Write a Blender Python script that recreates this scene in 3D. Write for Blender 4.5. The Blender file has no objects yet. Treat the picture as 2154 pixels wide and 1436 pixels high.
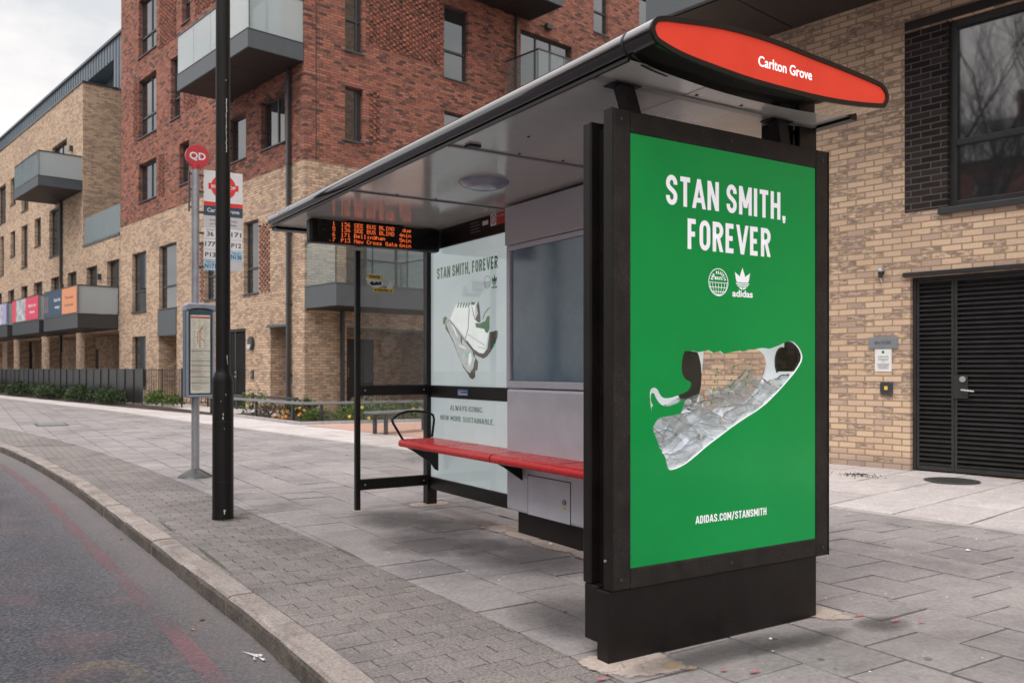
import bpy, bmesh, math, random
from mathutils import Vector, Matrix, geometry
random.seed(7)
R = math.radians
SC = bpy.context.scene
COL = SC.collection

# ------------------------------------------------------------------ camera
cam_d = bpy.data.cameras.new('camera')
cam = bpy.data.objects.new('camera', cam_d)
COL.objects.link(cam)
cam.location = (0, 0, 1.2)
cam.rotation_euler = (R(90), 0, R(-32.4))
cam_d.sensor_width = 36.0
cam_d.lens = 1800 / 2154 * 36
cam_d.shift_y = 58 / 2154
cam_d.clip_start = 0.05
cam_d.clip_end = 600
cam_d.dof.use_dof = True
cam_d.dof.focus_distance = 4.6
cam_d.dof.aperture_fstop = 4.5
SC.camera = cam
SC.render.resolution_x = 1024
SC.render.resolution_y = 682

# ------------------------------------------------------------------ world: overcast
W = bpy.data.worlds.new('World')
SC.world = W
W.use_nodes = True
nt = W.node_tree
nt.nodes.clear()
def wn(t, **k):
    n = nt.nodes.new(t)
    for a, b in k.items():
        setattr(n, a, b)
    return n
wo = wn('ShaderNodeOutputWorld')
sky = wn('ShaderNodeTexSky', sky_type='NISHITA', sun_disc=False)
sky.sun_elevation = R(52)
sky.sun_rotation = R(-70)
sky.altitude = 50
sky.air_density = 1.0
sky.dust_density = 4.0
bg1 = wn('ShaderNodeBackground')
bg1.inputs[1].default_value = 0.08
nt.links.new(sky.outputs[0], bg1.inputs[0])
tc = wn('ShaderNodeTexCoord')
mp = wn('ShaderNodeMapping')
mp.inputs['Scale'].default_value = (1.0, 1.0, 2.2)
nz = wn('ShaderNodeTexNoise')
nz.inputs['Scale'].default_value = 4.2
nz.inputs['Detail'].default_value = 7
nz.inputs['Roughness'].default_value = 0.55
nt.links.new(tc.outputs['Generated'], mp.inputs[0])
nt.links.new(mp.outputs[0], nz.inputs['Vector'])
rp = wn('ShaderNodeValToRGB')
rp.color_ramp.elements[0].position = 0.38
rp.color_ramp.elements[0].color = (0.46, 0.47, 0.48, 1)
rp.color_ramp.elements[1].position = 0.58
rp.color_ramp.elements[1].color = (0.655, 0.622, 0.605, 1)
nt.links.new(nz.outputs[0], rp.inputs[0])
sx = wn('ShaderNodeSeparateXYZ')
nt.links.new(tc.outputs['Generated'], sx.inputs[0])
mr = wn('ShaderNodeMapRange')
mr.inputs['From Min'].default_value = 0.36
mr.inputs['From Max'].default_value = 1.0
mr.inputs['To Min'].default_value = 1.0
mr.inputs['To Max'].default_value = 2.6
nt.links.new(sx.outputs[2], mr.inputs[0])
bg2 = wn('ShaderNodeBackground')
nt.links.new(rp.outputs[0], bg2.inputs[0])
nt.links.new(mr.outputs[0], bg2.inputs[1])
mx = wn('ShaderNodeMixShader')
mx.inputs[0].default_value = 0.9
nt.links.new(bg1.outputs[0], mx.inputs[1])
nt.links.new(bg2.outputs[0], mx.inputs[2])
nt.links.new(mx.outputs[0], wo.inputs[0])

# ------------------------------------------------------------------ sun through cloud
sl = bpy.data.lights.new('sun', 'SUN')
sl.energy = 0.9
sl.angle = R(25)
sl.color = (1.0, 0.95, 0.9)
sun = bpy.data.objects.new('sun', sl)
COL.objects.link(sun)
sun.location = (-20, -4, 30)
sun.rotation_euler = Vector((0.62, 0.30, -0.95)).to_track_quat('-Z', 'Y').to_euler()

# ------------------------------------------------------------------ exposure
SC.view_settings.view_transform = 'Standard'
SC.view_settings.look = 'None'
SC.view_settings.exposure = 0.80
SC.view_settings.gamma = 1.0
SC.view_settings.use_curve_mapping = False
SC.cycles.use_denoising = True
SC.cycles.max_bounces = 10
SC.cycles.transparent_max_bounces = 24

# ================================================================== materials
MATS = {}
def new_mat(name):
    m = bpy.data.materials.new(name)
    m.use_nodes = True
    b = m.node_tree.nodes['Principled BSDF']
    MATS[name] = m
    return m, m.node_tree, b
def setp(b, col=None, rough=None, metal=None, spec=None, emit=None, es=None, coat=None):
    I = b.inputs
    if col is not None: I['Base Color'].default_value = (*col, 1)
    if rough is not None: I['Roughness'].default_value = rough
    if metal is not None: I['Metallic'].default_value = metal
    if spec is not None: I['Specular IOR Level'].default_value = spec
    if coat is not None: I['Coat Weight'].default_value = coat
    if emit is not None:
        I['Emission Color'].default_value = (*emit, 1)
        I['Emission Strength'].default_value = es
def N(t, ty, **k):
    n = t.nodes.new(ty)
    for a, b in k.items():
        if a.startswith('i_'):
            n.inputs[a[2:].replace('_', ' ')].default_value = b
        else:
            setattr(n, a, b)
    return n
def ramp(t, stops):
    n = t.nodes.new('ShaderNodeValToRGB')
    e = n.color_ramp.elements
    while len(e) < len(stops): e.new(0.5)
    for i, (p, c) in enumerate(stops):
        e[i].position = p
        e[i].color = (*c, 1) if len(c) == 3 else c
    return n
def mixc(t, a, b, fac, mode='MIX'):
    n = t.nodes.new('ShaderNodeMix')
    n.data_type = 'RGBA'
    n.blend_type = mode
    for v, i in ((fac, 0), (a, 6), (b, 7)):
        if hasattr(v, 'links') or hasattr(v, 'is_linked'):
            t.links.new(v, n.inputs[i])
        elif i == 0:
            n.inputs[0].default_value = v
        else:
            n.inputs[i].default_value = (*v, 1)
    return n.outputs[2]
def bump(t, b, h, strength, dist=0.01):
    n = t.nodes.new('ShaderNodeBump')
    n.inputs['Strength'].default_value = strength
    n.inputs['Distance'].default_value = dist
    t.links.new(h, n.inputs['Height'])
    t.links.new(n.outputs[0], b.inputs['Normal'])
    return n
def plain(name, col, rough=0.5, metal=0.0, spec=0.5, var=0.12, vscale=6.0, bmp=0.0, rvar=0.1, emit=None, es=0, coat=None, grit=0.0):
    """principled with faint wear noise in colour and roughness"""
    m, t, b = new_mat(name)
    setp(b, col, rough, metal, spec, emit, es, coat)
    c = N(t, 'ShaderNodeTexCoord')
    n = N(t, 'ShaderNodeTexNoise', i_Scale=vscale, i_Detail=6.0, i_Roughness=0.65)
    t.links.new(c.outputs['Object'], n.inputs['Vector'])
    lo = tuple(x * (1 - var) for x in col)
    hi = tuple(min(1, x * (1 + var)) for x in col)
    r = ramp(t, [(0.3, lo), (0.7, hi)])
    t.links.new(n.outputs[0], r.inputs[0])
    t.links.new(r.outputs[0], b.inputs['Base Color'])
    mrn = N(t, 'ShaderNodeMapRange')
    mrn.inputs['To Min'].default_value = max(0.02, rough - rvar)
    mrn.inputs['To Max'].default_value = min(1, rough + rvar)
    t.links.new(n.outputs[0], mrn.inputs[0])
    t.links.new(mrn.outputs[0], b.inputs['Roughness'])
    if emit:
        r9 = ramp(t, [(0.3, tuple(x * (1 - 1.6 * var) for x in emit)), (0.7, tuple(min(1, x * (1 + 1.2 * var)) for x in emit))])
        t.links.new(n.outputs[0], r9.inputs[0]); t.links.new(r9.outputs[0], b.inputs['Emission Color'])
    if grit:
        n7 = N(t, 'ShaderNodeTexNoise', i_Scale=150.0, i_Detail=5.0, i_Roughness=0.8)
        t.links.new(c.outputs['Object'], n7.inputs['Vector'])
        n8 = N(t, 'ShaderNodeTexNoise', i_Scale=3.2, i_Detail=7.0, i_Roughness=0.75, i_Distortion=1.2)
        t.links.new(c.outputs['Object'], n8.inputs['Vector'])
        q7 = ramp(t, [(0.5, (0, 0, 0)), (0.7, (1, 1, 1))]); t.links.new(n7.outputs[0], q7.inputs[0])
        q8 = ramp(t, [(0.42, (0, 0, 0)), (0.62, (1, 1, 1))]); t.links.new(n8.outputs[0], q8.inputs[0])
        m7 = N(t, 'ShaderNodeMath', operation='MULTIPLY'); t.links.new(q7.outputs[0], m7.inputs[0]); t.links.new(q8.outputs[0], m7.inputs[1])
        m8 = N(t, 'ShaderNodeMath', operation='MULTIPLY'); t.links.new(m7.outputs[0], m8.inputs[0]); m8.inputs[1].default_value = grit
        t.links.new(mixc(t, r.outputs[0], (0.17, 0.155, 0.145), m8.outputs[0]), b.inputs['Base Color'])
    if bmp:
        n2 = N(t, 'ShaderNodeTexNoise', i_Scale=vscale * 12, i_Detail=4.0)
        t.links.new(c.outputs['Object'], n2.inputs['Vector'])
        bump(t, b, n2.outputs[0], bmp, 0.004)
    return m

def brick_mat(name, pal, mortar, dark, dark_amt=0.5, msize=0.009, flat=False):
    m, t, b = new_mat(name)
    uv = N(t, 'ShaderNodeUVMap')
    bt = N(t, 'ShaderNodeTexBrick', offset=0.5, offset_frequency=2, squash=1.0)
    bt.inputs['Color1'].default_value = (0, 0, 0, 1)
    bt.inputs['Color2'].default_value = (1, 1, 1, 1)
    bt.inputs['Mortar'].default_value = (0.5, 0.5, 0.5, 1)
    bt.inputs['Scale'].default_value = 1.0
    bt.inputs['Mortar Size'].default_value = msize
    bt.inputs['Mortar Smooth'].default_value = 0.25
    bt.inputs['Bias'].default_value = 0.0
    bt.inputs['Brick Width'].default_value = 0.225
    bt.inputs['Row Height'].default_value = 0.075
    # gentle waviness of the courses
    nw = N(t, 'ShaderNodeTexNoise', i_Scale=9.0, i_Detail=2.0)
    t.links.new(uv.outputs[0], nw.inputs['Vector'])
    vm = N(t, 'ShaderNodeVectorMath', operation='MULTIPLY_ADD')
    t.links.new(nw.outputs['Color'], vm.inputs[0])
    vm.inputs[1].default_value = (0.008, 0.008, 0)
    t.links.new(uv.outputs[0], vm.inputs[2])
    t.links.new(vm.outputs[0], bt.inputs['Vector'])
    r = ramp(t, pal)
    t.links.new(bt.outputs['Color'], r.inputs[0])
    # dark smears inside some bricks
    mp_ = N(t, 'ShaderNodeMapping')
    mp_.inputs['Scale'].default_value = (9, 26, 1)
    t.links.new(uv.outputs[0], mp_.inputs[0])
    n1 = N(t, 'ShaderNodeTexNoise', i_Scale=1.0, i_Detail=5.0, i_Roughness=0.7)
    t.links.new(mp_.outputs[0], n1.inputs['Vector'])
    r1 = ramp(t, [(0.42, (0, 0, 0)), (0.56, (1, 1, 1))])
    t.links.new(n1.outputs[0], r1.inputs[0])
    wh = N(t, 'ShaderNodeTexNoise', i_Scale=0.9, i_Detail=3.0)
    t.links.new(uv.outputs[0], wh.inputs['Vector'])
    # which bricks carry smears: use the per-brick value again, folded
    ma = N(t, 'ShaderNodeMath', operation='MULTIPLY')
    t.links.new(bt.outputs['Color'], ma.inputs[0])
    ma.inputs[1].default_value = 7.31
    fr = N(t, 'ShaderNodeMath', operation='FRACT')
    t.links.new(ma.outputs[0], fr.inputs[0])
    ad = N(t, 'ShaderNodeMath', operation='ADD')
    t.links.new(fr.outputs[0], ad.inputs[0])
    t.links.new(wh.outputs[0], ad.inputs[1])
    gt = ramp(t, [(1.06 / 2, (0, 0, 0)), (1.14 / 2, (1, 1, 1))])
    hf = N(t, 'ShaderNodeMath', operation='MULTIPLY')
    t.links.new(ad.outputs[0], hf.inputs[0])
    hf.inputs[1].default_value = 0.5
    t.links.new(hf.outputs[0], gt.inputs[0])
    mu = N(t, 'ShaderNodeMath', operation='MULTIPLY')
    t.links.new(gt.outputs[0], mu.inputs[0])
    t.links.new(r1.outputs[0], mu.inputs[1])
    mu2 = N(t, 'ShaderNodeMath', operation='MULTIPLY')
    t.links.new(mu.outputs[0], mu2.inputs[0])
    mu2.inputs[1].default_value = dark_amt
    c1 = mixc(t, r.outputs[0], dark, mu2.outputs[0])
    # fine grain and large weathering
    n3 = N(t, 'ShaderNodeTexNoise', i_Scale=60.0, i_Detail=4.0, i_Roughness=0.7)
    t.links.new(uv.outputs[0], n3.inputs['Vector'])
    g = ramp(t, [(0.25, (0.78, 0.78, 0.78)), (0.75, (1.16, 1.16, 1.16))])
    t.links.new(n3.outputs[0], g.inputs[0])
    c2 = mixc(t, c1, g.outputs[0], 1.0, 'MULTIPLY')
    n4 = N(t, 'ShaderNodeTexNoise', i_Scale=0.5, i_Detail=5.0, i_Roughness=0.6)
    t.links.new(uv.outputs[0], n4.inputs['Vector'])
    g4 = ramp(t, [(0.3, (0.86, 0.85, 0.86)), (0.7, (1.08, 1.08, 1.07))])
    t.links.new(n4.outputs[0], g4.inputs[0])
    c3 = mixc(t, c2, g4.outputs[0], 1.0, 'MULTIPLY')
    c4 = mixc(t, c3, mortar, bt.outputs['Fac'])
    # grey splash dirt on the lowest courses
    sv = N(t, 'ShaderNodeSeparateXYZ'); t.links.new(uv.outputs[0], sv.inputs[0])
    sd = ramp(t, [(0.0, (0.75, 0.75, 0.75)), (0.10, (0.65, 0.65, 0.65)), (0.20, (0, 0, 0))])
    t.links.new(sv.outputs[1], sd.inputs[0])
    ml = N(t, 'ShaderNodeMath', operation='MULTIPLY'); t.links.new(sd.outputs[0], ml.inputs[0]); t.links.new(n3.outputs[0], ml.inputs[1])
    if 'buff' in name: c4 = mixc(t, c4, (0.20, 0.175, 0.165), ml.outputs[0])
    t.links.new(c4, b.inputs['Base Color'])
    setp(b, rough=0.9, spec=0.2)
    inv = N(t, 'ShaderNodeMath', operation='SUBTRACT')
    inv.inputs[0].default_value = 1.0
    t.links.new(bt.outputs['Fac'], inv.inputs[1])
    hh = N(t, 'ShaderNodeMath', operation='MULTIPLY_ADD')
    t.links.new(n3.outputs[0], hh.inputs[0])
    hh.inputs[1].default_value = 0.35
    t.links.new(inv.outputs[0], hh.inputs[2])
    bump(t, b, hh.outputs[0], 0.7, 0.008)
    return m

brick_mat('buff_brick', [(0.0, (0.46, 0.335, 0.28)), (0.1, (0.55, 0.395, 0.315)), (0.25, (0.625, 0.445, 0.325)), (0.5, (0.66, 0.475, 0.345)), (0.75, (0.71, 0.525, 0.38)), (1.0, (0.62, 0.45, 0.35))],
          (0.33, 0.245, 0.135), (0.17, 0.13, 0.128), 0.78, msize=0.0085)
brick_mat('red_brick', [(0.0, (0.085, 0.06, 0.058)), (0.09, (0.14, 0.085, 0.075)), (0.15, (0.33, 0.14, 0.105)), (0.5, (0.41, 0.158, 0.112)), (0.8, (0.49, 0.205, 0.142)), (1.0, (0.37, 0.17, 0.13))],
          (0.155, 0.092, 0.072), (0.08, 0.055, 0.052), 0.8, msize=0.0095)
brick_mat('dark_brick', [(0.0, (0.018, 0.015, 0.015)), (0.5, (0.028, 0.022, 0.021)), (1.0, (0.045, 0.036, 0.034))],
          (0.10, 0.085, 0.08), (0.02, 0.017, 0.017), 0.5)

def island_mat(name, stops, rough, grain=40.0, gum=0.0, big=0.8, bmp=0.35, spec=0.3, stain=0.35, contrast=1.0):
    """paving units: one tone per unit, grain, stains, gum spots"""
    m, t, b = new_mat(name)
    ge = N(t, 'ShaderNodeNewGeometry')
    r = ramp(t, stops)
    t.links.new(ge.outputs['Random Per Island'], r.inputs[0])
    c = N(t, 'ShaderNodeTexCoord')
    n1 = N(t, 'ShaderNodeTexNoise', i_Scale=grain, i_Detail=6.0, i_Roughness=0.75)
    t.links.new(c.outputs['Object'], n1.inputs['Vector'])
    k_ = contrast
    g1 = ramp(t, [(0.27, (1 - .32 * k_, 1 - .33 * k_, 1 - .33 * k_)), (0.5, (1, 1, 1)), (0.75, (1 + .3 * k_, 1 + .29 * k_, 1 + .28 * k_))])
    t.links.new(n1.outputs[0], g1.inputs[0])
    cc = mixc(t, r.outputs[0], g1.outputs[0], 1.0, 'MULTIPLY')
    n2 = N(t, 'ShaderNodeTexNoise', i_Scale=big, i_Detail=6.0, i_Roughness=0.7, i_Distortion=0.6)
    t.links.new(c.outputs['Object'], n2.inputs['Vector'])
    g2 = ramp(t, [(0.3, (1 - stain, 1 - stain, 1 - stain * 0.95)), (0.52, (1, 1, 1)), (0.75, (1.1, 1.08, 1.07))])
    t.links.new(n2.outputs[0], g2.inputs[0])
    cc = mixc(t, cc, g2.outputs[0], 1.0, 'MULTIPLY')
    n5 = N(t, 'ShaderNodeTexNoise', i_Scale=5.5, i_Detail=5.0, i_Roughness=0.7)
    t.links.new(c.outputs['Object'], n5.inputs['Vector'])
    g5 = ramp(t, [(0.3, (0.86, 0.86, 0.87)), (0.7, (1.1, 1.09, 1.08))])
    t.links.new(n5.outputs[0], g5.inputs[0])
    cc = mixc(t, cc, g5.outputs[0], 1.0, 'MULTIPLY')
    if gum:
        vo = N(t, 'ShaderNodeTexVoronoi', i_Scale=4.6, i_Randomness=1.0)
        t.links.new(c.outputs['Object'], vo.inputs['Vector'])
        gm = ramp(t, [(0.06, (1, 1, 1)), (0.085, (0, 0, 0))])
        t.links.new(vo.outputs['Distance'], gm.inputs[0])
        sp = N(t, 'ShaderNodeSeparateColor')
        t.links.new(vo.outputs['Color'], sp.inputs[0])
        th = N(t, 'ShaderNodeMath', operation='GREATER_THAN')
        t.links.new(sp.outputs[0], th.inputs[0])
        th.inputs[1].default_value = 0.4
        mm = N(t, 'ShaderNodeMath', operation='MULTIPLY')
        t.links.new(gm.outputs[0], mm.inputs[0])
        t.links.new(th.outputs[0], mm.inputs[1])
        m3 = N(t, 'ShaderNodeMath', operation='MULTIPLY')
        t.links.new(mm.outputs[0], m3.inputs[0])
        m3.inputs[1].default_value = gum
        cc = mixc(t, cc, (0.07, 0.066, 0.07), m3.outputs[0])
    t.links.new(cc, b.inputs['Base Color'])
    setp(b, rough=rough, spec=spec)
    bump(t, b, n1.outputs[0], bmp, 0.004)
    return m
island_mat('slab_stone', [(0, (0.270, 0.253, 0.256)), (0.3, (0.300, 0.281, 0.283)), (0.6, (0.320, 0.299, 0.300)), (0.85, (0.288, 0.272, 0.275)), (1, (0.345, 0.322, 0.319))], 0.75, 38, gum=0.75)
island_mat('paver_stone', [(0, (0.21, 0.193, 0.186)), (0.5, (0.228, 0.209, 0.203)), (1, (0.243, 0.223, 0.215))], 0.9, 75, gum=0.25, bmp=1.2, contrast=2.3)
island_mat('pale_stone', [(0, (0.50, 0.46, 0.455)), (0.5, (0.56, 0.52, 0.515)), (1, (0.60, 0.56, 0.55))], 0.8, 30, gum=0.12, stain=0.14, bmp=0.2)
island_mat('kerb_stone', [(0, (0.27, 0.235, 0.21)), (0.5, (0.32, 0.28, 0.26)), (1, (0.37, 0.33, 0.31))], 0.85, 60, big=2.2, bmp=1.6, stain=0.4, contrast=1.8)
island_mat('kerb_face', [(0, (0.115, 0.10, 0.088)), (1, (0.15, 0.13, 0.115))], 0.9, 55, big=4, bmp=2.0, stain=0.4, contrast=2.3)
plain('joint_dirt', (0.03, 0.028, 0.025), 0.95, var=0.4, vscale=5)
plain('edging_stone', (0.40, 0.37, 0.355), 0.85, var=0.2, bmp=0.3)
plain('concrete_patch', (0.52, 0.44, 0.39), 0.9, var=0.3, vscale=9, bmp=0.5)
plain('pink_tarmac', (0.50, 0.30, 0.24), 0.9, var=0.15, vscale=20)
plain('soil', (0.045, 0.032, 0.025), 1.0, var=0.5, vscale=18, bmp=1.0)
plain('far_ground', (0.16, 0.15, 0.145), 1.0, var=0.2, vscale=0.2)

def asphalt():
    m, t, b = new_mat('asphalt')
    c = N(t, 'ShaderNodeTexCoord')
    n1 = N(t, 'ShaderNodeTexNoise', i_Scale=48.0, i_Detail=7.0, i_Roughness=0.9)
    t.links.new(c.outputs['Object'], n1.inputs['Vector'])
    v1 = N(t, 'ShaderNodeTexVoronoi', i_Scale=95.0)
    t.links.new(c.outputs['Object'], v1.inputs['Vector'])
    base = ramp(t, [(0.34, (0.020, 0.022, 0.029)), (0.5, (0.078, 0.081, 0.095)), (0.66, (0.27, 0.268, 0.282))])
    t.links.new(n1.outputs[0], base.inputs[0])
    # large tyre-polished patches
    mp_ = N(t, 'ShaderNodeMapping')
    mp_.inputs['Scale'].default_value = (0.9, 0.35, 1)
    t.links.new(c.outputs['Object'], mp_.inputs[0])
    n2 = N(t, 'ShaderNodeTexNoise', i_Scale=1.6, i_Detail=6.0, i_Roughness=0.65, i_Distortion=0.8)
    t.links.new(mp_.outputs[0], n2.inputs['Vector'])
    g2 = ramp(t, [(0.3, (0.68, 0.68, 0.72)), (0.55, (1, 1, 1.02)), (0.8, (1.25, 1.2, 1.2))])
    t.links.new(n2.outputs[0], g2.inputs[0])
    cc = mixc(t, base.outputs[0], g2.outputs[0], 1.0, 'MULTIPLY')
    # pale grit near the kerb: X coordinate of the road
    s = N(t, 'ShaderNodeSeparateXYZ')
    t.links.new(c.outputs['Object'], s.inputs[0])
    n4 = N(t, 'ShaderNodeTexNoise', i_Scale=2.5, i_Detail=5.0)
    t.links.new(c.outputs['Object'], n4.inputs['Vector'])
    # pinkish remains of coloured surfacing
    g4 = ramp(t, [(0.5, (0, 0, 0)), (0.72, (0.35, 0.35, 0.35))])
    t.links.new(n4.outputs[0], g4.inputs[0])
    cc = mixc(t, cc, (0.23, 0.13, 0.14), g4.outputs[0])
    # gutter grit attribute
    at = N(t, 'ShaderNodeAttribute', attribute_name='gutter')
    gf = N(t, 'ShaderNodeMath', operation='MULTIPLY')
    t.links.new(at.outputs['Fac'], gf.inputs[0])
    gr = ramp(t, [(0.3, (0.3, 0.3, 0.3)), (0.65, (1, 1, 1))])
    t.links.new(n1.outputs[0], gr.inputs[0])
    t.links.new(gr.outputs[0], gf.inputs[1])
    cc = mixc(t, cc, (0.235, 0.213, 0.208), gf.outputs[0])
    # white chippings
    w = ramp(t, [(0.02, (1, 1, 1)), (0.05, (0, 0, 0))])
    v2 = N(t, 'ShaderNodeTexVoronoi', i_Scale=11.0)
    t.links.new(c.outputs['Object'], v2.inputs['Vector'])
    t.links.new(v2.outputs['Distance'], w.inputs[0])
    cc = mixc(t, cc, (0.42, 0.41, 0.40), w.outputs[0])
    t.links.new(cc, b.inputs['Base Color'])
    setp(b, rough=0.8, spec=0.35)
    bump(t, b, n1.outputs[0], 1.0, 0.012)
asphalt()
def worn_paint(name, col, cover, dirt):
    m, t, b = new_mat(name)
    c = N(t, 'ShaderNodeTexCoord')
    n = N(t, 'ShaderNodeTexNoise', i_Scale=55.0, i_Detail=6.0, i_Roughness=0.8)
    t.links.new(c.outputs['Object'], n.inputs['Vector'])
    n2 = N(t, 'ShaderNodeTexNoise', i_Scale=1.3, i_Detail=4.0)
    t.links.new(c.outputs['Object'], n2.inputs['Vector'])
    ad = N(t, 'ShaderNodeMath', operation='ADD')
    t.links.new(n.outputs[0], ad.inputs[0])
    t.links.new(n2.outputs[0], ad.inputs[1])
    hf = N(t, 'ShaderNodeMath', operation='MULTIPLY')
    t.links.new(ad.outputs[0], hf.inputs[0]); hf.inputs[1].default_value = 0.5
    r = ramp(t, [(cover - 0.11, (0, 0, 0)), (cover + 0.11, (0.62, 0.62, 0.62))])
    t.links.new(hf.outputs[0], r.inputs[0])
    setp(b, col, 0.8, spec=0.3)
    v = ramp(t, [(0.3, tuple(x * 0.6 for x in col)), (0.7, col)])
    t.links.new(n.outputs[0], v.inputs[0])
    t.links.new(v.outputs[0], b.inputs['Base Color'])
    tr = N(t, 'ShaderNodeBsdfTransparent')
    ms = N(t, 'ShaderNodeMixShader')
    t.links.new(r.outputs[0], ms.inputs[0])
    t.links.new(tr.outputs[0], ms.inputs[1])
    t.links.new(b.outputs[0], ms.inputs[2])
    t.links.new(ms.outputs[0], t.nodes['Material Output'].inputs[0])
worn_paint('worn_red_paint', (0.33, 0.165, 0.19), 0.525, 0)
worn_paint('worn_yellow_paint', (0.42, 0.34, 0.20), 0.60, 0)

plain('black_paint', (0.0080, 0.0060, 0.0055), 0.4, var=0.25, vscale=7, rvar=0.12, spec=0.32, grit=0.16)
plain('dusty_black_paint', (0.0115, 0.0092, 0.0084), 0.6, var=0.75, vscale=11, rvar=0.15, spec=0.4, grit=0.45)
plain('roof_black', (0.010, 0.009, 0.009), 0.12, var=0.15, vscale=2, rvar=0.03, spec=0.8, coat=1.0)
plain('pole_black', (0.0065, 0.0055, 0.0052), 0.5, var=0.25, vscale=9, bmp=0.05, spec=0.3, grit=0.12)
plain('dark_frame', (0.042, 0.048, 0.053), 0.4, var=0.1)
plain('dark_louvre', (0.030, 0.029, 0.029), 0.33, var=0.2)
plain('slate_metal', (0.085, 0.098, 0.108), 0.45, var=0.1, vscale=2)
plain('charcoal_metal', (0.045, 0.047, 0.049), 0.32, var=0.1, vscale=2)
plain('zinc_cladding', (0.15, 0.185, 0.215), 0.45, var=0.12, vscale=1.5)
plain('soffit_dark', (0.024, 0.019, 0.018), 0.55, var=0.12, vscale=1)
plain('galvanised', (0.36, 0.37, 0.40), 0.42, metal=0.55, var=0.14, vscale=14)
plain('bright_steel', (0.75, 0.75, 0.75), 0.2, metal=0.9, var=0.05)
plain('grey_steel', (0.27, 0.29, 0.30), 0.4, metal=0.5, var=0.12)
plain('cabinet_grey', (0.60, 0.62, 0.69), 0.33, metal=0.18, var=0.10, vscale=4, rvar=0.1, spec=0.5)
plain('cabinet_top', (0.60, 0.59, 0.615), 0.5, metal=0.1, var=0.05, vscale=3)
plain('ceiling_grey', (0.54, 0.52, 0.50), 0.12, var=0.10, vscale=2.2, rvar=0.03, spec=0.45)
plain('ceiling_panel', (0.62, 0.61, 0.60), 0.25, var=0.08, vscale=3, spec=0.5)
plain('ceiling_trim', (0.26, 0.25, 0.245), 0.35, var=0.1, spec=0.5)
plain('lamp_dome', (0.36, 0.37, 0.46), 0.08, var=0.2, vscale=8, spec=0.6)
plain('seat_red', (0.52, 0.018, 0.020), 0.27, var=0.10, vscale=5, rvar=0.03, spec=0.35)
plain('stop_red', (0.52, 0.03, 0.045), 0.4, var=0.06)
plain('roundel_red', (0.75, 0.035, 0.03), 0.5, var=0.04)
plain('sign_white', (0.74, 0.74, 0.75), 0.45, var=0.05)
plain('sign_grey', (0.56, 0.56, 0.57), 0.45, var=0.05)
plain('sign_navy', (0.035, 0.062, 0.10), 0.45, var=0.05)
plain('sign_blue', (0.40, 0.60, 0.76), 0.45, var=0.05)
plain('ink_black', (0.02, 0.02, 0.025), 0.5, var=0.1)
plain('ink_pale', (0.38, 0.37, 0.34), 0.6, var=0.1)
plain('ink_grey', (0.15, 0.15, 0.16), 0.6, var=0.1)
plain('timetable_blue', (0.055, 0.095, 0.135), 0.35, var=0.12)
plain('timetable_silver', (0.30, 0.33, 0.39), 0.35, metal=0.3, var=0.1)
plain('paper_cream', (0.80, 0.78, 0.69), 0.7, var=0.1, vscale=14)
plain('scuff_grey', (0.10, 0.092, 0.088), 0.8, var=0.4, vscale=30)
plain('paper_grey', (0.55, 0.54, 0.53), 0.8, var=0.15)
plain('paper_white', (0.78, 0.77, 0.77), 0.7, var=0.06)
plain('sign_plate_grey', (0.27, 0.29, 0.31), 0.4, metal=0.3, var=0.08)
plain('yellow_print', (0.80, 0.55, 0.06), 0.5, var=0.06)
plain('blue_print', (0.03, 0.13, 0.42), 0.5, var=0.05)
plain('pale_blue_print', (0.45, 0.60, 0.85), 0.5, var=0.05)
plain('red_print', (0.60, 0.07, 0.06), 0.5, var=0.05)
plain('white_scrape', (0.62, 0.60, 0.58), 0.8, var=0.2, vscale=40)
plain('manhole_iron', (0.055, 0.056, 0.055), 0.6, var=0.25, vscale=30, bmp=0.8)
plain('bark', (0.055, 0.045, 0.038), 0.95, var=0.4, vscale=20, bmp=0.6)
plain('leaf_orange', (0.42, 0.17, 0.06), 0.8, var=0.3)
plain('leaf_brown', (0.22, 0.10, 0.05), 0.8, var=0.3)
plain('pink_spray', (0.46, 0.17, 0.20), 0.85, var=0.3, vscale=50)
plain('petal_yellow', (0.72, 0.50, 0.04), 0.6, var=0.12)
plain('petal_orange', (0.72, 0.29, 0.03), 0.6, var=0.15)
plain('petal_white', (0.75, 0.76, 0.8), 0.6, var=0.1)
plain('window_lining', (0.025, 0.024, 0.026), 0.8, var=0.3)
plain('curtain_white', (0.65, 0.65, 0.64), 0.9, var=0.08, vscale=4)
plain('door_wood', (0.032, 0.026, 0.024), 0.5, var=0.2)
plain('wall_lamp_glass', (0.55, 0.56, 0.60), 0.3, var=0.05)
# back-lit prints
plain('sign_red_lit', (0.58, 0.040, 0.022), 0.3, var=0.07, vscale=4, emit=(0.86, 0.058, 0.028), es=0.17, spec=0.4)
plain('sign_text_lit', (0.8, 0.8, 0.8), 0.3, var=0.02, emit=(1, 0.98, 0.98), es=0.5)
plain('poster_green', (0.001, 0.185, 0.040), 0.14, var=0.09, vscale=1.1, emit=(0.0, 0.23, 0.048), es=0.27, spec=0.3)
plain('poster_white', (0.70, 0.68, 0.72), 0.25, var=0.02, emit=(0.9, 0.88, 0.95), es=0.26)
plain('glass_green_dark', (0.002, 0.12, 0.025), 0.3, var=0.05, emit=(0.0, 0.2, 0.04), es=0.2)
plain('backposter_pale', (0.50, 0.55, 0.57), 0.2, var=0.05, vscale=1.5, emit=(0.62, 0.73, 0.76), es=0.26, spec=0.3)
plain('backposter_green', (0.01, 0.12, 0.03), 0.2, var=0.1, emit=(0.01, 0.14, 0.03), es=0.12)
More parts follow.
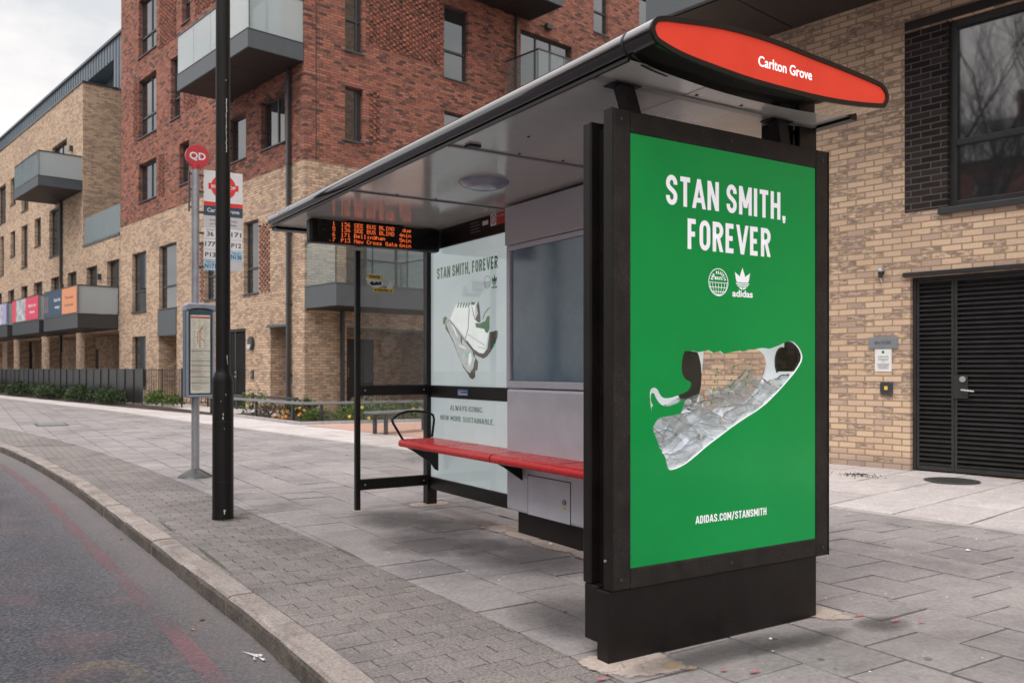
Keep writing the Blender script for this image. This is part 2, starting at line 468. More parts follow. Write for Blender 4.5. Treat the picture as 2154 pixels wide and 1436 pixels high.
plain('shoe_white', (0.56, 0.59, 0.60), 0.2, var=0.05, vscale=10, emit=(0.75, 0.8, 0.8), es=0.42)
plain('shoe_shade', (0.38, 0.42, 0.42), 0.2, var=0.2, vscale=22, emit=(0.5, 0.55, 0.55), es=0.3)
plain('shoe_shadow', (0.085, 0.07, 0.055), 0.25, var=0.15, emit=(0.1, 0.085, 0.07), es=0.12)
plain('shoe_green', (0.006, 0.20, 0.045), 0.2, var=0.1, emit=(0.0, 0.22, 0.05), es=0.15)
plain('teal_glint', (0.05, 0.65, 0.55), 0.3, var=0.05, emit=(0.05, 0.75, 0.65), es=0.3)
plain('screen_blue', (0.15, 0.245, 0.32), 0.12, var=0.25, vscale=3.5, rvar=0.08, spec=0.6)
plain('glow_lining', (0.62, 0.62, 0.65), 0.5, var=0.06, emit=(0.85, 0.86, 0.92), es=0.32)  # glow added inside the panel to brighten the bottles
plain('panel_dark_lining', (0.03, 0.028, 0.027), 0.5, var=0.1)
plain('led_face', (0.012, 0.010, 0.010), 0.22, var=0.1, spec=0.4)
plain('led_orange', (0.2, 0.03, 0.005), 0.5, var=0.0, emit=(1.0, 0.16, 0.035), es=0.65)
plain('banner_orange', (0.72, 0.30, 0.14), 0.6, var=0.04)
plain('banner_navy', (0.035, 0.075, 0.125), 0.6, var=0.05)
plain('banner_pink', (0.66, 0.06, 0.12), 0.6, var=0.05)
plain('banner_lilac', (0.36, 0.34, 0.62), 0.6, var=0.1)
plain('banner_photo', (0.42, 0.44, 0.46), 0.6, var=0.75, vscale=3.5)
plain('banner_ink_navy', (0.09, 0.07, 0.12), 0.6, var=0.05)

def glass_mat(name, tint, refl=1.0, rough=0.0, ior=1.5, haze=0.0, hazecol=(0.7, 0.75, 0.78), edge=None):
    m, t, b = new_mat(name)
    tr = N(t, 'ShaderNodeBsdfTransparent'); tr.inputs[0].default_value = (*tint, 1)
    gl = N(t, 'ShaderNodeBsdfGlossy'); gl.inputs['Roughness'].default_value = rough
    lw = N(t, 'ShaderNodeLayerWeight', i_Blend=0.5)
    pw = N(t, 'ShaderNodeMath', operation='POWER'); pw.inputs[1].default_value = 4.0
    t.links.new(lw.outputs['Facing'], pw.inputs[0])
    ma_ = N(t, 'ShaderNodeMath', operation='MULTIPLY_ADD'); ma_.inputs[1].default_value = 0.95; ma_.inputs[2].default_value = ((ior - 1) / (ior + 1)) ** 2
    t.links.new(pw.outputs[0], ma_.inputs[0])
    mu = N(t, 'ShaderNodeMath', operation='MULTIPLY', use_clamp=True)
    t.links.new(ma_.outputs[0], mu.inputs[0]); mu.inputs[1].default_value = refl
    if edge:
        er = ramp(t, [(0.35, tint), (0.95, edge)])
        t.links.new(lw.outputs['Facing'], er.inputs[0]); t.links.new(er.outputs[0], tr.inputs[0])
    src = tr.outputs[0]
    if haze:
        df = N(t, 'ShaderNodeBsdfDiffuse'); df.inputs[0].default_value = (*hazecol, 1)
        tl = N(t, 'ShaderNodeBsdfTranslucent'); tl.inputs[0].default_value = (*hazecol, 1)
        a = N(t, 'ShaderNodeMixShader'); a.inputs[0].default_value = 0.5
        t.links.new(df.outputs[0], a.inputs[1]); t.links.new(tl.outputs[0], a.inputs[2])
        h = N(t, 'ShaderNodeMixShader'); h.inputs[0].default_value = haze
        t.links.new(tr.outputs[0], h.inputs[1]); t.links.new(a.outputs[0], h.inputs[2])
        src = h.outputs[0]
    ms = N(t, 'ShaderNodeMixShader')
    t.links.new(mu.outputs[0], ms.inputs[0])
    t.links.new(src, ms.inputs[1]); t.links.new(gl.outputs[0], ms.inputs[2])
    t.links.new(ms.outputs[0], t.nodes['Material Output'].inputs[0])
    t.nodes.remove(b)
    return m
glass_mat('shelter_glass', (0.95, 0.95, 0.94), 0.8, haze=0.03, hazecol=(0.5, 0.5, 0.48))
glass_mat('balcony_glass', (0.80, 0.90, 0.90), 1.6, haze=0.46, hazecol=(0.84, 0.92, 0.94))
glass_mat('balcony_frosted', (0.72, 0.78, 0.78), 0.8, rough=0.15, haze=0.85, hazecol=(0.66, 0.70, 0.71))
glass_mat('balcony_clear', (0.86, 0.92, 0.92), 1.0, haze=0.05)
glass_mat('bottle_plastic', (0.985, 0.99, 0.995), 2.4, rough=0.03, ior=1.55, haze=0.11, hazecol=(0.92, 0.96, 0.98), edge=(0.80, 0.86, 0.88))
glass_mat('case_glass', (0.98, 0.98, 0.97), 0.55)
def pane_mat():
    m, t, b = new_mat('window_glass')
    setp(b, (0.02, 0.022, 0.025), 0.03, spec=1.0)
    b.inputs['IOR'].default_value = 1.9
pane_mat()
def leaf_mat(name, stops):
    m, t, b = new_mat(name)
    ge = N(t, 'ShaderNodeNewGeometry')
    r = ramp(t, stops)
    t.links.new(ge.outputs['Random Per Island'], r.inputs[0])
    t.links.new(r.outputs[0], b.inputs['Base Color'])
    setp(b, rough=0.55, spec=0.3)
leaf_mat('leaf_dark', [(0, (0.025, 0.045, 0.022)), (0.6, (0.05, 0.085, 0.035)), (1, (0.10, 0.13, 0.05))])
leaf_mat('leaf_fresh', [(0, (0.05, 0.10, 0.02)), (0.6, (0.10, 0.17, 0.04)), (1, (0.20, 0.24, 0.07))])
leaf_mat('leaf_heath', [(0, (0.09, 0.08, 0.06)), (0.5, (0.20, 0.15, 0.11)), (1, (0.28, 0.23, 0.15))])

# ================================================================== mesh helpers
ORG = {}
def M(n): return MATS[n]
class MB:
    def __init__(s):
        s.v = []; s.f = []; s.uv = []; s.mi = []
    def face(s, pts, uv=None, mi=0):
        i = len(s.v)
        s.v += [tuple(p) for p in pts]
        s.f.append(tuple(range(i, i + len(pts))))
        s.uv.append(uv if uv else [(0, 0)] * len(pts))
        s.mi.append(mi)
    def box(s, x0, x1, y0, y1, z0, z1, mi=0):
        P = [(x0, y0, z0), (x1, y0, z0), (x1, y1, z0), (x0, y1, z0), (x0, y0, z1), (x1, y0, z1), (x1, y1, z1), (x0, y1, z1)]
        s.solid(P, [(3, 2, 1, 0), (4, 5, 6, 7), (0, 1, 5, 4), (1, 2, 6, 5), (2, 3, 7, 6), (3, 0, 4, 7)], mi)
    def solid(s, P, F, mi=0):
        i = len(s.v)
        s.v += [tuple(p) for p in P]
        for f in F:
            s.f.append(tuple(i + k for k in f))
            pts = [P[k] for k in f]
            n = geometry.normal([Vector(p) for p in pts]) if len(pts) > 2 else Vector((0, 0, 1))
            if abs(n.z) > 0.7: u = [(p[0], p[1]) for p in pts]
            elif abs(n.x) > abs(n.y): u = [(p[1], p[2]) for p in pts]
            else: u = [(p[0], p[2]) for p in pts]
            s.uv.append(u); s.mi.append(mi)
    def prism(s, poly, axis, a0, a1, mi=0, mi_side=None):
        """poly in the two other axes (x: (y,z); y: (x,z); z: (x,y)), extruded from a0 to a1"""
        def p3(p, a):
            return {'x': (a, p[0], p[1]), 'y': (p[0], a, p[1]), 'z': (p[0], p[1], a)}[axis]
        n = len(poly); i = len(s.v)
        s.v += [p3(p, a0) for p in poly] + [p3(p, a1) for p in poly]
        tris = geometry.tessellate_polygon([[Vector((p[0], p[1], 0)) for p in poly]])
        for t in tris:
            for off in (0, n):
                s.f.append(tuple(i + off + k for k in t)); s.uv.append([tuple(poly[k]) for k in t]); s.mi.append(mi)
        for k in range(n):
            q = (k + 1) % n
            s.f.append((i + k, i + q, i + n + q, i + n + k)); s.uv.append([(0, 0)] * 4)
            s.mi.append(mi if mi_side is None else mi_side)
    def tube(s, pts, r, n=10, mi=0, cap=True, flat=None):
        pts = [Vector(p) for p in pts]
        rs = r if isinstance(r, (list, tuple)) else [r] * len(pts)
        i0 = len(s.v)
        up = None
        for k, p in enumerate(pts):
            d = (pts[min(k + 1, len(pts) - 1)] - pts[max(k - 1, 0)]).normalized()
            if up is None:
                up = Vector((0, 0, 1)) if abs(d.z) < 0.9 else Vector((1, 0, 0))
            a = d.cross(up).normalized(); b = a.cross(d).normalized(); up = b
            for j in range(n):
                t = 2 * math.pi * j / n
                s.v.append(tuple(p + (a * math.cos(t) + b * math.sin(t)) * rs[k]))
        for k in range(len(pts) - 1):
            for j in range(n):
                a = i0 + k * n + j; b = i0 + k * n + (j + 1) % n
                s.f.append((a, b, b + n, a + n)); s.uv.append([(0, 0)] * 4); s.mi.append(mi)
        if cap:
            s.f.append(tuple(i0 + j for j in reversed(range(n)))); s.uv.append([(0, 0)] * n); s.mi.append(mi)
            e = i0 + (len(pts) - 1) * n
            s.f.append(tuple(e + j for j in range(n))); s.uv.append([(0, 0)] * n); s.mi.append(mi)
    def lathe(s, prof, cx, cy, cz=0, n=20, mi=0):
        i0 = len(s.v)
        for r, z in prof:
            for j in range(n):
                t = 2 * math.pi * j / n
                s.v.append((cx + r * math.cos(t), cy + r * math.sin(t), cz + z))
        for k in range(len(prof) - 1):
            for j in range(n):
                a = i0 + k * n + j; b = i0 + k * n + (j + 1) % n
                s.f.append((a, b, b + n, a + n)); s.uv.append([(0, 0)] * 4); s.mi.append(mi)
    def wall(s, ax, c, u0, u1, z0, z1, ops=(), depth=0.2, mi=0, back=None):
        """wall in plane ax=c facing the minus side, with openings (u0,u1,z0,z1[,depth]) and brick reveals"""
        def P(u, z, d=0.0):
            return (c + d, u, z) if ax == 'x' else (u, c + d, z)
        us = sorted({u0, u1, *[o[0] for o in ops], *[o[1] for o in ops]})
        zs = sorted({z0, z1, *[o[2] for o in ops], *[o[3] for o in ops]})
        us = [u for u in us if u0 - 1e-6 <= u <= u1 + 1e-6]
        zs = [z for z in zs if z0 - 1e-6 <= z <= z1 + 1e-6]
        for a, b in zip(us, us[1:]):
            for e, f in zip(zs, zs[1:]):
                cu, cz = (a + b) / 2, (e + f) / 2
                if any(o[0] < cu < o[1] and o[2] < cz < o[3] for o in ops):
                    continue
                q = [(a, e), (b, e), (b, f), (a, f)]
                s.face([P(*p) for p in q], q, mi)
        for o in ops:
            a, b, e, f = o[:4]
            d = o[4] if len(o) > 4 else depth
            s.face([P(a, e), P(a, f), P(a, f, d), P(a, e, d)], [(a, e), (a, f), (a + d, f), (a + d, e)], mi)
            s.face([P(b, e), P(b, f), P(b, f, d), P(b, e, d)], [(b, e), (b, f), (b + d, f), (b + d, e)], mi)
            s.face([P(a, f), P(b, f), P(b, f, d), P(a, f, d)], [(a, f), (b, f), (b, f + d), (a, f + d)], mi)
            if e > z0 + 1e-6:
                s.face([P(a, e), P(b, e), P(b, e, d), P(a, e, d)], [(a, e), (b, e), (b, e + d), (a, e + d)], mi)
    def mesh(s, name, mats, org=(0, 0, 0)):
        me = bpy.data.meshes.new(name)
        me.from_pydata([(x - org[0], y - org[1], z - org[2]) for x, y, z in s.v], [], s.f)
        uvl = me.uv_layers.new(name='UVMap')
        k = 0
        for f, u in zip(s.f, s.uv):
            for q in u:
                uvl.data[k].uv = q; k += 1
        for m_ in (mats if isinstance(mats, (list, tuple)) else [mats]):
            me.materials.append(M(m_))
        for p, i in zip(me.polygons, s.mi):
            p.material_index = i
        return me
    def build(s, name, mats, parent=None, bevel=0, smooth=False, org=None):
        o_ = org if org is not None else (ORG.get(parent.name, (0, 0, 0)) if parent else (0, 0, 0))
        me = s.mesh(name, mats, o_)
        bm = bmesh.new(); bm.from_mesh(me)
        bmesh.ops.recalc_face_normals(bm, faces=bm.faces)
        bm.to_mesh(me); bm.free()
        o = bpy.data.objects.new(name, me)
        COL.objects.link(o)
        if parent:
            o.parent = parent
            ORG[o.name] = o_
        if smooth:
            for p in me.polygons: p.use_smooth = True
            me.set_sharp_from_angle(angle=R(35))
        if bevel:
            b = o.modifiers.new('bevel', 'BEVEL')
            b.width = bevel; b.segments = 2; b.limit_method = 'ANGLE'; b.angle_limit = R(40)
            b.harden_normals = False
        return o

def tag(o, label=None, cat=None, group=None, kind=None):
    if label: o['label'] = label
    if cat: o['category'] = cat
    if group: o['group'] = group
    if kind: o['kind'] = kind
    return o
def root(name, label, cat, org, rot=0.0, world=None, group=None):
    """Empty at a thing's base; parts are written in the frame's coordinates and shifted by org"""
    o = bpy.data.objects.new(name, None)
    o.empty_display_size = 0.3
    COL.objects.link(o)
    o.location = world if world is not None else org
    o.rotation_euler = (0, 0, rot)
    ORG[o.name] = org
    return tag(o, label, cat, group)
# building frame: x runs into the block, y runs along the street front
BX, BY, BA = 7.511, 22.1186, R(9.6)
def bw(x, y, z=0.0):
    return (BX + x * math.cos(BA) - y * math.sin(BA), BY + x * math.sin(BA) + y * math.cos(BA), z)
def broot(name, label, cat, x, y, z=0.0, group=None):
    return root(name, label, cat, (x, y, z), BA, bw(x, y, z), group)
def single(mb, name, mats, label, cat, org, frame='w', group=None, kind=None, bevel=0, smooth=False):
    o = mb.build(name, mats, None, bevel, smooth, org)
    o.location = bw(*org) if frame == 'b' else org
    if frame == 'b': o.rotation_euler = (0, 0, BA)
    return tag(o, label, cat, group, kind)

# ------------------------------------------------------------------ lettering
def text_geo(s, bold=0.0):
    cu = bpy.data.curves.new('lettering', 'FONT')
    cu.body = s; cu.size = 1.0; cu.resolution_u = 4; cu.offset = bold; cu.fill_mode = 'FRONT'
    ob = bpy.data.objects.new('lettering', cu)
    me = ob.to_mesh()
    v = [(p.co.x, p.co.y) for p in me.vertices]
    f = [tuple(p.vertices) for p in me.polygons]
    ob.to_mesh_clear()
    bpy.data.objects.remove(ob); bpy.data.curves.remove(cu)
    return v, f, 0.7

def arc(cx, cy, rx, ry, a0, a1, n=10):
    return [(cx + rx * math.cos(R(a0 + (a1 - a0) * i / n)), cy + ry * math.sin(R(a0 + (a1 - a0) * i / n))) for i in range(n + 1)]
def bez(a, b, c, d, n=10):
    return [tuple((1 - t) ** 3 * a[k] + 3 * (1 - t) ** 2 * t * b[k] + 3 * (1 - t) * t * t * c[k] + t ** 3 * d[k] for k in (0, 1)) for t in [i / n for i in range(n + 1)]]
# condensed industrial capitals: width, strokes ('L' polyline, 'C' closed polyline, 'Q' diagonal cut level)
def glyphs():
    G = {}
    up = arc(.5, .74, .5, .26, 0, 180); lo = arc(.5, .26, .5, .26, 180, 360)
    G['S'] = (.50, [('L', arc(.5, .76, .5, .24, -8, 180) + bez((0, .76), (0, .5), (1, .52), (1, .25))[1:] + arc(.5, .24, .5, .24, 0, -188)[1:])])
    G['O'] = (.50, [('C', up + lo)])
    G['C'] = (.49, [('L', [(1, .66)] + up + lo + [(1, .34)])])
    G['G'] = (.50, [('L', [(1, .68)] + up + lo + [(1, .48), (.55, .48)])])
    G['U'] = (.50, [('L', [(0, 1)] + lo + [(1, 1)])])
    G['D'] = (.50, [('C', [(0, 0), (0, 1)] + arc(.45, .68, .55, .32, 90, 0) + arc(.45, .32, .55, .32, 0, -90))])
    G['R'] = (.50, [('L', [(0, -.09), (0, 1)] + arc(.5, .76, .5, .24, 90, -90) + [(0, .52)]), ('Q', .5, .52, 1.0, -.09)])
    G['P'] = (.49, [('L', [(0, -.09), (0, 1)] + arc(.5, .76, .5, .24, 90, -90) + [(0, .52)])])
    G['B'] = (.50, [('C', [(0, 0), (0, 1)] + arc(.45, .77, .5, .23, 90, -90) + [(0, .54)]), ('L', [(.3, .54)] + arc(.5, .27, .5, .27, 90, -90) + [(0, 0)])])
    G['E'] = (.44, [('L', [(1.1, 1), (0, 1), (0, 0), (1.1, 0)]), ('L', [(0, .5), (.95, .5)])])
    G['F'] = (.43, [('L', [(1.1, 1), (0, 1), (0, -.09)]), ('L', [(0, .5), (.95, .5)])])
    G['L'] = (.42, [('L', [(0, 1.09), (0, 0), (1.1, 0)])])
    G['H'] = (.51, [('L', [(0, -.09), (0, 1.09)]), ('L', [(1, -.09), (1, 1.09)]), ('L', [(0, .5), (1, .5)])])
    G['T'] = (.48, [('L', [(-.2, 1), (1.2, 1)]), ('L', [(.5, -.09), (.5, 1)])])
    G['I'] = (.16, [('L', [(.5, -.09), (.5, 1.09)])])
    G['A'] = (.56, [('Q', -.1, -.09, .5, 1.09), ('Q', 1.1, -.09, .5, 1.09), ('L', [(.12, .24), (.88, .24)])])
    G['V'] = (.54, [('Q', .5, -.09, -.1, 1.09), ('Q', .5, -.09, 1.1, 1.09)])
    G['Y'] = (.52, [('Q', .5, .42, -.1, 1.09), ('Q', .5, .42, 1.1, 1.09), ('L', [(.5, -.09), (.5, .46)])])
    G['N'] = (.54, [('L', [(0, -.09), (0, 1.09)]), ('L', [(1, -.09), (1, 1.09)]), ('Q', 1, -.09, 0, 1.09)])
    G['M'] = (.64, [('L', [(0, -.09), (0, 1.09)]), ('L', [(1, -.09), (1, 1.09)]), ('Q', .5, .2, 0, 1.09), ('Q', .5, .2, 1, 1.09)])
    G['W'] = (.80, [('Q', .25, -.09, -.05, 1.09), ('Q', .25, -.09, .5, 1.09), ('Q', .75, -.09, .5, 1.09), ('Q', .75, -.09, 1.05, 1.09)])
    G['.'] = (.16, [('L', [(.5, -.09), (.5, .09)])])
    G[','] = (.16, [('L', [(.5, -.09), (.5, .09)]), ('Q', .2, -.22, .5, -.09)])
    G['/'] = (.40, [('Q', -.1, -.2, 1.1, 1.15)])
    return G
GL = glyphs()
def stroke_geo(s, w=0.17, gap=0.115):
    """cap height 1, returns verts with a tiny layer offset so overlapping strokes never coincide"""
    V = []; F = []; x = 0.0
    def quad(pts, layer):
        i = len(V); V.extend([(p[0], p[1], layer) for p in pts]); F.append((i, i + 1, i + 2, i + 3))
    for ch in s:
        if ch == ' ':
            x += 0.26; continue
        wd, st = GL[ch]
        iw = max(wd - w, 0.001); ih = 1 - w
        mp_ = lambda p: (x + w / 2 + p[0] * iw, w / 2 + p[1] * ih)
        if wd <= w + .02: mp_ = lambda p: (x + wd / 2, w / 2 + p[1] * ih)
        cl = lambda p: (p[0], min(1.0, max(0.0, p[1])))
        for k, stt in enumerate(st):
            lay = k
            if stt[0] == 'Q':
                a = mp_(stt[1:3]); b = mp_(stt[3:5])
                if stt[2] <= -.05 and stt[2] > -.15: a = (a[0], 0.0)
                if stt[4] >= 1.05 and stt[4] < 1.12: b = (b[0], 1.0)
                L = math.hypot(a[0] - b[0], a[1] - b[1]); dy = abs(a[1] - b[1]) or 1
                hw = w * .5 * min(1.12, L / dy) * (0.96)
                if ch == ',': hw = w * .36
                quad([(a[0] - hw, a[1]), (a[0] + hw, a[1]), (b[0] + hw, b[1]), (b[0] - hw, b[1])], lay)
                continue
            pts = []
            for p in stt[1]:
                q = mp_(p)
                if p[1] in (-.09, 1.09) : q = cl((q[0], 0.0 if p[1] < 0 else 1.0))
                if not pts or math.hypot(q[0] - pts[-1][0], q[1] - pts[-1][1]) > 1e-4: pts.append(q)
            closed = stt[0] == 'C'
            if closed and math.hypot(pts[0][0] - pts[-1][0], pts[0][1] - pts[-1][1]) < 1e-4: pts.pop()
            n = len(pts); Lp = []; Rp = []
            for i in range(n):
                a = pts[i - 1] if (i > 0 or closed) else None
                b = pts[(i + 1) % n] if (i < n - 1 or closed) else None
                p = pts[i]
                def nr(u, v):
                    dx, dy = v[0] - u[0], v[1] - u[1]; l = math.hypot(dx, dy) or 1
                    return (-dy / l, dx / l)
                if a and b:
                    n1, n2 = nr(a, p), nr(p, b)
                    mx_, my_ = n1[0] + n2[0], n1[1] + n2[1]
                    l2 = mx_ * mx_ + my_ * my_ or 1
                    k2 = min(2.0 / l2, 1.6)
                    nn = (mx_ * k2, my_ * k2)
                else:
                    nn = nr(p, b) if b else nr(a, p)
                Lp.append((p[0] + nn[0] * w / 2, p[1] + nn[1] * w / 2)); Rp.append((p[0] - nn[0] * w / 2, p[1] - nn[1] * w / 2))
            for i in range(n if closed else n - 1):
                j = (i + 1) % n
                quad([Lp[i], Rp[i], Rp[j], Lp[j]], lay)
        x += wd + gap
    return V, F, 1.0
def letter(s, parent, mat, O, U, Vv, cap, width=None, align='c', bold=0.0, font='b', w=0.17, lift=0.0012, name='lettering', gap=0.115):
    if font == 'd':
        v, f, ch = stroke_geo(s, w, gap)
    else:
        v, f, ch = text_geo(s, bold)
        v = [(a, b, 0) for a, b in v]
    xs = [p[0] for p in v]; x0, x1 = min(xs), max(xs)
    ky = cap / ch
    kx = width / (x1 - x0) if width else ky
    U = Vector(U).normalized(); Vv = Vector(Vv).normalized(); Nn = U.cross(Vv)
    sh = {'c': (x0 + x1) / 2, 'l': x0, 'r': x1}[align]
    O = Vector(O)
    mb = MB()
    mb.v = [tuple(O + U * ((p[0] - sh) * kx) + Vv * (p[1] * ky) + Nn * (lift + p[2] * 0.0002)) for p in v]
    mb.f = f; mb.uv = [[(0, 0)] * len(q) for q in f]; mb.mi = [0] * len(f)
    return flat(mb, name, mat, parent)
def flat(mb, name, mat, parent):
    """printed marks: faces keep their direction"""
    o_ = ORG.get(parent.name, (0, 0, 0))
    o = bpy.data.objects.new(name, mb.mesh(name, mat, o_))
    COL.objects.link(o); o.parent = parent; ORG[o.name] = o_
    return o
def ring(mb, O, U, Vv, r0, r1, a0=0, a1=360, n=40, lift=0.0, sx=1, sy=1):
    U = Vector(U); Vv = Vector(Vv); Nn = U.cross(Vv); O = Vector(O) + Nn * lift
    for i in range(n):
        a, b = R(a0 + (a1 - a0) * i / n), R(a0 + (a1 - a0) * (i + 1) / n)
        P = lambda r, t: O + U * (r * math.cos(t) * sx) + Vv * (r * math.sin(t) * sy)
        if r0 <= 0: mb.face([O, P(r1, a), P(r1, b)])
        else: mb.face([P(r0, a), P(r1, a), P(r1, b), P(r0, b)])
def pface(mb, O, U, Vv, pts, lift=0.0, mi=0):
    U = Vector(U); Vv = Vector(Vv); Nn = U.cross(Vv); O = Vector(O) + Nn * lift
    tris = geometry.tessellate_polygon([[Vector((p[0], p[1], 0)) for p in pts]])
    for t in tris:
        q = [pts[k] for k in t]
        ar = (q[1][0] - q[0][0]) * (q[2][1] - q[0][1]) - (q[2][0] - q[0][0]) * (q[1][1] - q[0][1])
        if ar < 0: q.reverse()
        mb.face([O + U * p[0] + Vv * p[1] for p in q], None, mi)
XU = (1, 0, 0); YM = (0, -1, 0); ZU = (0, 0, 1)

# ================================================================== ground, road, kerb, paving
KP = [(-60, 1.15), (0, 1.16), (3.1, 1.166), (4.24, 1.155), (5.1, 1.122), (5.9, 1.093), (7.5, 1.028), (9.84, 0.93), (11.9, 0.79), (13.98, 0.60), (15.6, 0.41), (19, -0.12), (24, -1.15), (30, -2.9), (38, -6.2), (48, -12.0), (60, -21)]
def kx(y):
    for (a, xa), (b, xb), k in [(KP[i], KP[i + 1], i) for i in range(len(KP) - 1)]:
        if a <= y <= b:
            def sl(i):
                i0, i1 = max(0, i - 1), min(len(KP) - 1, i + 1)
                return (KP[i1][1] - KP[i0][1]) / (KP[i1][0] - KP[i0][0])
            h = b - a; t = (y - a) / h
            m0, m1 = (0 if k == 0 else sl(k)), sl(k + 1)
            return (2 * t**3 - 3 * t**2 + 1) * xa + (t**3 - 2 * t**2 + t) * h * m0 + (-2 * t**3 + 3 * t**2) * xb + (t**3 - t**2) * h * m1
    return KP[-1][1]
def sb(y): return kx(y) + 0.95
def frange(a, b, s):
    n = int(round((b - a) / s)); return [a + i * s for i in range(n + 1)]
def w2b(x, y):
    dx, dy = x - BX, y - BY
    return dx * math.cos(BA) + dy * math.sin(BA), -dx * math.sin(BA) + dy * math.cos(BA)
# front line of the pale paving in the building frame
LB = [(-70, -5.6), (-30, -4.6), (-18, -4.15), (-5, -3.62), (0, -3.5), (5, -3.25), (20, -3.15), (70, -3.0)]
def lbx(y):
    for (a, xa), (b, xb) in zip(LB, LB[1:]):
        if a <= y <= b: return xa + (xb - xa) * (y - a) / (b - a)
    return LB[-1][1]

mb = MB(); mb.face([(-300, -300, -.118), (300, -300, -.118), (300, 400, -.118), (-300, 400, -.118)])
single(mb, 'ground', 'far_ground', None, None, (0, 0, 0), kind='structure')

# road with a gutter attribute
mb = MB()
ys = frange(-60, 60, 0.5)
offs = [0.0, .18, .32, .6, 1.0, 2.5, 6, 14, 40]
gut = [1.0, .8, .45, .12, 0, 0, 0, 0, 0]
for a, b in zip(ys, ys[1:]):
    for o0, o1 in zip(offs, offs[1:]):
        mb.face([(kx(a) + .05 - o1, a, -.1), (kx(a) + .05 - o0, a, -.1), (kx(b) + .05 - o0, b, -.1), (kx(b) + .05 - o1, b, -.1)])
road = single(mb, 'road', 'asphalt', None, None, (0, 0, 0), kind='structure')
at = road.data.attributes.new('gutter', 'FLOAT', 'POINT')
vals = []
for a, b in zip(ys, ys[1:]):
    for i in range(len(offs) - 1):
        vals += [gut[i + 1], gut[i], gut[i], gut[i + 1]]
for i, v in enumerate(vals): at.data[i].value = v

# worn red route line and the worn yellow lettering in the bus bay
mb = MB()
def rl(y): return kx(y) - .295
for a, b in zip(frange(-8, 26, .4), frange(-8, 26, .4)[1:]):
    mb.face([(rl(a) - .045, a, -.096), (rl(a) + .045, a, -.096), (rl(b) + .045, b, -.096), (rl(b) - .045, b, -.096)])
single(mb, 'red_line_marking', 'worn_red_paint', None, None, (0, 0, 0), kind='structure')
mb = MB()
ring(mb, (.45, 3.86, -.096), (1, 0, 0), (0, 1, 0), .155, .235, -10, 200, 24, sx=.88, sy=1.5)
mb.face([(.53, 3.83, -.096), (.62, 3.83, -.096), (.62, 3.88, -.096), (.53, 3.88, -.096)])
single(mb, 'yellow_bay_marking', 'worn_yellow_paint', None, None, (0, 0, 0), kind='structure')

# kerb stones
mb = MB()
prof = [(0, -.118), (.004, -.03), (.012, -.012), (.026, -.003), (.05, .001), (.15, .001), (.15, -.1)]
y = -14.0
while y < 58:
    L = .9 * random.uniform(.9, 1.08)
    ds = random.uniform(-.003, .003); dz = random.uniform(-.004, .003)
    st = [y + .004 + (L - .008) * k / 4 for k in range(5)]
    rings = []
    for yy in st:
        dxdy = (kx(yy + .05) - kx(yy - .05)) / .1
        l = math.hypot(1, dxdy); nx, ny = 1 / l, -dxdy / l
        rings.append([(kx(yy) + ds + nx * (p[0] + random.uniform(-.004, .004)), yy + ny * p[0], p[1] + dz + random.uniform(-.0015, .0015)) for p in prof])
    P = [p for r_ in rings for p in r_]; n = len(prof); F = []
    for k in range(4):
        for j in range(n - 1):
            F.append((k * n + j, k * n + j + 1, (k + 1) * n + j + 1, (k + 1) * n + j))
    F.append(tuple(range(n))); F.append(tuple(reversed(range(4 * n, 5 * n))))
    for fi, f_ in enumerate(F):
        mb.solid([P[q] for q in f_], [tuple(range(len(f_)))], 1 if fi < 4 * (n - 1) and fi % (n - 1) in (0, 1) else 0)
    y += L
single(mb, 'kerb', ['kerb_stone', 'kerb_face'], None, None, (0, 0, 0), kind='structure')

# bedding under all paving (joints show it)
mb = MB()
for a, b in zip(frange(-30, 58, 1), frange(-30, 58, 1)[1:]):
    mb.face([(kx(a) + .1, a, -.014), (60, a, -.014), (60, b, -.014), (kx(b) + .1, b, -.014)])
single(mb, 'paving_bed', 'joint_dirt', None, None, (0, 0, 0), kind='structure')

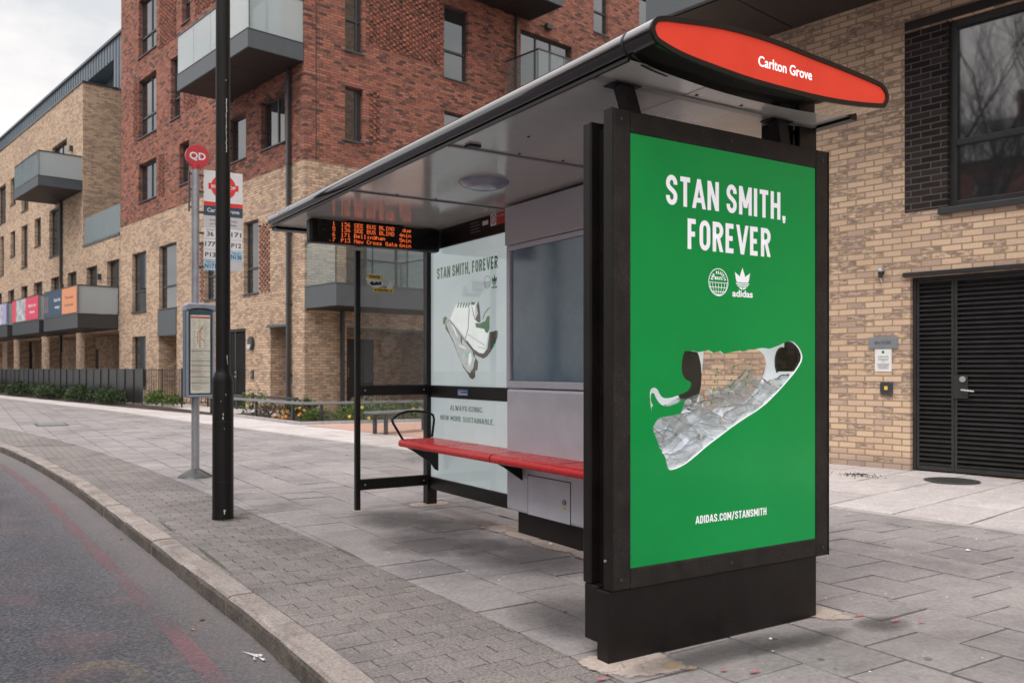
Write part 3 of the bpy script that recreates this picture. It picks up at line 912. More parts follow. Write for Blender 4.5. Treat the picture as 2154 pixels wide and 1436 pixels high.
def clip(poly, nx, ny, c):
    """keep nx*x + ny*y >= c"""
    out = []
    for i, p in enumerate(poly):
        q = poly[(i + 1) % len(poly)]
        dp, dq = nx * p[0] + ny * p[1] - c, nx * q[0] + ny * q[1] - c
        if dp >= 0: out.append(p)
        if dp * dq < 0:
            t = dp / (dp - dq); out.append((p[0] + (q[0] - p[0]) * t, p[1] + (q[1] - p[1]) * t))
    return out
def line_clip(poly, p, q):
    """keep the side to the left of p->q"""
    nx, ny = -(q[1] - p[1]), q[0] - p[0]
    return clip(poly, nx, ny, nx * p[0] + ny * p[1])
def unit(mb, poly, z, ch=.004, gap=.004, tilt=.0015):
    if len(poly) < 3: return
    ar = sum(poly[i][0] * poly[(i + 1) % len(poly)][1] - poly[(i + 1) % len(poly)][0] * poly[i][1] for i in range(len(poly))) / 2
    if abs(ar) < .0008: return
    if ar < 0: poly = poly[::-1]
    cx = sum(p[0] for p in poly) / len(poly); cy = sum(p[1] for p in poly) / len(poly)
    def ins(d): return [(p[0] + (cx - p[0]) * min(.5, d / max(.01, math.hypot(cx - p[0], cy - p[1])) * 1.35), p[1] + (cy - p[1]) * min(.5, d / max(.01, math.hypot(cx - p[0], cy - p[1])) * 1.35)) for p in poly]
    a, b = random.uniform(-tilt, tilt), random.uniform(-tilt, tilt); dz = random.uniform(-tilt, tilt)
    H = lambda p, e: z + dz + a * (p[0] - cx) / .2 + b * (p[1] - cy) / .2 - e
    o, t = ins(gap), ins(gap + ch)
    n = len(poly)
    P = [(*p, H(p, .02)) for p in o] + [(*p, H(p, ch * .8)) for p in o] + [(*p, H(p, 0)) for p in t]
    F = [tuple(range(2 * n, 3 * n))]
    for k in range(n):
        q = (k + 1) % n
        F += [(k, q, n + q, n + k), (n + k, n + q, 2 * n + q, 2 * n + k)]
    mb.solid(P, F)
# small paver strip behind the kerb
mb = MB()
for r_i, y in enumerate(frange(-4, 40, .1)):
    ph = (r_i % 2) * .1
    x = math.floor((kx(y) + .1) / .2) * .2 + ph - .2
    while x < sb(y) + .2:
        poly = [(x, y), (x + .2, y), (x + .2, y + .1), (x, y + .1)]
        poly = line_clip(poly, (kx(y + .1) + .155, y + .1), (kx(y) + .155, y))
        if len(poly) > 2: poly = line_clip(poly, (sb(y), y), (sb(y + .1), y + .1))
        unit(mb, poly, -.001, .002, .0028, .0012)
        x += .2
single(mb, 'paver_strip', 'paver_stone', None, None, (0, 0, 0), kind='structure')
# small square slabs of the footway
mb = MB()
S_ = .395
for i in range(-30, 24):
    x = 2.09 + i * S_
    for j in range(-18, 150):
        y = .18 + j * .388 + (i % 2) * .194
        if x + S_ < sb(y) - .4: continue
        bx, by = w2b(x, y)
        if bx > lbx(by) + .7 or by > 58: continue
        poly = [(x, y), (x + S_, y), (x + S_, y + .388), (x, y + .388)]
        poly = line_clip(poly, (sb(y + .388) + .002, y + .388), (sb(y) + .002, y))
        if len(poly) > 2:
            p = bw(lbx(by - 1), by - 1); q = bw(lbx(by + 1), by + 1)
            poly = line_clip(poly, p[:2], q[:2])
        unit(mb, poly, .0, .0025, .0062, .0022)
single(mb, 'slab_pavement', 'slab_stone', None, None, (0, 0, 0), kind='structure')
# edging strip and pale paving in front of the blocks
mb = MB(); me_ = MB()
y = -26.0
while y < 56:
    x0, x1 = lbx(y), lbx(y + .9)
    q = [bw(x0 + .004, y + .003)[:2], bw(x0 + .11, y + .003)[:2], bw(x1 + .11, y + .897)[:2], bw(x1 + .004, y + .897)[:2]]
    unit(me_, q, .002, .004, .001, .001)
    y += .9
single(me_, 'paving_edging', 'edging_stone', None, None, (0, 0, 0), kind='structure')
for j in range(-44, 92):
    y = j * .6
    for i in range(-9, 26):
        x = i * .9 - .4 + (j % 2) * .45
        if x > .2 and (y > -.3 or y < -14): continue
        if x + .9 < lbx(y) + .1 or x > 16: continue
        poly = [(x, y), (x + .9, y), (x + .9, y + .6), (x, y + .6)]
        poly = line_clip(poly, (lbx(y + .6) + .115, y + .6), (lbx(y) + .115, y))
        if len(poly) > 2:
            unit(mb, [bw(*p)[:2] for p in poly], .001, .003, .012, .001)
single(mb, 'pale_paving', 'pale_stone', None, None, (0, 0, 0), kind='structure')
# pink tarmac strip, soil bed with edging
def bsheet(mb, poly, z): mb.face([(*bw(*p)[:2], z) for p in poly])
mb = MB(); bsheet(mb, [(-2.28, -8.6), (3.5, -9.8), (3.5, -5.95), (.3, -5.05), (-2.2, -4.1)], .006)
single(mb, 'pink_tarmac_path', 'pink_tarmac', None, None, (0, 0, 0), kind='structure')
BED = [(-2.15, -3.85), (4.0, -5.8), (4.0, -.05), (-.03, -.05), (-.03, .9), (-1.75, .9)]
mb = MB(); mb.prism([bw(*p)[:2] for p in BED], 'z', -.01, .045)
single(mb, 'flower_bed_soil', 'soil', None, None, (0, 0, 0), kind='structure')
mb = MB()
for (a, b) in [(BED[0], BED[1]), (BED[5], BED[0])]:
    a, b = Vector(bw(*a)), Vector(bw(*b)); d = (b - a).normalized(); n_ = Vector((d.y, -d.x, 0))
    q = [a - d * .03, b + d * .03, b + d * .03 + n_ * .06, a - d * .03 + n_ * .06]
    mb.prism([(p.x, p.y) for p in q], 'z', -.01, .07)
single(mb, 'bed_edging', 'edging_stone', None, None, (0, 0, 0), kind='structure', bevel=.008)
mb = MB(); bsheet(mb, [(-2.0, .95), (-1.65, .95), (-1.2, 6.2), (-1.35, 48), (-2.3, 48), (-2.2, 9)], .012)
bsheet(mb, [(-.1, -7.9), (2.6, -8.8), (2.6, -7.4), (-.1, -6.7)], .013)
single(mb, 'planting_strip_soil', 'soil', None, None, (0, 0, 0), kind='structure')
# mortar patches, painted contact shade with staining and spray marks with broken edges: cover fades out to the rim
def broken_mat(name, col, nscale, sharp, amount, rough=.9, var=.25):
    m, t, b = new_mat(name)
    c = N(t, 'ShaderNodeTexCoord')
    n = N(t, 'ShaderNodeTexNoise', i_Scale=nscale, i_Detail=6.0, i_Roughness=0.7)
    t.links.new(c.outputs['Object'], n.inputs['Vector'])
    at = N(t, 'ShaderNodeAttribute', attribute_name='cover')
    ad = N(t, 'ShaderNodeMath', operation='ADD'); t.links.new(at.outputs['Fac'], ad.inputs[0]); t.links.new(n.outputs[0], ad.inputs[1])
    hf = N(t, 'ShaderNodeMath', operation='MULTIPLY'); t.links.new(ad.outputs[0], hf.inputs[0]); hf.inputs[1].default_value = .5
    r = ramp(t, [(.46 - sharp, (0, 0, 0)), (.46 + sharp, (amount, amount, amount))]); t.links.new(hf.outputs[0], r.inputs[0])
    n2 = N(t, 'ShaderNodeTexNoise', i_Scale=nscale * 2.5, i_Detail=6.0, i_Roughness=0.75)
    t.links.new(c.outputs['Object'], n2.inputs['Vector'])
    v = ramp(t, [(.3, tuple(x * (1 - var) for x in col)), (.7, tuple(x * (1 + var) for x in col))]); t.links.new(n2.outputs[0], v.inputs[0])
    t.links.new(v.outputs[0], b.inputs['Base Color']); setp(b, rough=rough, spec=.3)
    bump(t, b, n2.outputs[0], .5, .004)
    tr = N(t, 'ShaderNodeBsdfTransparent'); ms = N(t, 'ShaderNodeMixShader')
    t.links.new(r.outputs[0], ms.inputs[0]); t.links.new(tr.outputs[0], ms.inputs[1]); t.links.new(b.outputs[0], ms.inputs[2])
    t.links.new(ms.outputs[0], t.nodes['Material Output'].inputs[0])
broken_mat('mortar_patch', (0.44, 0.375, 0.335), 22, .05, 1.0)
broken_mat('shade_stain', (0.075, 0.072, 0.074), 5, .25, .5, rough=.6)
broken_mat('spray_mark', (0.50, 0.16, 0.20), 60, .12, .8)
broken_mat('moss_mark', (0.075, 0.09, 0.045), 30, .16, .45)
broken_mat('rust_mark', (0.46, 0.30, 0.14), 30, .18, .45)
def patches(name, mat, items):
    mb = MB(); cov = []
    for (cx, cy, rx, ry, z) in items:
        K = 18
        ring_ = lambda f: [(cx + rx * f * math.cos(2 * math.pi * k / K), cy + ry * f * math.sin(2 * math.pi * k / K), z) for k in range(K)]
        r1, r2 = ring_(.6), ring_(1.15)
        for k in range(K):
            q = (k + 1) % K
            mb.face([(cx, cy, z), r1[k], r1[q]]); cov += [1, .72, .72]
            mb.face([r1[k], r2[k], r2[q], r1[q]]); cov += [.72, 0, 0, .72]
    o = single(mb, name, mat, None, None, (0, 0, 0), kind='structure')
    a = o.data.attributes.new('cover', 'FLOAT', 'POINT')
    for i_, v in enumerate(cov): a.data[i_].value = v
patches('mortar_patches', 'mortar_patch', [(2.29, 2.67, .21, .17, .0055), (2.17, 2.74, .10, .12, .0058), (2.36, 2.58, .12, .09, .0061), (3.53, 2.75, .12, .17, .0055), (3.56, 2.63, .06, .05, .0058), (3.45, 6.80, .24, .15, .0055), (3.38, 6.86, .12, .09, .0058), (2.785, 6.81, .075, .065, .0055),
    (3.40, 5.45, .17, .20, .0055), (3.36, 5.15, .11, .25, .0058), (3.34, 4.75, .11, .3, .0061), (3.36, 4.25, .12, .35, .0064)])
patches('shade_stains', 'shade_stain', [(2.9, 6.2, .35, .5, .0068), (3.15, 5.75, .3, .35, .0071), (2.75, 5.3, .4, .5, .0074), (3.0, 4.6, .35, .55, .0077), (3.62, 2.46, .15, .10, .0068), (2.7, 2.58, .5, .10, .0071), (3.1, 2.5, .3, .08, .0074), (2.5, 3.3, .3, .4, .0068)])  # contact shade painted round bench and panel base, mixed with dirty staining
patches('pink_spray_marking', 'spray_mark', [(2.62, 2.34, .030, .014, .0085), (2.53, 2.42, .018, .012, .0085), (3.64, 2.60, .035, .014, .0085), (3.72, 2.46, .036, .013, .0085), (2.06, 2.60, .028, .012, .0085), (3.80, 2.38, .03, .01, .0085)])
patches('moss_marking', 'moss_mark', [(1.78, 7.0, .14, .10, .004), (1.30, 5.6, .018, .5, .004), (1.27, 6.9, .016, .35, .004), (1.73, 6.93, .05, .04, .0046), (2.08, 5.3, .02, .3, .006), (3.34, 2.06, .02, .02, .0085)])
patches('rust_marking', 'rust_mark', [(2.39, 2.56, .045, .03, .0085), (2.44, 2.50, .03, .02, .0088)])

# ================================================================== buildings
def A3(ax, c, u, z, d=0.0):
    return (c + d, u, z) if ax == 'x' else (u, c + d, z)
def abox(mb, ax, c, d0, d1, u0, u1, z0, z1, mi=0):
    if ax == 'x': mb.box(c + d0, c + d1, u0, u1, z0, z1, mi)
    else: mb.box(u0, u1, c + d0, c + d1, z0, z1, mi)
def window(par, ax, c, u0, u1, z0, z1, d=.2, transom=None, mull=(), sill=True, fw=.055, name='window', fm='dark_frame'):
    f = MB(); e = .004
    a, b = d - .075, d - .005
    abox(f, ax, c, a, b, u0 + e, u0 + fw, z0 + e, z1 - e)
    abox(f, ax, c, a, b, u1 - fw, u1 - e, z0 + e, z1 - e)
    abox(f, ax, c, a, b, u0 + fw, u1 - fw, z0 + e, z0 + fw)
    abox(f, ax, c, a, b, u0 + fw, u1 - fw, z1 - fw, z1 - e)
    xs = [u0 + fw] + [u0 + (u1 - u0) * m for m in mull] + [u1 - fw]
    for m in xs[1:-1]:
        abox(f, ax, c, a, b, m - .035, m + .035, z0 + fw, z1 - fw)
    if transom:
        zt = z0 + (z1 - z0) * transom
        for i in range(len(xs) - 1):
            l = xs[i] + (.035 if i else 0); r = xs[i + 1] - (.035 if i < len(xs) - 2 else 0)
            abox(f, ax, c, a - .012, b, l, r, zt - .035, zt + .035)
    w = f.build(name, fm, par, bevel=.006)
    p = MB(); abox(p, ax, c, d - .045, d - .03, u0 + fw, u1 - fw, z0 + fw, z1 - fw)
    p.build('pane', 'window_glass', w)
    if sill:
        s = MB(); abox(s, ax, c, -.05, d - .075, u0 + e, u1 - e, z0 + e, z0 + .035)
        abox(s, ax, c, -.05, -.005, u0 - .04, u0 + e, z0 + e, z0 + .035)
        abox(s, ax, c, -.05, -.005, u1 - e, u1 + .04, z0 + e, z0 + .035)
        s.build('sill', 'slate_metal', w)
    return w
def balcony(par, side, lo, hi, wl, out, z0, z1, zt, glass='balcony_glass', ends=True, step=1.25, rail='charcoal_metal', slab='slate_metal', near_side=None):
    """side 'x': sticks out of the plane x=wl towards -x over y lo..hi; side 'y': out of plane y=wl towards -y over x lo..hi"""
    e = wl - out
    s = MB()
    if side == 'x': s.box(e, wl - .003, lo, hi, z0, z1)
    else: s.box(lo, hi, e, wl - .003, z0, z1)
    # underside lining and capping lip
    if side == 'x': s.box(e - .012, wl - .003, lo - .012, hi + .012, z1, z1 + .02)
    else: s.box(lo - .012, hi + .012, e - .012, wl - .003, z1, z1 + .02)
    o = s.build('balcony', slab, par, bevel=.01)
    u = MB()
    if side == 'x':
        n = max(2, int((hi - lo) / 1.2))
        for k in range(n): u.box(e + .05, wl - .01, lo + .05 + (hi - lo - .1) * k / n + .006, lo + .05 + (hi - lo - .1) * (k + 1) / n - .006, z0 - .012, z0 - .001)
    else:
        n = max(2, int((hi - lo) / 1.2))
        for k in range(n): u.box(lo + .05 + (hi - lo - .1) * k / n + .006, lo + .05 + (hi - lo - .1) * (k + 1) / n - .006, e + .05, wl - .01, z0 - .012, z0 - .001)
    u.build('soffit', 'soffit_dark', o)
    n = max(1, int(round((hi - lo) / step)))
    zb = z1 + .03
    for k in range(n):
        g = MB(); a, b = lo + (hi - lo) * k / n + .012, lo + (hi - lo) * (k + 1) / n - .012
        if side == 'x': g.box(e + .02, e + .034, a, b, zb, zt - .04)
        else: g.box(a, b, e + .02, e + .034, zb, zt - .04)
        g.build('glass_panel', glass, o)
    for c_ in (lo + .02, hi - .034):
        g = MB()
        gm = near_side if (near_side and c_ < (lo + hi) / 2) else glass
        if side == 'x': g.box(e + .045, wl - .02, c_, c_ + .014, zb, zt - .04)
        else: g.box(c_, c_ + .014, e + .045, wl - .02, zb, zt - .04)
        g.build('glass_panel', gm, o)
    r = MB()
    if side == 'x':
        r.box(e + .005, e + .05, lo, hi, zt - .04, zt)
        for c_ in (lo, hi - .045): r.box(e + .05, wl - .003, c_, c_ + .045, zt - .04, zt)
        for k in range(n + 1):
            p = min(max(lo + (hi - lo) * k / n, lo + .012), hi - .012); r.box(e + .036, e + .05, p - .012, p + .012, z1 + .02, zt - .04)
    else:
        r.box(lo, hi, e + .005, e + .05, zt - .04, zt)
        for c_ in (lo, hi - .045): r.box(c_, c_ + .045, e + .05, wl - .003, zt - .04, zt)
        for k in range(n + 1):
            p = min(max(lo + (hi - lo) * k / n, lo + .012), hi - .012); r.box(p - .012, p + .012, e + .036, e + .05, z1 + .02, zt - .04)
    r.build('handrail', rail, o)
    return o
def bricks_out(par, ax, c, u0, u1, z0, z1, mat='red_brick', name='brick_relief'):
    mb = MB()
    nz_ = int((z1 - z0) / .075)
    for r_ in range(nz_):
        z = z0 + r_ * .075 + .005
        off = (r_ % 2) * .1125
        u = u0 + off
        while u + .105 <= u1 + .001:
            h = random.uniform(.028, .036)
            abox(mb, ax, c, -h, .0, u + .004, u + .10, z, z + .064)
            u += .225
    for i, q in enumerate(mb.uv):   # each projecting header gets its own place on the brick map
        k = i // 6
        bu, bv = (k * 37 % 61) * .225 + .03, (k * 17 % 53) * .075 + .012
        mb.uv[i] = [(bu, bv), (bu + .1, bv), (bu + .1, bv + .055), (bu, bv + .055)]
    return mb.build(name, mat, par)
def louvre_door(par, ax, c, u0, u1, z0, z1, d, leaves, pitch, handle=None, name='door'):
    f = MB(); e = .004
    abox(f, ax, c, d - .07, d, u0 + e, u0 + .04, z0 + .01, z1 - e)
    abox(f, ax, c, d - .07, d, u1 - .04, u1 - e, z0 + .01, z1 - e)
    abox(f, ax, c, d - .07, d, u0 + .04, u1 - .04, z1 - .03, z1 - e)
    o = f.build(name, 'dark_louvre', par, bevel=.004)
    bk = MB(); abox(bk, ax, c, d + .01, d + .03, u0, u1, z0, z1); bk.build('backing', 'window_lining', o)
    for (a, b) in leaves:
        m = MB()
        for x0, x1 in ((a, a + .03), (b - .03, b)): abox(m, ax, c, d - .06, d - .01, x0, x1, z0 + .02, z1 - .035)
        abox(m, ax, c, d - .06, d - .01, a + .03, b - .03, z0 + .02, z0 + .07)
        abox(m, ax, c, d - .06, d - .01, a + .03, b - .03, z1 - .07, z1 - .035)
        z = z0 + .08
        while z < z1 - .12:
            p = [(d - .062, z), (d - .062, z + pitch * .14), (d - .020, z + pitch * .66), (d - .016, z + pitch * .6), (d - .056, z)]
            if ax == 'x': m.prism([(c + q[0], q[1]) for q in p], 'y', a + .03, b - .03)
            else: m.prism([(c + q[0], q[1]) for q in p], 'x', a + .03, b - .03)
            z += pitch
        m.build('leaf', 'dark_louvre', o)
    if handle:
        u, z = handle
        h = MB(); abox(h, ax, c, d - .078, d - .0625, u - .05, u + .10, z - .10, z + .16); h.build('lock_plate', 'dark_louvre', o)
        h = MB()
        if ax == 'x':
            h.tube([(c + d - .08, u, z), (c + d - .13, u, z), (c + d - .14, u - .14, z - .015)], .012)
            h.tube([(c + d - .08, u, z + .12), (c + d - .10, u, z + .12)], .034, 16)
        else:
            h.tube([(u, c + d - .08, z), (u, c + d - .13, z), (u + .14, c + d - .14, z - .015)], .012)
            h.tube([(u, c + d - .08, z + .12), (u, c + d - .10, z + .12)], .034, 16)
        h.build('handle', 'bright_steel', o, smooth=True)
    return o

# ---------------------------------------------------------------- red brick block
RB = broot('apartment_block', 'red brick apartment block on a pale brick base, with a projecting balcony at its corner', 'building', 0, 0)
ZS = 6.78
redA = [(10.9, 12.75, 7.38, 8.84), (10.9, 12.75, 9.78, 11.98), (10.9, 12.75, 12.79, 15.0), (7.85, 8.72, 7.41, 8.86), (8.64, 9.5, 9.78, 11.95), (7.77, 8.5, 12.81, 15.0), (3.54, 4.78, 7.42, 8.83), (1.10, 2.55, 7.42, 8.85), (1.3, 3.7, 9.87, 12.0)]
bufA = [(2.73, 3.70, 3.38, 5.55), (8.99, 10.66, 3.3, 5.58), (11.96, 13.51, 3.32, 5.58), (5.6, 6.6, 3.38, 5.55), (12.0, 13.5, .5, 2.43), (8.99, 10.7, 0, 2.375, 1.1), (3.58, 5.4, 0, 2.41), (.88, 1.98, 0, 2.41, 1.0)]
redB = [(1.24, 1.82, 9.94, 12.3), (1.24, 1.82, 7.47, 9.0), (4.66, 5.6, 9.97, 12.25), (4.66, 5.6, 7.02, 9.0), (7.8, 10.2, 9.97, 12.29), (11.3, 12.1, 13.1, 15.2), (13.8, 15.0, 12.9, 15.2)]
bufB = [(1.28, 4.1, 3.42, 5.6), (1.3, 4.2, 0, 2.35, 1.6)]
mb = MB()
mb.wall('x', 0, .12, 14.73, ZS, 19, redA, .22, 0)
mb.wall('y', 0, .12, 16, ZS, 19, redB, .22, 0)
# chamfered corner bricks
mb.face([(0, .12, ZS), (0, 0, ZS), (0, 0, 19), (0, .12, 19)], [(.12, ZS), (0, ZS), (0, 19), (.12, 19)], 0)
mb.face([(0, 0, ZS), (.12, 0, ZS), (.12, 0, 19), (0, 0, 19)], [(0, ZS), (.12, ZS), (.12, 19), (0, 19)], 0)
mb.face([(0, 14.73, ZS), (10, 14.73, ZS), (10, 14.73, 19), (0, 14.73, 19)], [(0, ZS), (10, ZS), (10, 19), (0, 19)], 0)
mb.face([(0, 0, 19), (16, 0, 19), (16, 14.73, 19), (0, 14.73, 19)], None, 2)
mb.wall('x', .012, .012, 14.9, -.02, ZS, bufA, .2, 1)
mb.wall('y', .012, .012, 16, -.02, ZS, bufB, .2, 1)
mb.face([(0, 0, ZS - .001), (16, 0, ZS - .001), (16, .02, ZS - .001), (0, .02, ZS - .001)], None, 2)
mb.build('wall', ['red_brick', 'buff_brick', 'soffit_dark'], RB)
for k, o in enumerate(redA):
    if k == 8: window(RB, 'x', 0, *o[:4], transom=None, mull=(.5,), sill=False)
    else: window(RB, 'x', 0, *o[:4], d=.21, transom=.36 if o[3] - o[2] > 2 else None, mull=(.45,) if o[1] - o[0] > 1.3 else ())
for k, o in enumerate(bufA[:5]): window(RB, 'x', .012, *o[:4], d=.19, transom=.36 if k < 4 else None, mull=())
for k, o in enumerate(redB):
    if k == 4: window(RB, 'y', 0, *o[:4], d=.21, transom=None, mull=(.33, .62), sill=False, name='balcony_door')
    else: window(RB, 'y', 0, *o[:4], d=.21, transom=.4 if o[3] - o[2] > 2 else None, mull=(.75,) if o[1] - o[0] < .7 else ())
window(RB, 'y', .012, *bufB[0][:4], d=.19, mull=(.25, .62), sill=False, name='balcony_door')
m = MB(); m.box(.345, .365, -.0025, .004, ZS + .02, 18.9); m.build('movement_joint', 'soffit_dark', RB)
# recess interiors
mb = MB()
mb.wall('x', 1.1, 8.99, 10.7, 0, 2.375, [(9.2, 10.2, 0, 2.1)], .08, 0)
mb.wall('x', 1.0, .88, 1.98, 0, 2.41, [(1.0, 1.85, 0, 2.1)], .08, 0)
mb.wall('y', 1.6, 1.3, 4.2, 0, 2.35, [(2.2, 3.2, 0, 2.1)], .08, 0)
mb.build('porch_wall', 'buff_brick', RB)
for (ax, c, a, b) in (('x', 1.18, 9.2, 10.2), ('x', 1.08, 1.0, 1.85), ('y', 1.68, 2.2, 3.2)):
    m = MB(); abox(m, ax, c, -.03, .0, a, b, .01, 2.1); o = m.build('door', 'door_wood', RB, bevel=.005)
    m = MB()
    if ax == 'x': m.tube([(c - .06, a + .12, .95), (c - .06, a + .12, 1.25)], .012)
    else: m.tube([(a + .12, c - .06, .95), (a + .12, c - .06, 1.25)], .012)
    m.build('handle', 'bright_steel', o, smooth=True)
louvre_door(RB, 'x', .012, 3.58, 5.4, 0, 2.41, .14, [(3.645, 4.46), (4.465, 5.335)], .06, handle=(4.38, .98))
m = MB(); m.box(-.02, .10, 8.99, 10.74, 2.375, 3.27); m.build('spandrel_panel', 'slate_metal', RB, bevel=.006)
m = MB(); m.solid([(-.10, .84, 2.36), (-.10, 2.02, 2.36), (.3, 2.02, 2.36), (.3, .84, 2.36), (-.10, .84, 2.43), (-.10, 2.02, 2.43), (.3, 2.02, 2.43), (.3, .84, 2.43)], [(0, 1, 2, 3), (4, 5, 6, 7), (0, 1, 5, 4), (1, 2, 6, 5), (2, 3, 7, 6), (3, 0, 4, 7)])
m.build('porch_canopy', 'slate_metal', RB, bevel=.005)
m = MB(); m.box(1.3, 4.2, .012, .10, 2.28, 2.35); m.build('porch_lintel', 'slate_metal', RB)
bricks_out(RB, 'x', .012, 2.0, 2.67, 3.4, 5.36)
bricks_out(RB, 'x', .012, 6.62, 7.0, 3.4, 5.36)
for (a, b, z0, z1) in ((9.0, 10.6, 12.6, 15.0), (12.85, 13.3, 9.8, 12.0), (10.1, 10.7, 7.4, 8.85), (7.2, 8.4, 9.9, 11.2), (5.0, 7.4, 12.8, 15.0)):
    bricks_out(RB, 'x', 0, a, b, z0, z1)
bricks_out(RB, 'y', 0, 1.9, 4.6, 10.32, 13.1)
bricks_out(RB, 'y', 0, 2.02, 2.38, 7.58, 9.1)
balcony(RB, 'x', .02, 4.75, 0, 1.57, 9.36, 9.83, 11.0)
balcony(RB, 'y', .02, 4.4, .012, 1.62, 2.80, 3.37, 4.55, glass='balcony_clear')
balcony(RB, 'y', 7.17, 10.6, 0, 1.5, 9.45, 9.9, 11.1, glass='balcony_clear')
balcony(RB, 'y', 4.2, 8.22, 0, 1.53, 12.65, 13.1, 14.2)
for (x, y, z0, z1, w) in ((-.08, .74, .05, 9.34, .055), (1.12, -.07, .05, 2.78, .05), (7.55, -.07, 9.9, 12.64, .045)):
    m = MB(); m.box(x - w, x + w, y - w, y + w, z0, z1)
    o = m.build('downpipe', 'charcoal_metal', RB, bevel=.02)
    k = MB(); z = z0 + 1.0
    while z < z1:
        if y > 0: k.box(x - w - .012, x + w + .03, y - w - .012, y + w + .012, z, z + .03)
        else: k.box(x - w - .012, x + w + .012, y - w - .012, y + w + .02, z, z + .03)
        z += 1.9
    k.build('bracket', 'charcoal_metal', o)
# bulkhead lamp, entry phone, small lamp by the upper balcony
m = MB(); pts = [(math.cos(2 * math.pi * k / 20) * .15, math.sin(2 * math.pi * k / 20) * .2) for k in range(20)]
m.prism([(3.12 + p[0], 1.95 + p[1]) for p in pts], 'x', -.09, .012)
bl = m.build('wall_lamp', 'charcoal_metal', RB, bevel=.02)
m = MB(); m.prism([(3.14 + p[0] * .8, 1.92 + min(0, p[1]) * .75) for p in pts if p[1] <= .001], 'x', -.115, -.091); m.build('lamp_glass', 'wall_lamp_glass', bl)
m = MB(); m.box(-.03, .012, 3.02, 3.17, .92, 1.17); o = m.build('entry_phone', 'charcoal_metal', RB, bevel=.008)
m = MB(); m.box(-.036, -.0305, 3.06, 3.13, 1.0, 1.08); m.build('keypad', 'grey_steel', o)
m = MB(); m.box(8.87, 9.13, -.16, 0, 12.56, 12.74); m.build('wall_lamp', 'charcoal_metal', RB, bevel=.02)

# ---------------------------------------------------------------- pale brick block with zinc attic
TB = broot('apartment_block', 'long pale brick apartment block with a grey zinc attic, left of the red one', 'building', 0, 14.9)
lowA = [(14.98, 16.5, 3.4, 5.57), (17.8, 19.28, 3.4, 5.57), (20.77, 22.19, 3.4, 5.57), (23.6, 25.0, 3.4, 5.57), (26.6, 28.3, 3.4, 5.57), (29.55, 30.9, 3.4, 5.57), (32.5, 33.95, 3.4, 5.57), (35.5, 37.0, 3.4, 5.57), (39, 40.5, 3.4, 5.57),
        (14.98, 39.5, 0, 2.72, 1.6)]
upA = [(35.0, 36.0, 6.53, 8.8), (32.26, 33.37, 7.35, 8.78), (29.55, 30.88, 6.53, 8.78), (26.88, 28.09, 7.35, 8.8), (23.2, 25.3, 6.55, 8.85), (22.3, 24.8, 9.5, 11.8), (29.35, 30.88, 9.5, 11.7), (32.15, 33.37, 10.2, 11.7), (34.5, 36.5, 9.5, 11.7), (38.5, 40, 6.53, 8.8), (38.5, 40, 9.5, 11.7)]
mb = MB()
mb.wall('x', 0.0, 14.9, 52, -.02, 6.5, lowA, .25, 0)
mb.wall('x', 0.0, 19.8, 52, 6.5, 13.72, upA, .25, 0)
mb.wall('y', 19.8, 0.0, 11, 6.5, 13.72, [], .2, 0)
mb.face([(0, 14.9, 6.5), (11, 14.9, 6.5), (11, 19.8, 6.5), (0, 19.8, 6.5)], None, 1)
mb.face([(0, 19.8, 13.72), (11, 19.8, 13.72), (11, 52, 13.72), (0, 52, 13.72)], None, 1)
DOORS = [(16.6, 17.7), (18.6, 19.6), (23.1, 24.8), (29.4, 31.1), (35.6, 37)]
mb.wall('x', 1.6, 14.98, 39.5, 0, 2.72, [(a, b, 0, 2.15) for a, b in DOORS], .06, 0)
for a, b in ((19.56, 20.84), (25.28, 26.7), (31.3, 32.6), (34.17, 35.3)):
    mb.wall('x', 0.0, a, b, 0, 2.72, [], .2, 0); mb.wall('y', a, 0.0, .45, 0, 2.72, [], .2, 0); mb.wall('y', b, 0.0, .45, 0, 2.72, [], .2, 0); mb.wall('x', .45, a, b, 0, 2.72, [], .2, 0)
mb.build('wall', ['buff_brick', 'slate_metal'], TB)
m = MB(); m.box(-.04, 11, 19.76, 19.84, 13.72, 13.80); m.box(-.04, .08, 19.84, 52, 13.72, 13.80); m.build('parapet_coping', 'charcoal_metal', TB)
for k, o in enumerate(lowA[:9]): window(TB, 'x', 0, *o[:4], d=.22, transom=.36)
for o in upA: window(TB, 'x', 0, *o[:4], d=.22, transom=.36 if o[3] - o[2] > 2 and o[1] - o[0] < 2 else None, mull=(.5,) if o[1] - o[0] > 2 else ())
for (a, b) in DOORS:
    m = MB(); m.box(1.62, 1.655, a, b, .01, 2.15); m.build('door', 'door_wood', TB, bevel=.005)
for y in (21.75, 27.6, 33.2):
    m = MB(); m.box(.9, 1.02, y, y + .14, 0, 2.72); m.build('post', 'charcoal_metal', TB)
m = MB(); m.box(-.13, -.02, 22.95, 23.06, 2.0, 9.0); m.build('downpipe', 'charcoal_metal', TB)
for (a, b) in ((15.05, 20.0), (20.8, 25.7), (26.78, 31.6), (32.6, 38.0)):
    balcony(TB, 'x', a, b, 0, 1.5, 2.79, 3.33, 4.46, glass='balcony_frosted', step=2.5, slab='charcoal_metal', rail='dark_frame')
balcony(TB, 'x', 19.85, 24.15, 0, 1.76, 9.0, 9.42, 10.5, step=1.1, near_side='balcony_frosted', rail='dark_frame')
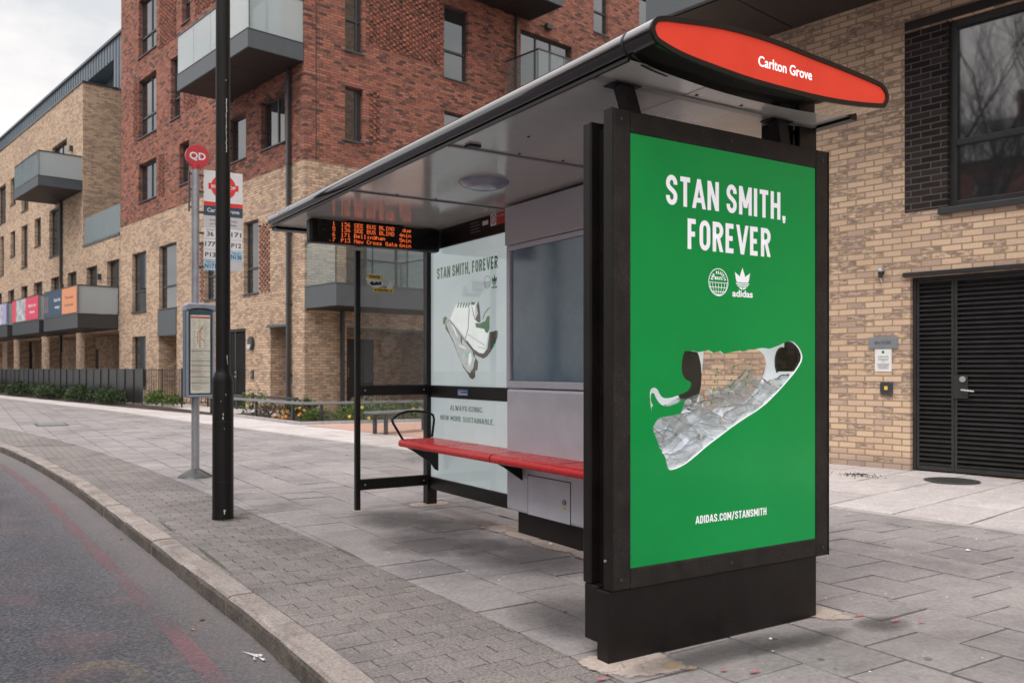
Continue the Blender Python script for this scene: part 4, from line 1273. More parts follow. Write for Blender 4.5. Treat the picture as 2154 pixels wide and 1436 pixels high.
# terrace rail between the blocks
m = MB()
for k in range(3): m.box(.04, .055, 15.0 + k * 1.6, 16.55 + k * 1.6, 6.62, 7.75)
m.build('terrace_glass', 'balcony_glass', TB)
m = MB(); m.box(-.03, .1, 14.92, 19.78, 6.5, 6.6); m.build('terrace_kerb', 'slate_metal', TB)
for y in (21.3, 24.9): 
    m = MB(); m.box(-.14, 0, y, y + .16, 11.0, 11.25); m.build('wall_lamp', 'charcoal_metal', TB, bevel=.01)
for y in (17.2, 22.8):
    m = MB(); m.box(-.14, 0, y, y + .16, 4.9, 5.15); m.build('wall_lamp', 'charcoal_metal', TB, bevel=.01)
# attic: standing seam cladding with a cut terrace
mb = MB()
mb.wall('x', 1.5, 14.6, 52, 13.72, 16.15, [(20.5, 24.4, 13.72, 15.3, .75)], .3, 0)
mb.wall('x', 2.25, 20.5, 24.4, 13.72, 15.3, [(21.2, 22.6, 13.72, 15.0)], .1, 0)
mb.face([(1.5, 14.6, 16.15), (11, 14.6, 16.15), (11, 52, 16.15), (1.5, 52, 16.15)])
mb.face([(1.5, 14.6, 13.72), (11, 14.6, 13.72), (11, 14.6, 16.15), (1.5, 14.6, 16.15)])
at_ = mb.build('attic', 'zinc_cladding', TB)
m = MB(); y = 14.7
while y < 51:
    z0 = 15.31 if 20.45 < y < 24.4 else 13.8
    m.box(1.462, 1.499, y, y + .045, z0, 16.14); y += .42
m.build('standing_seam', 'zinc_cladding', at_)
for y in (20.6, 21.02, 22.8, 23.22, 23.64, 24.06):
    m = MB(); m.box(2.215, 2.249, y, y + .04, 13.8, 15.29); m.build('standing_seam', 'zinc_cladding', at_)
m = MB(); m.box(1.40, 11, 14.55, 52, 16.152, 16.27); m.build('roof_edge', 'slate_metal', at_)
window(TB, 'x', 2.25, 21.2, 22.6, 13.74, 15.0, d=.09, sill=False)

# ---------------------------------------------------------------- far clad block
FB = broot('apartment_block', 'grey clad block at the far end of the street with a flat roof', 'building', -2, 54)
mb = MB(); mb.wall('y', 54, -14, 14, 0, 18.0, [(0.5, 2.6, 14.6, 16.4), (-4.0, -2, 14.6, 16.4)], .2)
mb.face([(-14, 54, 0), (-14, 70, 0), (-14, 70, 18), (-14, 54, 18)]); mb.face([(-14, 54, 18), (14, 54, 18), (14, 70, 18), (-14, 70, 18)])
mb.build('wall', 'zinc_cladding', FB)
m = MB(); x = -14
while x < 14:
    m.box(x, x + .06, 53.95, 53.999, 16.6, 18); x += .6
m.build('standing_seam', 'zinc_cladding', FB)
m = MB(); m.box(-14.1, 14, 53.85, 70, 18.0, 18.25); m.build('roof_edge', 'slate_metal', FB)
for a in (.5, -4.0): window(FB, 'y', 54, a, a + 2.05, 14.6, 16.4, mull=(.5,))

# ---------------------------------------------------------------- block with the bin store
CX_ = -.83
CB = broot('apartment_block', 'pale brick block right of the shelter with large louvred doors', 'building', CX_, -12.6)
opsC = [(-20.2, -16.60, 3.05, 5.19), (-20.4, -16.19, 0, 2.28)]
mb = MB()
mb.wall('x', CX_, -40, -12.6, -.02, 19, opsC, .16, 0)
mb.face([(CX_, -12.6, 0), (10, -12.6, 0), (10, -12.6, 19), (CX_, -12.6, 19)], [(0, 0), (10.8, 0), (10.8, 19), (0, 19)], 0)
mb.face([(CX_, -12.6, 19), (10, -12.6, 19), (10, -40, 19), (CX_, -40, 19)], None, 1)
mb.build('wall', ['buff_brick', 'soffit_dark'], CB)
m = MB(); m.wall('x', CX_ - .012, -16.609, -16.13, 3.05, 5.17, [], .1)
m.face([(CX_ - .012, -16.609, 3.05), (CX_ - .012, -16.609, 5.19), (CX_ + .15, -16.609, 5.19), (CX_ + .15, -16.609, 3.05)], [(0, 3.05), (0, 5.17), (.17, 5.17), (.17, 3.05)])
m.face([(CX_ - .012, -16.13, 3.05), (CX_ - .012, -16.13, 5.17), (CX_, -16.13, 5.17), (CX_, -16.13, 3.05)])
m.build('dark_brick_panel', 'dark_brick', CB)
f = window(CB, 'x', CX_, -20.2, -16.605, 3.05, 5.19, d=.14, transom=.345, mull=(.33, .66), sill=False, fw=.075, fm='dark_louvre')
m = MB(); m.box(CX_ - .06, CX_ + .06, -20.3, -16.52, 2.975, 3.045); m.build('sill', 'charcoal_metal', f, bevel=.008)
m = MB(); m.box(CX_ - .02, CX_ - .001, -20.3, -16.13, 5.195, 5.30); m.build('lintel', 'soffit_dark', CB, bevel=.005)
m = MB(); m.box(CX_ - .055, CX_ + .10, -20.5, -16.12, 2.285, 2.335); m.build('lintel', 'dark_louvre', CB, bevel=.005)
louvre_door(CB, 'x', CX_, -20.4, -16.19, 0, 2.28, .13, [(-16.655, -16.235), (-18.3, -16.66), (-20.355, -18.305)], .0545, handle=(-16.76, .965))
m = MB(); m.box(-2.36, CX_ - .003, -19.5, -13.45, 5.68, 6.1)
o = m.build('balcony', 'slate_metal', CB, bevel=.01)
m = MB()
for k in range(5): m.box(-2.30, CX_ - .02, -19.45 + k * 1.19 + .008, -19.45 + (k + 1) * 1.19 - .008, 5.66, 5.678)
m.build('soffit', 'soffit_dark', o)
m = MB()
for k in range(5): m.box(-2.33, -2.315, -19.45 + k * 1.19, -19.45 + k * 1.19 + 1.16, 6.12, 7.2)
m.box(-2.3, CX_ - .01, -13.49, -13.475, 6.12, 7.2)
m.build('glass_panel', 'balcony_glass', o)
m = MB(); m.box(-2.35, -2.29, -19.5, -13.45, 7.2, 7.25); m.build('handrail', 'charcoal_metal', o)
# things fixed to its wall: each a thing of its own
t = broot('name_plate', 'grey plate reading BIN STORE on the brick wall beside the louvred doors', 'sign', CX_, -15.87, 1.445)
m = MB(); m.box(CX_ - .016, CX_ - .002, -16.05, -15.69, 1.447, 1.587); p = m.build('plate', 'sign_plate_grey', t, bevel=.003)
letter('BIN STORE', p, 'ink_black', (CX_ - .016, -15.87, 1.496), YM, ZU, .040, .20)
m = MB()
for y in (-16.03, -15.71): m.tube([(CX_ - .016, y, 1.517), (CX_ - .021, y, 1.517)], .008)
m.build('screw', 'galvanised', t)
t = broot('notice', 'white paper notice with a green spot below the grey plate', 'notice', CX_, -15.87, 1.17)
m = MB(); m.box(CX_ - .008, CX_ - .002, -15.972, -15.77, 1.171, 1.444); p = m.build('sheet', 'paper_white', t)
m = MB(); ring(m, (CX_ - .008, -15.87, 1.405), YM, ZU, 0, .018, lift=.001, n=14); flat(m, 'green_spot', 'shoe_green', p)
m = MB()
for z, w_ in [(1.352, .12), (1.340, .14), (1.318, .13), (1.306, .12), (1.29, .05), (1.262, .15), (1.25, .14), (1.238, .13), (1.226, .15), (1.214, .1), (1.202, .14)]:
    ring_ = [( -w_ / 2, 0), (w_ / 2, 0), (w_ / 2, .0045), (-w_ / 2, .0045)]
    pface(m, (CX_ - .008, -15.871, z), YM, ZU, ring_, .001)
flat(m, 'text_lines', 'ink_grey', p)
t = broot('keypad', 'small black key switch box with a yellow centre on the brick wall', 'keypad', CX_, -15.915, .9)
m = MB(); m.box(CX_ - .03, CX_ - .002, -15.99, -15.84, .898, 1.045); p = m.build('box', 'dark_frame', t, bevel=.006)
m = MB(); m.box(CX_ - .034, CX_ - .0305, -15.935, -15.895, .95, .995); m.build('switch', 'yellow_print', t)
m = MB()
for y in (-15.975, -15.855):
    for z in (.912, 1.03): m.tube([(CX_ - .03, y, z), (CX_ - .034, y, z)], .005, 8)
m.build('screw', 'galvanised', t)
t = broot('security_sensor', 'small black dome sensor with a pale cable on the brick wall above the plate', 'sensor', CX_, -15.857, 2.3)
m = MB(); m.tube([(CX_ - .002, -15.857, 2.37), (CX_ - .05, -15.857, 2.365), (CX_ - .055, -15.857, 2.30)], [.03, .03, .022]); m.build('bracket', 'ink_black', t, smooth=True)
m = MB(); m.lathe([(0.001, .045), (.025, .038), (.038, .018), (.038, 0), (.02, -.01)], CX_ - .055, -15.857, 2.375, 14); m.build('dome', 'galvanised', t, smooth=True)
m = MB(); m.tube([(CX_ - .05, -15.857, 2.30), (CX_ - .045, -15.862, 2.27), (CX_ - .02, -15.86, 2.245)], .006, 6); m.build('cable', 'paper_white', t)

# ================================================================== bus shelter
BS = root('bus_shelter', 'black bus shelter with a red end sign, red bench and big green poster panel', 'bus shelter', (2.9, 4.9, 0))
# --- roof: lens profile run along the kerb
top = [(2.29, 2.523), (2.539, 2.55), (2.809, 2.553), (3.104, 2.535), (3.315, 2.522), (3.528, 2.504)]
bot = [(2.203, 2.441), (2.306, 2.417), (2.454, 2.402), (2.717, 2.386), (3.063, 2.386), (3.315, 2.398), (3.545, 2.423)]
def smooth_loop():
    red = [(2.173, 2.472), (2.176, 2.487), (2.19, 2.503), (2.225, 2.514)] + top + [(3.565, 2.495), (3.588, 2.477), (3.592, 2.457), (3.578, 2.436)] + bot[::-1] + [(2.182, 2.455)]
    return red
def offset(poly, d):
    n = len(poly); out = []
    ar = sum(poly[i][0] * poly[(i + 1) % n][1] - poly[(i + 1) % n][0] * poly[i][1] for i in range(n))
    sg = 1 if ar > 0 else -1
    for i in range(n):
        a, p, b = poly[i - 1], poly[i], poly[(i + 1) % n]
        def nr(u, v):
            dx, dy = v[0] - u[0], v[1] - u[1]; l = math.hypot(dx, dy) or 1; return (dy / l * sg, -dx / l * sg)
        n1, n2 = nr(a, p), nr(p, b); mx_, my_ = n1[0] + n2[0], n1[1] + n2[1]; l2 = mx_ * mx_ + my_ * my_ or 1
        k = min(2 / l2, 1.5)
        out.append((p[0] + mx_ * k * d, p[1] + my_ * k * d))
    return out
def catmull(P, k=4):
    out = []; n = len(P)
    for i in range(n):
        a, b, c, d = P[i - 1], P[i], P[(i + 1) % n], P[(i + 2) % n]
        for q in range(k):
            t = q / k
            out.append(tuple(.5 * (2 * b[j] + (c[j] - a[j]) * t + (2 * a[j] - 5 * b[j] + 4 * c[j] - d[j]) * t * t + (3 * b[j] - a[j] - 3 * c[j] + d[j]) * t ** 3) for j in (0, 1)))
    return out
RED = catmull(smooth_loop(), 3); RIM = offset(RED, .020)
Y0, Y1 = 2.42, 7.30
CZ = 2.412
FLAT = []
for p in RIM:
    q = (p[0], max(p[1], CZ))
    if not FLAT or math.hypot(q[0] - FLAT[-1][0], q[1] - FLAT[-1][1]) > 1e-4: FLAT.append(q)
m = MB(); m.prism(RIM, 'y', Y0 + .012, 2.575); m.prism(FLAT, 'y', 2.5752, Y1)
for k, (a, b) in enumerate(zip(RIM, RIM[1:] + RIM[:1])): pass
roof = m.build('roof', 'roof_black', BS, smooth=True)
# rim frame round the sign face
m = MB(); n = len(RED)
for k in range(n):
    q = (k + 1) % n
    a, b, c, d = RED[k], RED[q], RIM[q], RIM[k]
    P = [(a[0], Y0, a[1]), (b[0], Y0, b[1]), (c[0], Y0, c[1]), (d[0], Y0, d[1]), (a[0], Y0 + .012, a[1]), (b[0], Y0 + .012, b[1]), (c[0], Y0 + .012, c[1]), (d[0], Y0 + .012, d[1])]
    m.solid(P, [(0, 1, 2, 3), (0, 1, 5, 4), (2, 3, 7, 6)])
m.build('rim', 'black_paint', roof)
m = MB(); m.prism(RED, 'y', Y0 + .006, Y0 + .0119)
sg = m.build('name_sign', 'sign_red_lit', BS)
letter('Carlton Grove', sg, 'sign_text_lit', (2.905, Y0 + .006, 2.445), XU, ZU, .042, .335, bold=.012)
# underside lining, trims and light panels follow the lens curve
def under(x):
    return CZ
def liner(mb, x0, x1, y0, y1, d0, d1, n=10):
    xs = [x0 + (x1 - x0) * k / n for k in range(n + 1)]
    P = []; F = []
    for x in xs:
        z = under(x); P += [(x, y0, z - d0), (x, y1, z - d0), (x, y0, z - d1), (x, y1, z - d1)]
    for k in range(n):
        a = 4 * k; b = a + 4
        F += [(a, b, b + 1, a + 1), (a + 2, a + 3, b + 3, b + 2), (a, a + 2, b + 2, b), (a + 1, b + 1, b + 3, a + 3)]
    F += [(0, 1, 3, 2), (4 * n, 4 * n + 2, 4 * n + 3, 4 * n + 1)]
    mb.solid(P, F)
m = MB()
for a, b in ((2.585, 2.775), (2.815, 4.065), (4.085, 5.455), (5.475, 7.16)): liner(m, 2.185, 3.55, a, b, .002, .006, 2)
cl = m.build('ceiling', 'ceiling_grey', BS)
for a, b in ((2.775, 2.815), (4.062, 4.088), (5.452, 5.478)):
    m = MB(); liner(m, 2.185, 3.55, a, b, .0015, .015, 2); m.build('trim', 'ceiling_trim', cl)
for a, b in ((2.592, 2.770), (2.82, 3.12)):
    m = MB(); liner(m, 2.66, 3.02, a, b, .0065, .0085, 2); m.build('light_panel', 'ceiling_panel', cl)
for x, y in ((2.70, 2.74), (2.98, 2.74), (2.45, 3.7), (3.3, 3.7), (2.6, 4.02), (2.9, 4.02), (2.5, 5.42), (2.8, 5.42)):
    m = MB(); z = under(x) - .0065; m.tube([(x, y, z), (x, y, z - .006)], .007, 8); m.build('screw', 'ink_black', cl)
m = MB(); m.box(2.26, 2.33, 3.98, 4.04, under(2.3) - .02, under(2.3) - .0065); m.build('sensor', 'ink_black', cl)
m = MB(); zl = under(2.8) - .0065
m.lathe([(.165, 0), (.16, -.012), (.135, -.03), (.09, -.044), (.04, -.051), (.001, -.053)], 2.80, 4.75, zl, 28)
m.build('ceiling_lamp', 'lamp_dome', BS, smooth=True)
m = MB(); m.tube([(2.20, 2.78, 2.555), (2.20, 2.80, 2.555)], .004, 6)
# joint in the front edge tube
m = MB()
J = offset(RED, .0215)
for k in range(n):
    q = (k + 1) % n
    if J[k][0] < 2.45: m.solid([(J[k][0], 2.585, J[k][1]), (J[q][0], 2.585, J[q][1]), (J[q][0], 2.600, J[q][1]), (J[k][0], 2.600, J[k][1])], [(0, 1, 2, 3)])
m.build('joint_band', 'ink_black', roof)
letter('QD 28 0325', roof, 'sign_white', (2.1528, 6.88, 2.474), YM, ZU, .028, .30, bold=.01, lift=.004)
# rear bracket strip along the back edge of the roof
m = MB(); m.box(2.172, 2.1845, 2.58, 7.29, CZ - .010, CZ + .004); m.build('edge_strip', 'black_paint', BS)
m = MB(); m.box(3.552, 3.605, 2.585, 7.2, 2.392, 2.445); m.build('rear_gutter', 'black_paint', BS)
m = MB(); liner(m, 2.19, 3.55, 7.17, 7.29, .002, .03, 2); m.build('end_strip', 'black_paint', BS)

# --- advertising panel
AP = MB()
AP.box(2.30, 3.42, 2.755, 2.93, 2.19, 2.255)
AP.box(2.235, 2.27, 2.765, 2.93, .28, 2.20)      # core sides
AP.box(3.49, 3.52, 2.765, 2.93, .28, 2.20)
AP.box(2.27, 3.49, 2.765, 2.93, .28, .35)
panel = AP.build('advert_panel', 'black_paint', BS, bevel=.004)
m = MB()   # front frame
m.box(2.205, 2.298, 2.708, 2.764, .297, 2.262); m.box(3.462, 3.552, 2.708, 2.764, .292, 2.262)
m.box(2.298, 3.462, 2.708, 2.764, 2.172, 2.262); m.box(2.298, 3.462, 2.708, 2.764, .295, .380)
m.build('front_frame', 'dusty_black_paint', panel, bevel=.006)
for x_, z_ in ((2.245, .34), (3.51, .335), (2.245, 2.22), (3.51, 2.215), (2.88, .335), (2.88, 2.22)):
    m = MB(); m.tube([(x_, 2.708, z_), (x_, 2.7045, z_)], .0065, 10); m.build('screw', 'charcoal_metal', panel)
m = MB()   # side trims of the front frame
m.box(2.1985, 2.2045, 2.706, 2.764, .297, 2.262); m.box(3.5525, 3.5585, 2.706, 2.764, .292, 2.262)
m.build('side_trim', 'black_paint', panel, bevel=.002)
m = MB()   # back frame
m.box(2.188, 2.30, 2.835, 2.89, .305, 2.232); m.box(3.46, 3.57, 2.835, 2.89, .305, 2.232)
m.box(2.30, 3.46, 2.94, 2.96, .305, .95); m.box(2.30, 3.46, 2.94, 2.96, 1.36, 2.232); m.box(2.30, 2.75, 2.94, 2.96, .95, 1.36)
m.build('back_frame', 'black_paint', panel, bevel=.006)
for o in list(panel.children):
    pass
# printed sheet with the shoe-shaped window
SHOE = [(2.604, 1.278), (2.645, 1.279), (2.688, 1.274), (2.72, 1.279), (2.745, 1.283), (2.765, 1.276), (2.777, 1.270), (2.798, 1.277), (2.818, 1.280), (2.829, 1.274), (2.839, 1.268), (2.88, 1.275), (2.939, 1.283), (2.958, 1.279), (2.976, 1.282), (2.998, 1.289), (3.03, 1.289), (3.06, 1.294), (3.087, 1.298), (3.14, 1.294), (3.20, 1.310), (3.25, 1.327), (3.273, 1.331), (3.29, 1.331), (3.308, 1.327), (3.333, 1.312), (3.353, 1.294), (3.366, 1.272), (3.369, 1.255), (3.362, 1.235), (3.34, 1.209), (3.305, 1.176), (3.241, 1.126), (3.187, 1.087), (3.118, 1.041), (3.05, 1.007), (2.995, .985), (2.939, .961), (2.88, .934), (2.825, .906), (2.77, .879), (2.728, .857), (2.68, .829), (2.634, .804), (2.605, .79), (2.575, .780), (2.548, .773), (2.529, .771), (2.517, .772), (2.508, .778), (2.501, .797), (2.494, .822), (2.485, .838), (2.475, .845), (2.472, .858), (2.462, .866), (2.447, .898), (2.434, .924), (2.425, .945), (2.419, .967), (2.413, 1.03), (2.406, 1.085), (2.406, 1.105), (2.413, 1.117), (2.424, 1.122), (2.438, 1.12), (2.45, 1.112), (2.458, 1.098), (2.468, 1.086), (2.482, 1.078), (2.50, 1.076), (2.529, 1.079), (2.555, 1.085), (2.59, 1.095), (2.615, 1.102), (2.632, 1.115), (2.641, 1.13), (2.640, 1.143), (2.625, 1.149), (2.606, 1.158), (2.593, 1.172), (2.587, 1.19), (2.586, 1.215), (2.589, 1.24), (2.595, 1.262)]
def sheet(outer, hole, y0, y1, name, mats, par):
    """flat sheet in the xz plane with one hole; edge of the hole takes the second material"""
    pl = [[Vector((p[0], p[1], 0)) for p in outer], [Vector((p[0], p[1], 0)) for p in hole]]
    allp = outer + hole
    tr = geometry.tessellate_polygon(pl)
    mb = MB()
    for t in tr:
        for y in (y0, y1):
            mb.face([(allp[k][0], y, allp[k][1]) for k in t], None, 0)
    for loop, mi in ((outer, 0), (hole, 1)):
        for k in range(len(loop)):
            a, b = loop[k], loop[(k + 1) % len(loop)]
            mb.face([(a[0], y0, a[1]), (b[0], y0, b[1]), (b[0], y1, b[1]), (a[0], y1, a[1])], None, mi)
    return mb.build(name, mats, par)
PO = [(2.2985, .3805), (3.4615, .3805), (3.4615, 2.1715), (2.2985, 2.1715)]
YP = 2.714
poster = sheet(PO, SHOE, YP, YP + .009, 'poster', ['poster_green', 'poster_white'], panel)
TAB = [(2.417, .955), (2.425, .958), (2.437, .975), (2.450, .988), (2.466, .996), (2.52, 1.001), (2.575, 1.008), (2.588, 1.018), (2.596, 1.035), (2.600, 1.052), (2.602, 1.069), (2.578, 1.061), (2.555, 1.052), (2.53, 1.046), (2.504, 1.042), (2.484, 1.044), (2.466, 1.052), (2.45, 1.066), (2.438, 1.082), (2.43, 1.098), (2.420, 1.100), (2.414, 1.092), (2.414, 1.07), (2.419, 1.056), (2.426, 1.048), (2.418, 1.04), (2.416, 1.0)]
m = MB(); m.prism(TAB, 'y', YP + .0005, YP + .004); m.build('heel_print', 'poster_green', panel)
for (px_, pz) in [(2.8, 1.20), (2.793, 1.172), (2.787, 1.143), (2.78, 1.113), (2.772, 1.082), (2.765, 1.052), (2.905, 1.212), (2.897, 1.182), (2.889, 1.152), (2.88, 1.121), (2.872, 1.092), (3.008, 1.222), (3.0, 1.192), (2.992, 1.162), (2.984, 1.133)]:
    m = MB(); m.prism([(px_ + .0048 * math.cos(2 * math.pi * k / 10), pz + .0048 * math.sin(2 * math.pi * k / 10)) for k in range(10)], 'y', YP + .0008, YP + .003); m.build('printed_dot', 'poster_green', panel)
m = MB(); m.box(2.36, 3.41, YP + .010, YP + .013, .70, 1.40); m.build('window_sheet', 'case_glass', panel)
# glowing lining added to brighten the bottles, with a window to the back
HB = [(2.865, 1.03), (2.90, 1.295), (3.06, 1.305), (3.18, 1.31), (3.27, 1.30), (3.32, 1.27), (3.335, 1.23), (3.32, 1.18), (3.28, 1.12), (3.2, 1.05), (3.1, 1.02), (2.95, 1.01)]
sheet([(2.271, .3505), (3.489, .3505), (3.489, 2.185), (2.271, 2.185)], HB, 2.895, 2.905, 'back_lining', ['glow_lining', 'glow_lining'], panel)
m = MB()   # dark ovals for the rear panel's black inside, by the back window
m.prism([(2.775, 1.02)] + [(2.79 + .085 * math.cos(R(a)), 1.17 + .15 * math.sin(R(a))) for a in range(200, -90, -18)] + [(2.865, .99)], 'y', 2.885, 2.894)
m.prism([(3.432 + .05 * math.cos(R(a)), 1.235 + .075 * math.sin(R(a))) for a in range(0, 360, 20)], 'y', 2.885, 2.894)
m.build('dark_insert', 'panel_dark_lining', panel)
# tray under the bottles follows the sole
tr_ = [(2.36, .80), (2.52, .745), (2.62, .775), (2.80, .865), (2.95, .94), (3.12, 1.02), (3.25, 1.09), (3.40, 1.19)]
m = MB(); m.prism([(x, z - .002) for x, z in tr_] + [(x, z - .012) for x, z in tr_[::-1]], 'y', YP + .02, 2.884); m.build('tray', 'glow_lining', panel)
# words and marks on the poster
PW = 'poster_white'
letter('STAN SMITH,', poster, PW, (2.871, YP, 1.8985), XU, ZU, .128, .752, font='d', w=.165)
letter('FOREVER', poster, PW, (2.882, YP, 1.7185), XU, ZU, .132, .525, font='d', w=.165)
letter('ADIDAS.COM/STANSMITH', poster, PW, (2.891, YP, .527), XU, ZU, .034, .45, font='d', w=.16)
# round globe badge
gx, gz, gr = 2.806, 1.585, .061
m = MB(); O = (gx, YP, gz)
ring(m, O, XU, ZU, gr - .0035, gr, n=48, lift=.001)
def gl_pt(lon, lat): return (math.sin(R(lon)) * math.cos(R(lat)) * gr, math.sin(R(lat)) * gr)
def pline(pts, w, lift):
    for (a, b) in zip(pts, pts[1:]):
        d = math.hypot(b[0] - a[0], b[1] - a[1]) or 1; nx, ny = -(b[1] - a[1]) / d * w / 2, (b[0] - a[0]) / d * w / 2
        pface(m, O, XU, ZU, [(a[0] + nx, a[1] + ny), (a[0] - nx, a[1] - ny), (b[0] - nx, b[1] - ny), (b[0] + nx, b[1] + ny)], lift)
for lat in (-2, -22, -44, -66): pline([gl_pt(l, lat) for l in range(-90, 91, 15)], .0026, .0013)
for lon in (-60, -38, -18, 0, 18, 38, 60): pline([gl_pt(lon, la) for la in range(-88, -1, 12)], .0024, .0016)
flat(m, 'globe_badge', PW, poster)
letter('WASTE', poster, PW, (gx, YP, gz + .010), XU, ZU, .014, .05, font='d', w=.2)
for k, ch in enumerate('END PLASTIC'):
    if ch == ' ': continue
    a = R(163 - k * 14.6); r_ = .036
    U_ = Vector((math.sin(a), 0, -math.cos(a))); V_ = Vector((math.cos(a), 0, math.sin(a)))
    letter(ch, poster, PW, (gx + r_ * math.cos(a), YP, gz + r_ * math.sin(a)), U_, V_, .0135, None if ch == 'I' else .0075, font='d', w=.22)
# three-leaf emblem with its word
def trefoil(par, mat, matbg, O, U, s):
    m = MB()
    def leaf(ang, h, w_, ox):
        pts = []
        for k in range(0, 13):
            t = k / 12; pts.append((w_ * math.sin(math.pi * min(1, t * .82 + .12)) ** .9 * (1 - t ** 3), t * h))
        L = [(x, y) for x, y in pts] + [(-x, y) for x, y in pts[::-1]]
        c_, s_ = math.cos(ang), math.sin(ang)
        out = []
        for x, y in L:
            q = (x * c_ + y * s_ + ox, -x * s_ + y * c_)
            if not out or math.hypot(q[0] - out[-1][0], q[1] - out[-1][1]) > 1e-5: out.append(q)
        return out
    for k, (ang, h, w_, ox) in enumerate(((0, .74, .17, 0), (-.62, .66, .15, -.06), (.62, .66, .15, .06))):
        pface(m, O, U, ZU, [(x * s, (y + .02) * s) for x, y in leaf(ang, h, w_, ox)], .0010 + .0002 * k)
    pface(m, O, U, ZU, [(x * s, y * s) for x, y in [(-.42, .14), (.42, .14), (.30, 0), (.16, -.10), (0, -.16), (-.16, -.10), (-.30, 0)]], .0018)
    e = flat(m, 'emblem', mat, par)
    m = MB()
    for z in (.115, .035, -.045): pface(m, O, U, ZU, [(-.44 * s, z * s), (.44 * s, z * s), (.44 * s, (z + .03) * s), (-.44 * s, (z + .03) * s)], .0024)
    pface(m, O, U, ZU, [(-.018 * s, -.17 * s), (.018 * s, -.17 * s), (.018 * s, -.05 * s), (-.018 * s, -.05 * s)], .0026)
    flat(m, 'emblem_gap', matbg, par)
trefoil(poster, PW, 'poster_green', (2.958, YP, 1.575), XU, .112)
letter('adidas', poster, PW, (2.959, YP, 1.5265), XU, ZU, .029, .132, bold=.03)
# panel feet, base and arms up to the roof
m = MB()
m.box(2.188, 3.478, 2.7185, 2.795, .0, .2945)
m.box(2.193, 2.30, 2.797, 2.885, .07, .303); m.box(3.43, 3.525, 2.797, 2.885, .07, .303)
m.box(2.30, 3.43, 2.797, 2.93, .01, .279)
m.build('panel_base', 'black_paint', BS, bevel=.005)
m = MB()
for x, y, z in ((2.2035, 2.85, .36), (2.193, 2.735, .42)): m.tube([(x - .006, y, z), (x - .012, y, z)], .006, 8)
m.build('bolt', 'galvanised', panel)
for (xb, xt) in ((2.39, 2.335), (3.33, 3.295)):
    m = MB(); P = []
    for (x, z) in ((xb, 2.2555), (xt, under(xt) - .006)):
        P += [(x - .035, 2.775, z), (x + .035, 2.775, z), (x + .035, 2.835, z), (x - .035, 2.835, z)]
    m.solid(P, [(0, 1, 2, 3), (4, 5, 6, 7), (0, 1, 5, 4), (1, 2, 6, 5), (2, 3, 7, 6), (3, 0, 4, 7)])
    m.box(xt - .07, xt + .07, 2.76, 2.85, under(xt) - .022, under(xt) - .0155)
    m.build('roof_arm', 'black_paint', BS, bevel=.004)
m = MB(); m.box(3.455, 3.585, 2.80, 2.834, 2.233, 2.42); m.box(3.455, 3.585, 2.891, 2.93, 0, 2.42); m.build('rear_post', 'black_paint', BS, bevel=.006)
m = MB(); m.box(3.33, 3.4545, 2.84, 2.93, 2.30, 2.405); m.build('cross_beam', 'black_paint', BS)

# --- posts, end glazing
m = MB(); m.box(2.762, 2.806, 6.815, 6.86, 0, 2.204); m.build('post', 'black_paint', BS, bevel=.006)
m = MB(); m.box(3.43, 3.525, 6.80, 6.89, 0, 2.42); m.build('post', 'black_paint', BS, bevel=.006)
for nm, z0, z1 in (('rail', .975, 1.062), ('rail', .172, .262)):
    m = MB(); m.box(2.8065, 3.4295, 6.815, 6.86, z0, z1); o = m.build(nm, 'black_paint', BS, bevel=.005)
    if z1 < 2:
        b = MB()
        for x in (2.845, 3.40): b.tube([(x, 6.815, (z0 + z1) / 2), (x, 6.810, (z0 + z1) / 2)], .008, 8)
        b.build('bolt', 'galvanised', o)
for z0, z1 in ((1.0625, 2.2045), (.2625, .9745)):
    m = MB(); m.box(2.807, 3.429, 6.834, 6.842, z0, z1); g = m.build('glass_pane', 'shelter_glass', BS)
    if z0 > 1:
        m = MB(); U = XU; O = (2.86, 6.834, 1.86)
        pface(m, O, U, ZU, [(.01, .155), (.10, .15), (.165, .145), (.15, .10), (.155, .055), (.07, .03), (.03, .06), (.0, .11)], .0008, 0)
        pface(m, O, U, ZU, [(.195, .05), (.235, .11), (.258, .005), (.20, .005)], .0008, 0)
        pface(m, O, U, ZU, [(.012, .150), (.10, .146), (.155, .142), (.15, .105), (.03, .113), (.006, .118)], .0012, 1)
        pface(m, O, U, ZU, [(.06, .04), (.25, .035), (.256, .003), (.07, .003)], .0012, 1)
        st = flat(m, 'torn_sticker', ['paper_white', 'yellow_print'], g)
        letter('79478', st, 'ink_black', (2.94, 6.8335, 1.978), U, ZU, .024, .10, bold=.03, lift=.0012)
        letter('478546 6', st, 'ink_black', (3.02, 6.8335, 1.868), U, ZU, .022, .17, bold=.03, lift=.0012)
        m = MB(); pface(m, O, U, ZU, [(.03, .075), (.06, .095), (.075, .075), (.09, .092), (.12, .085), (.14, .1), (.145, .065), (.05, .055)], .0016); flat(m, 'print', 'ink_black', st)
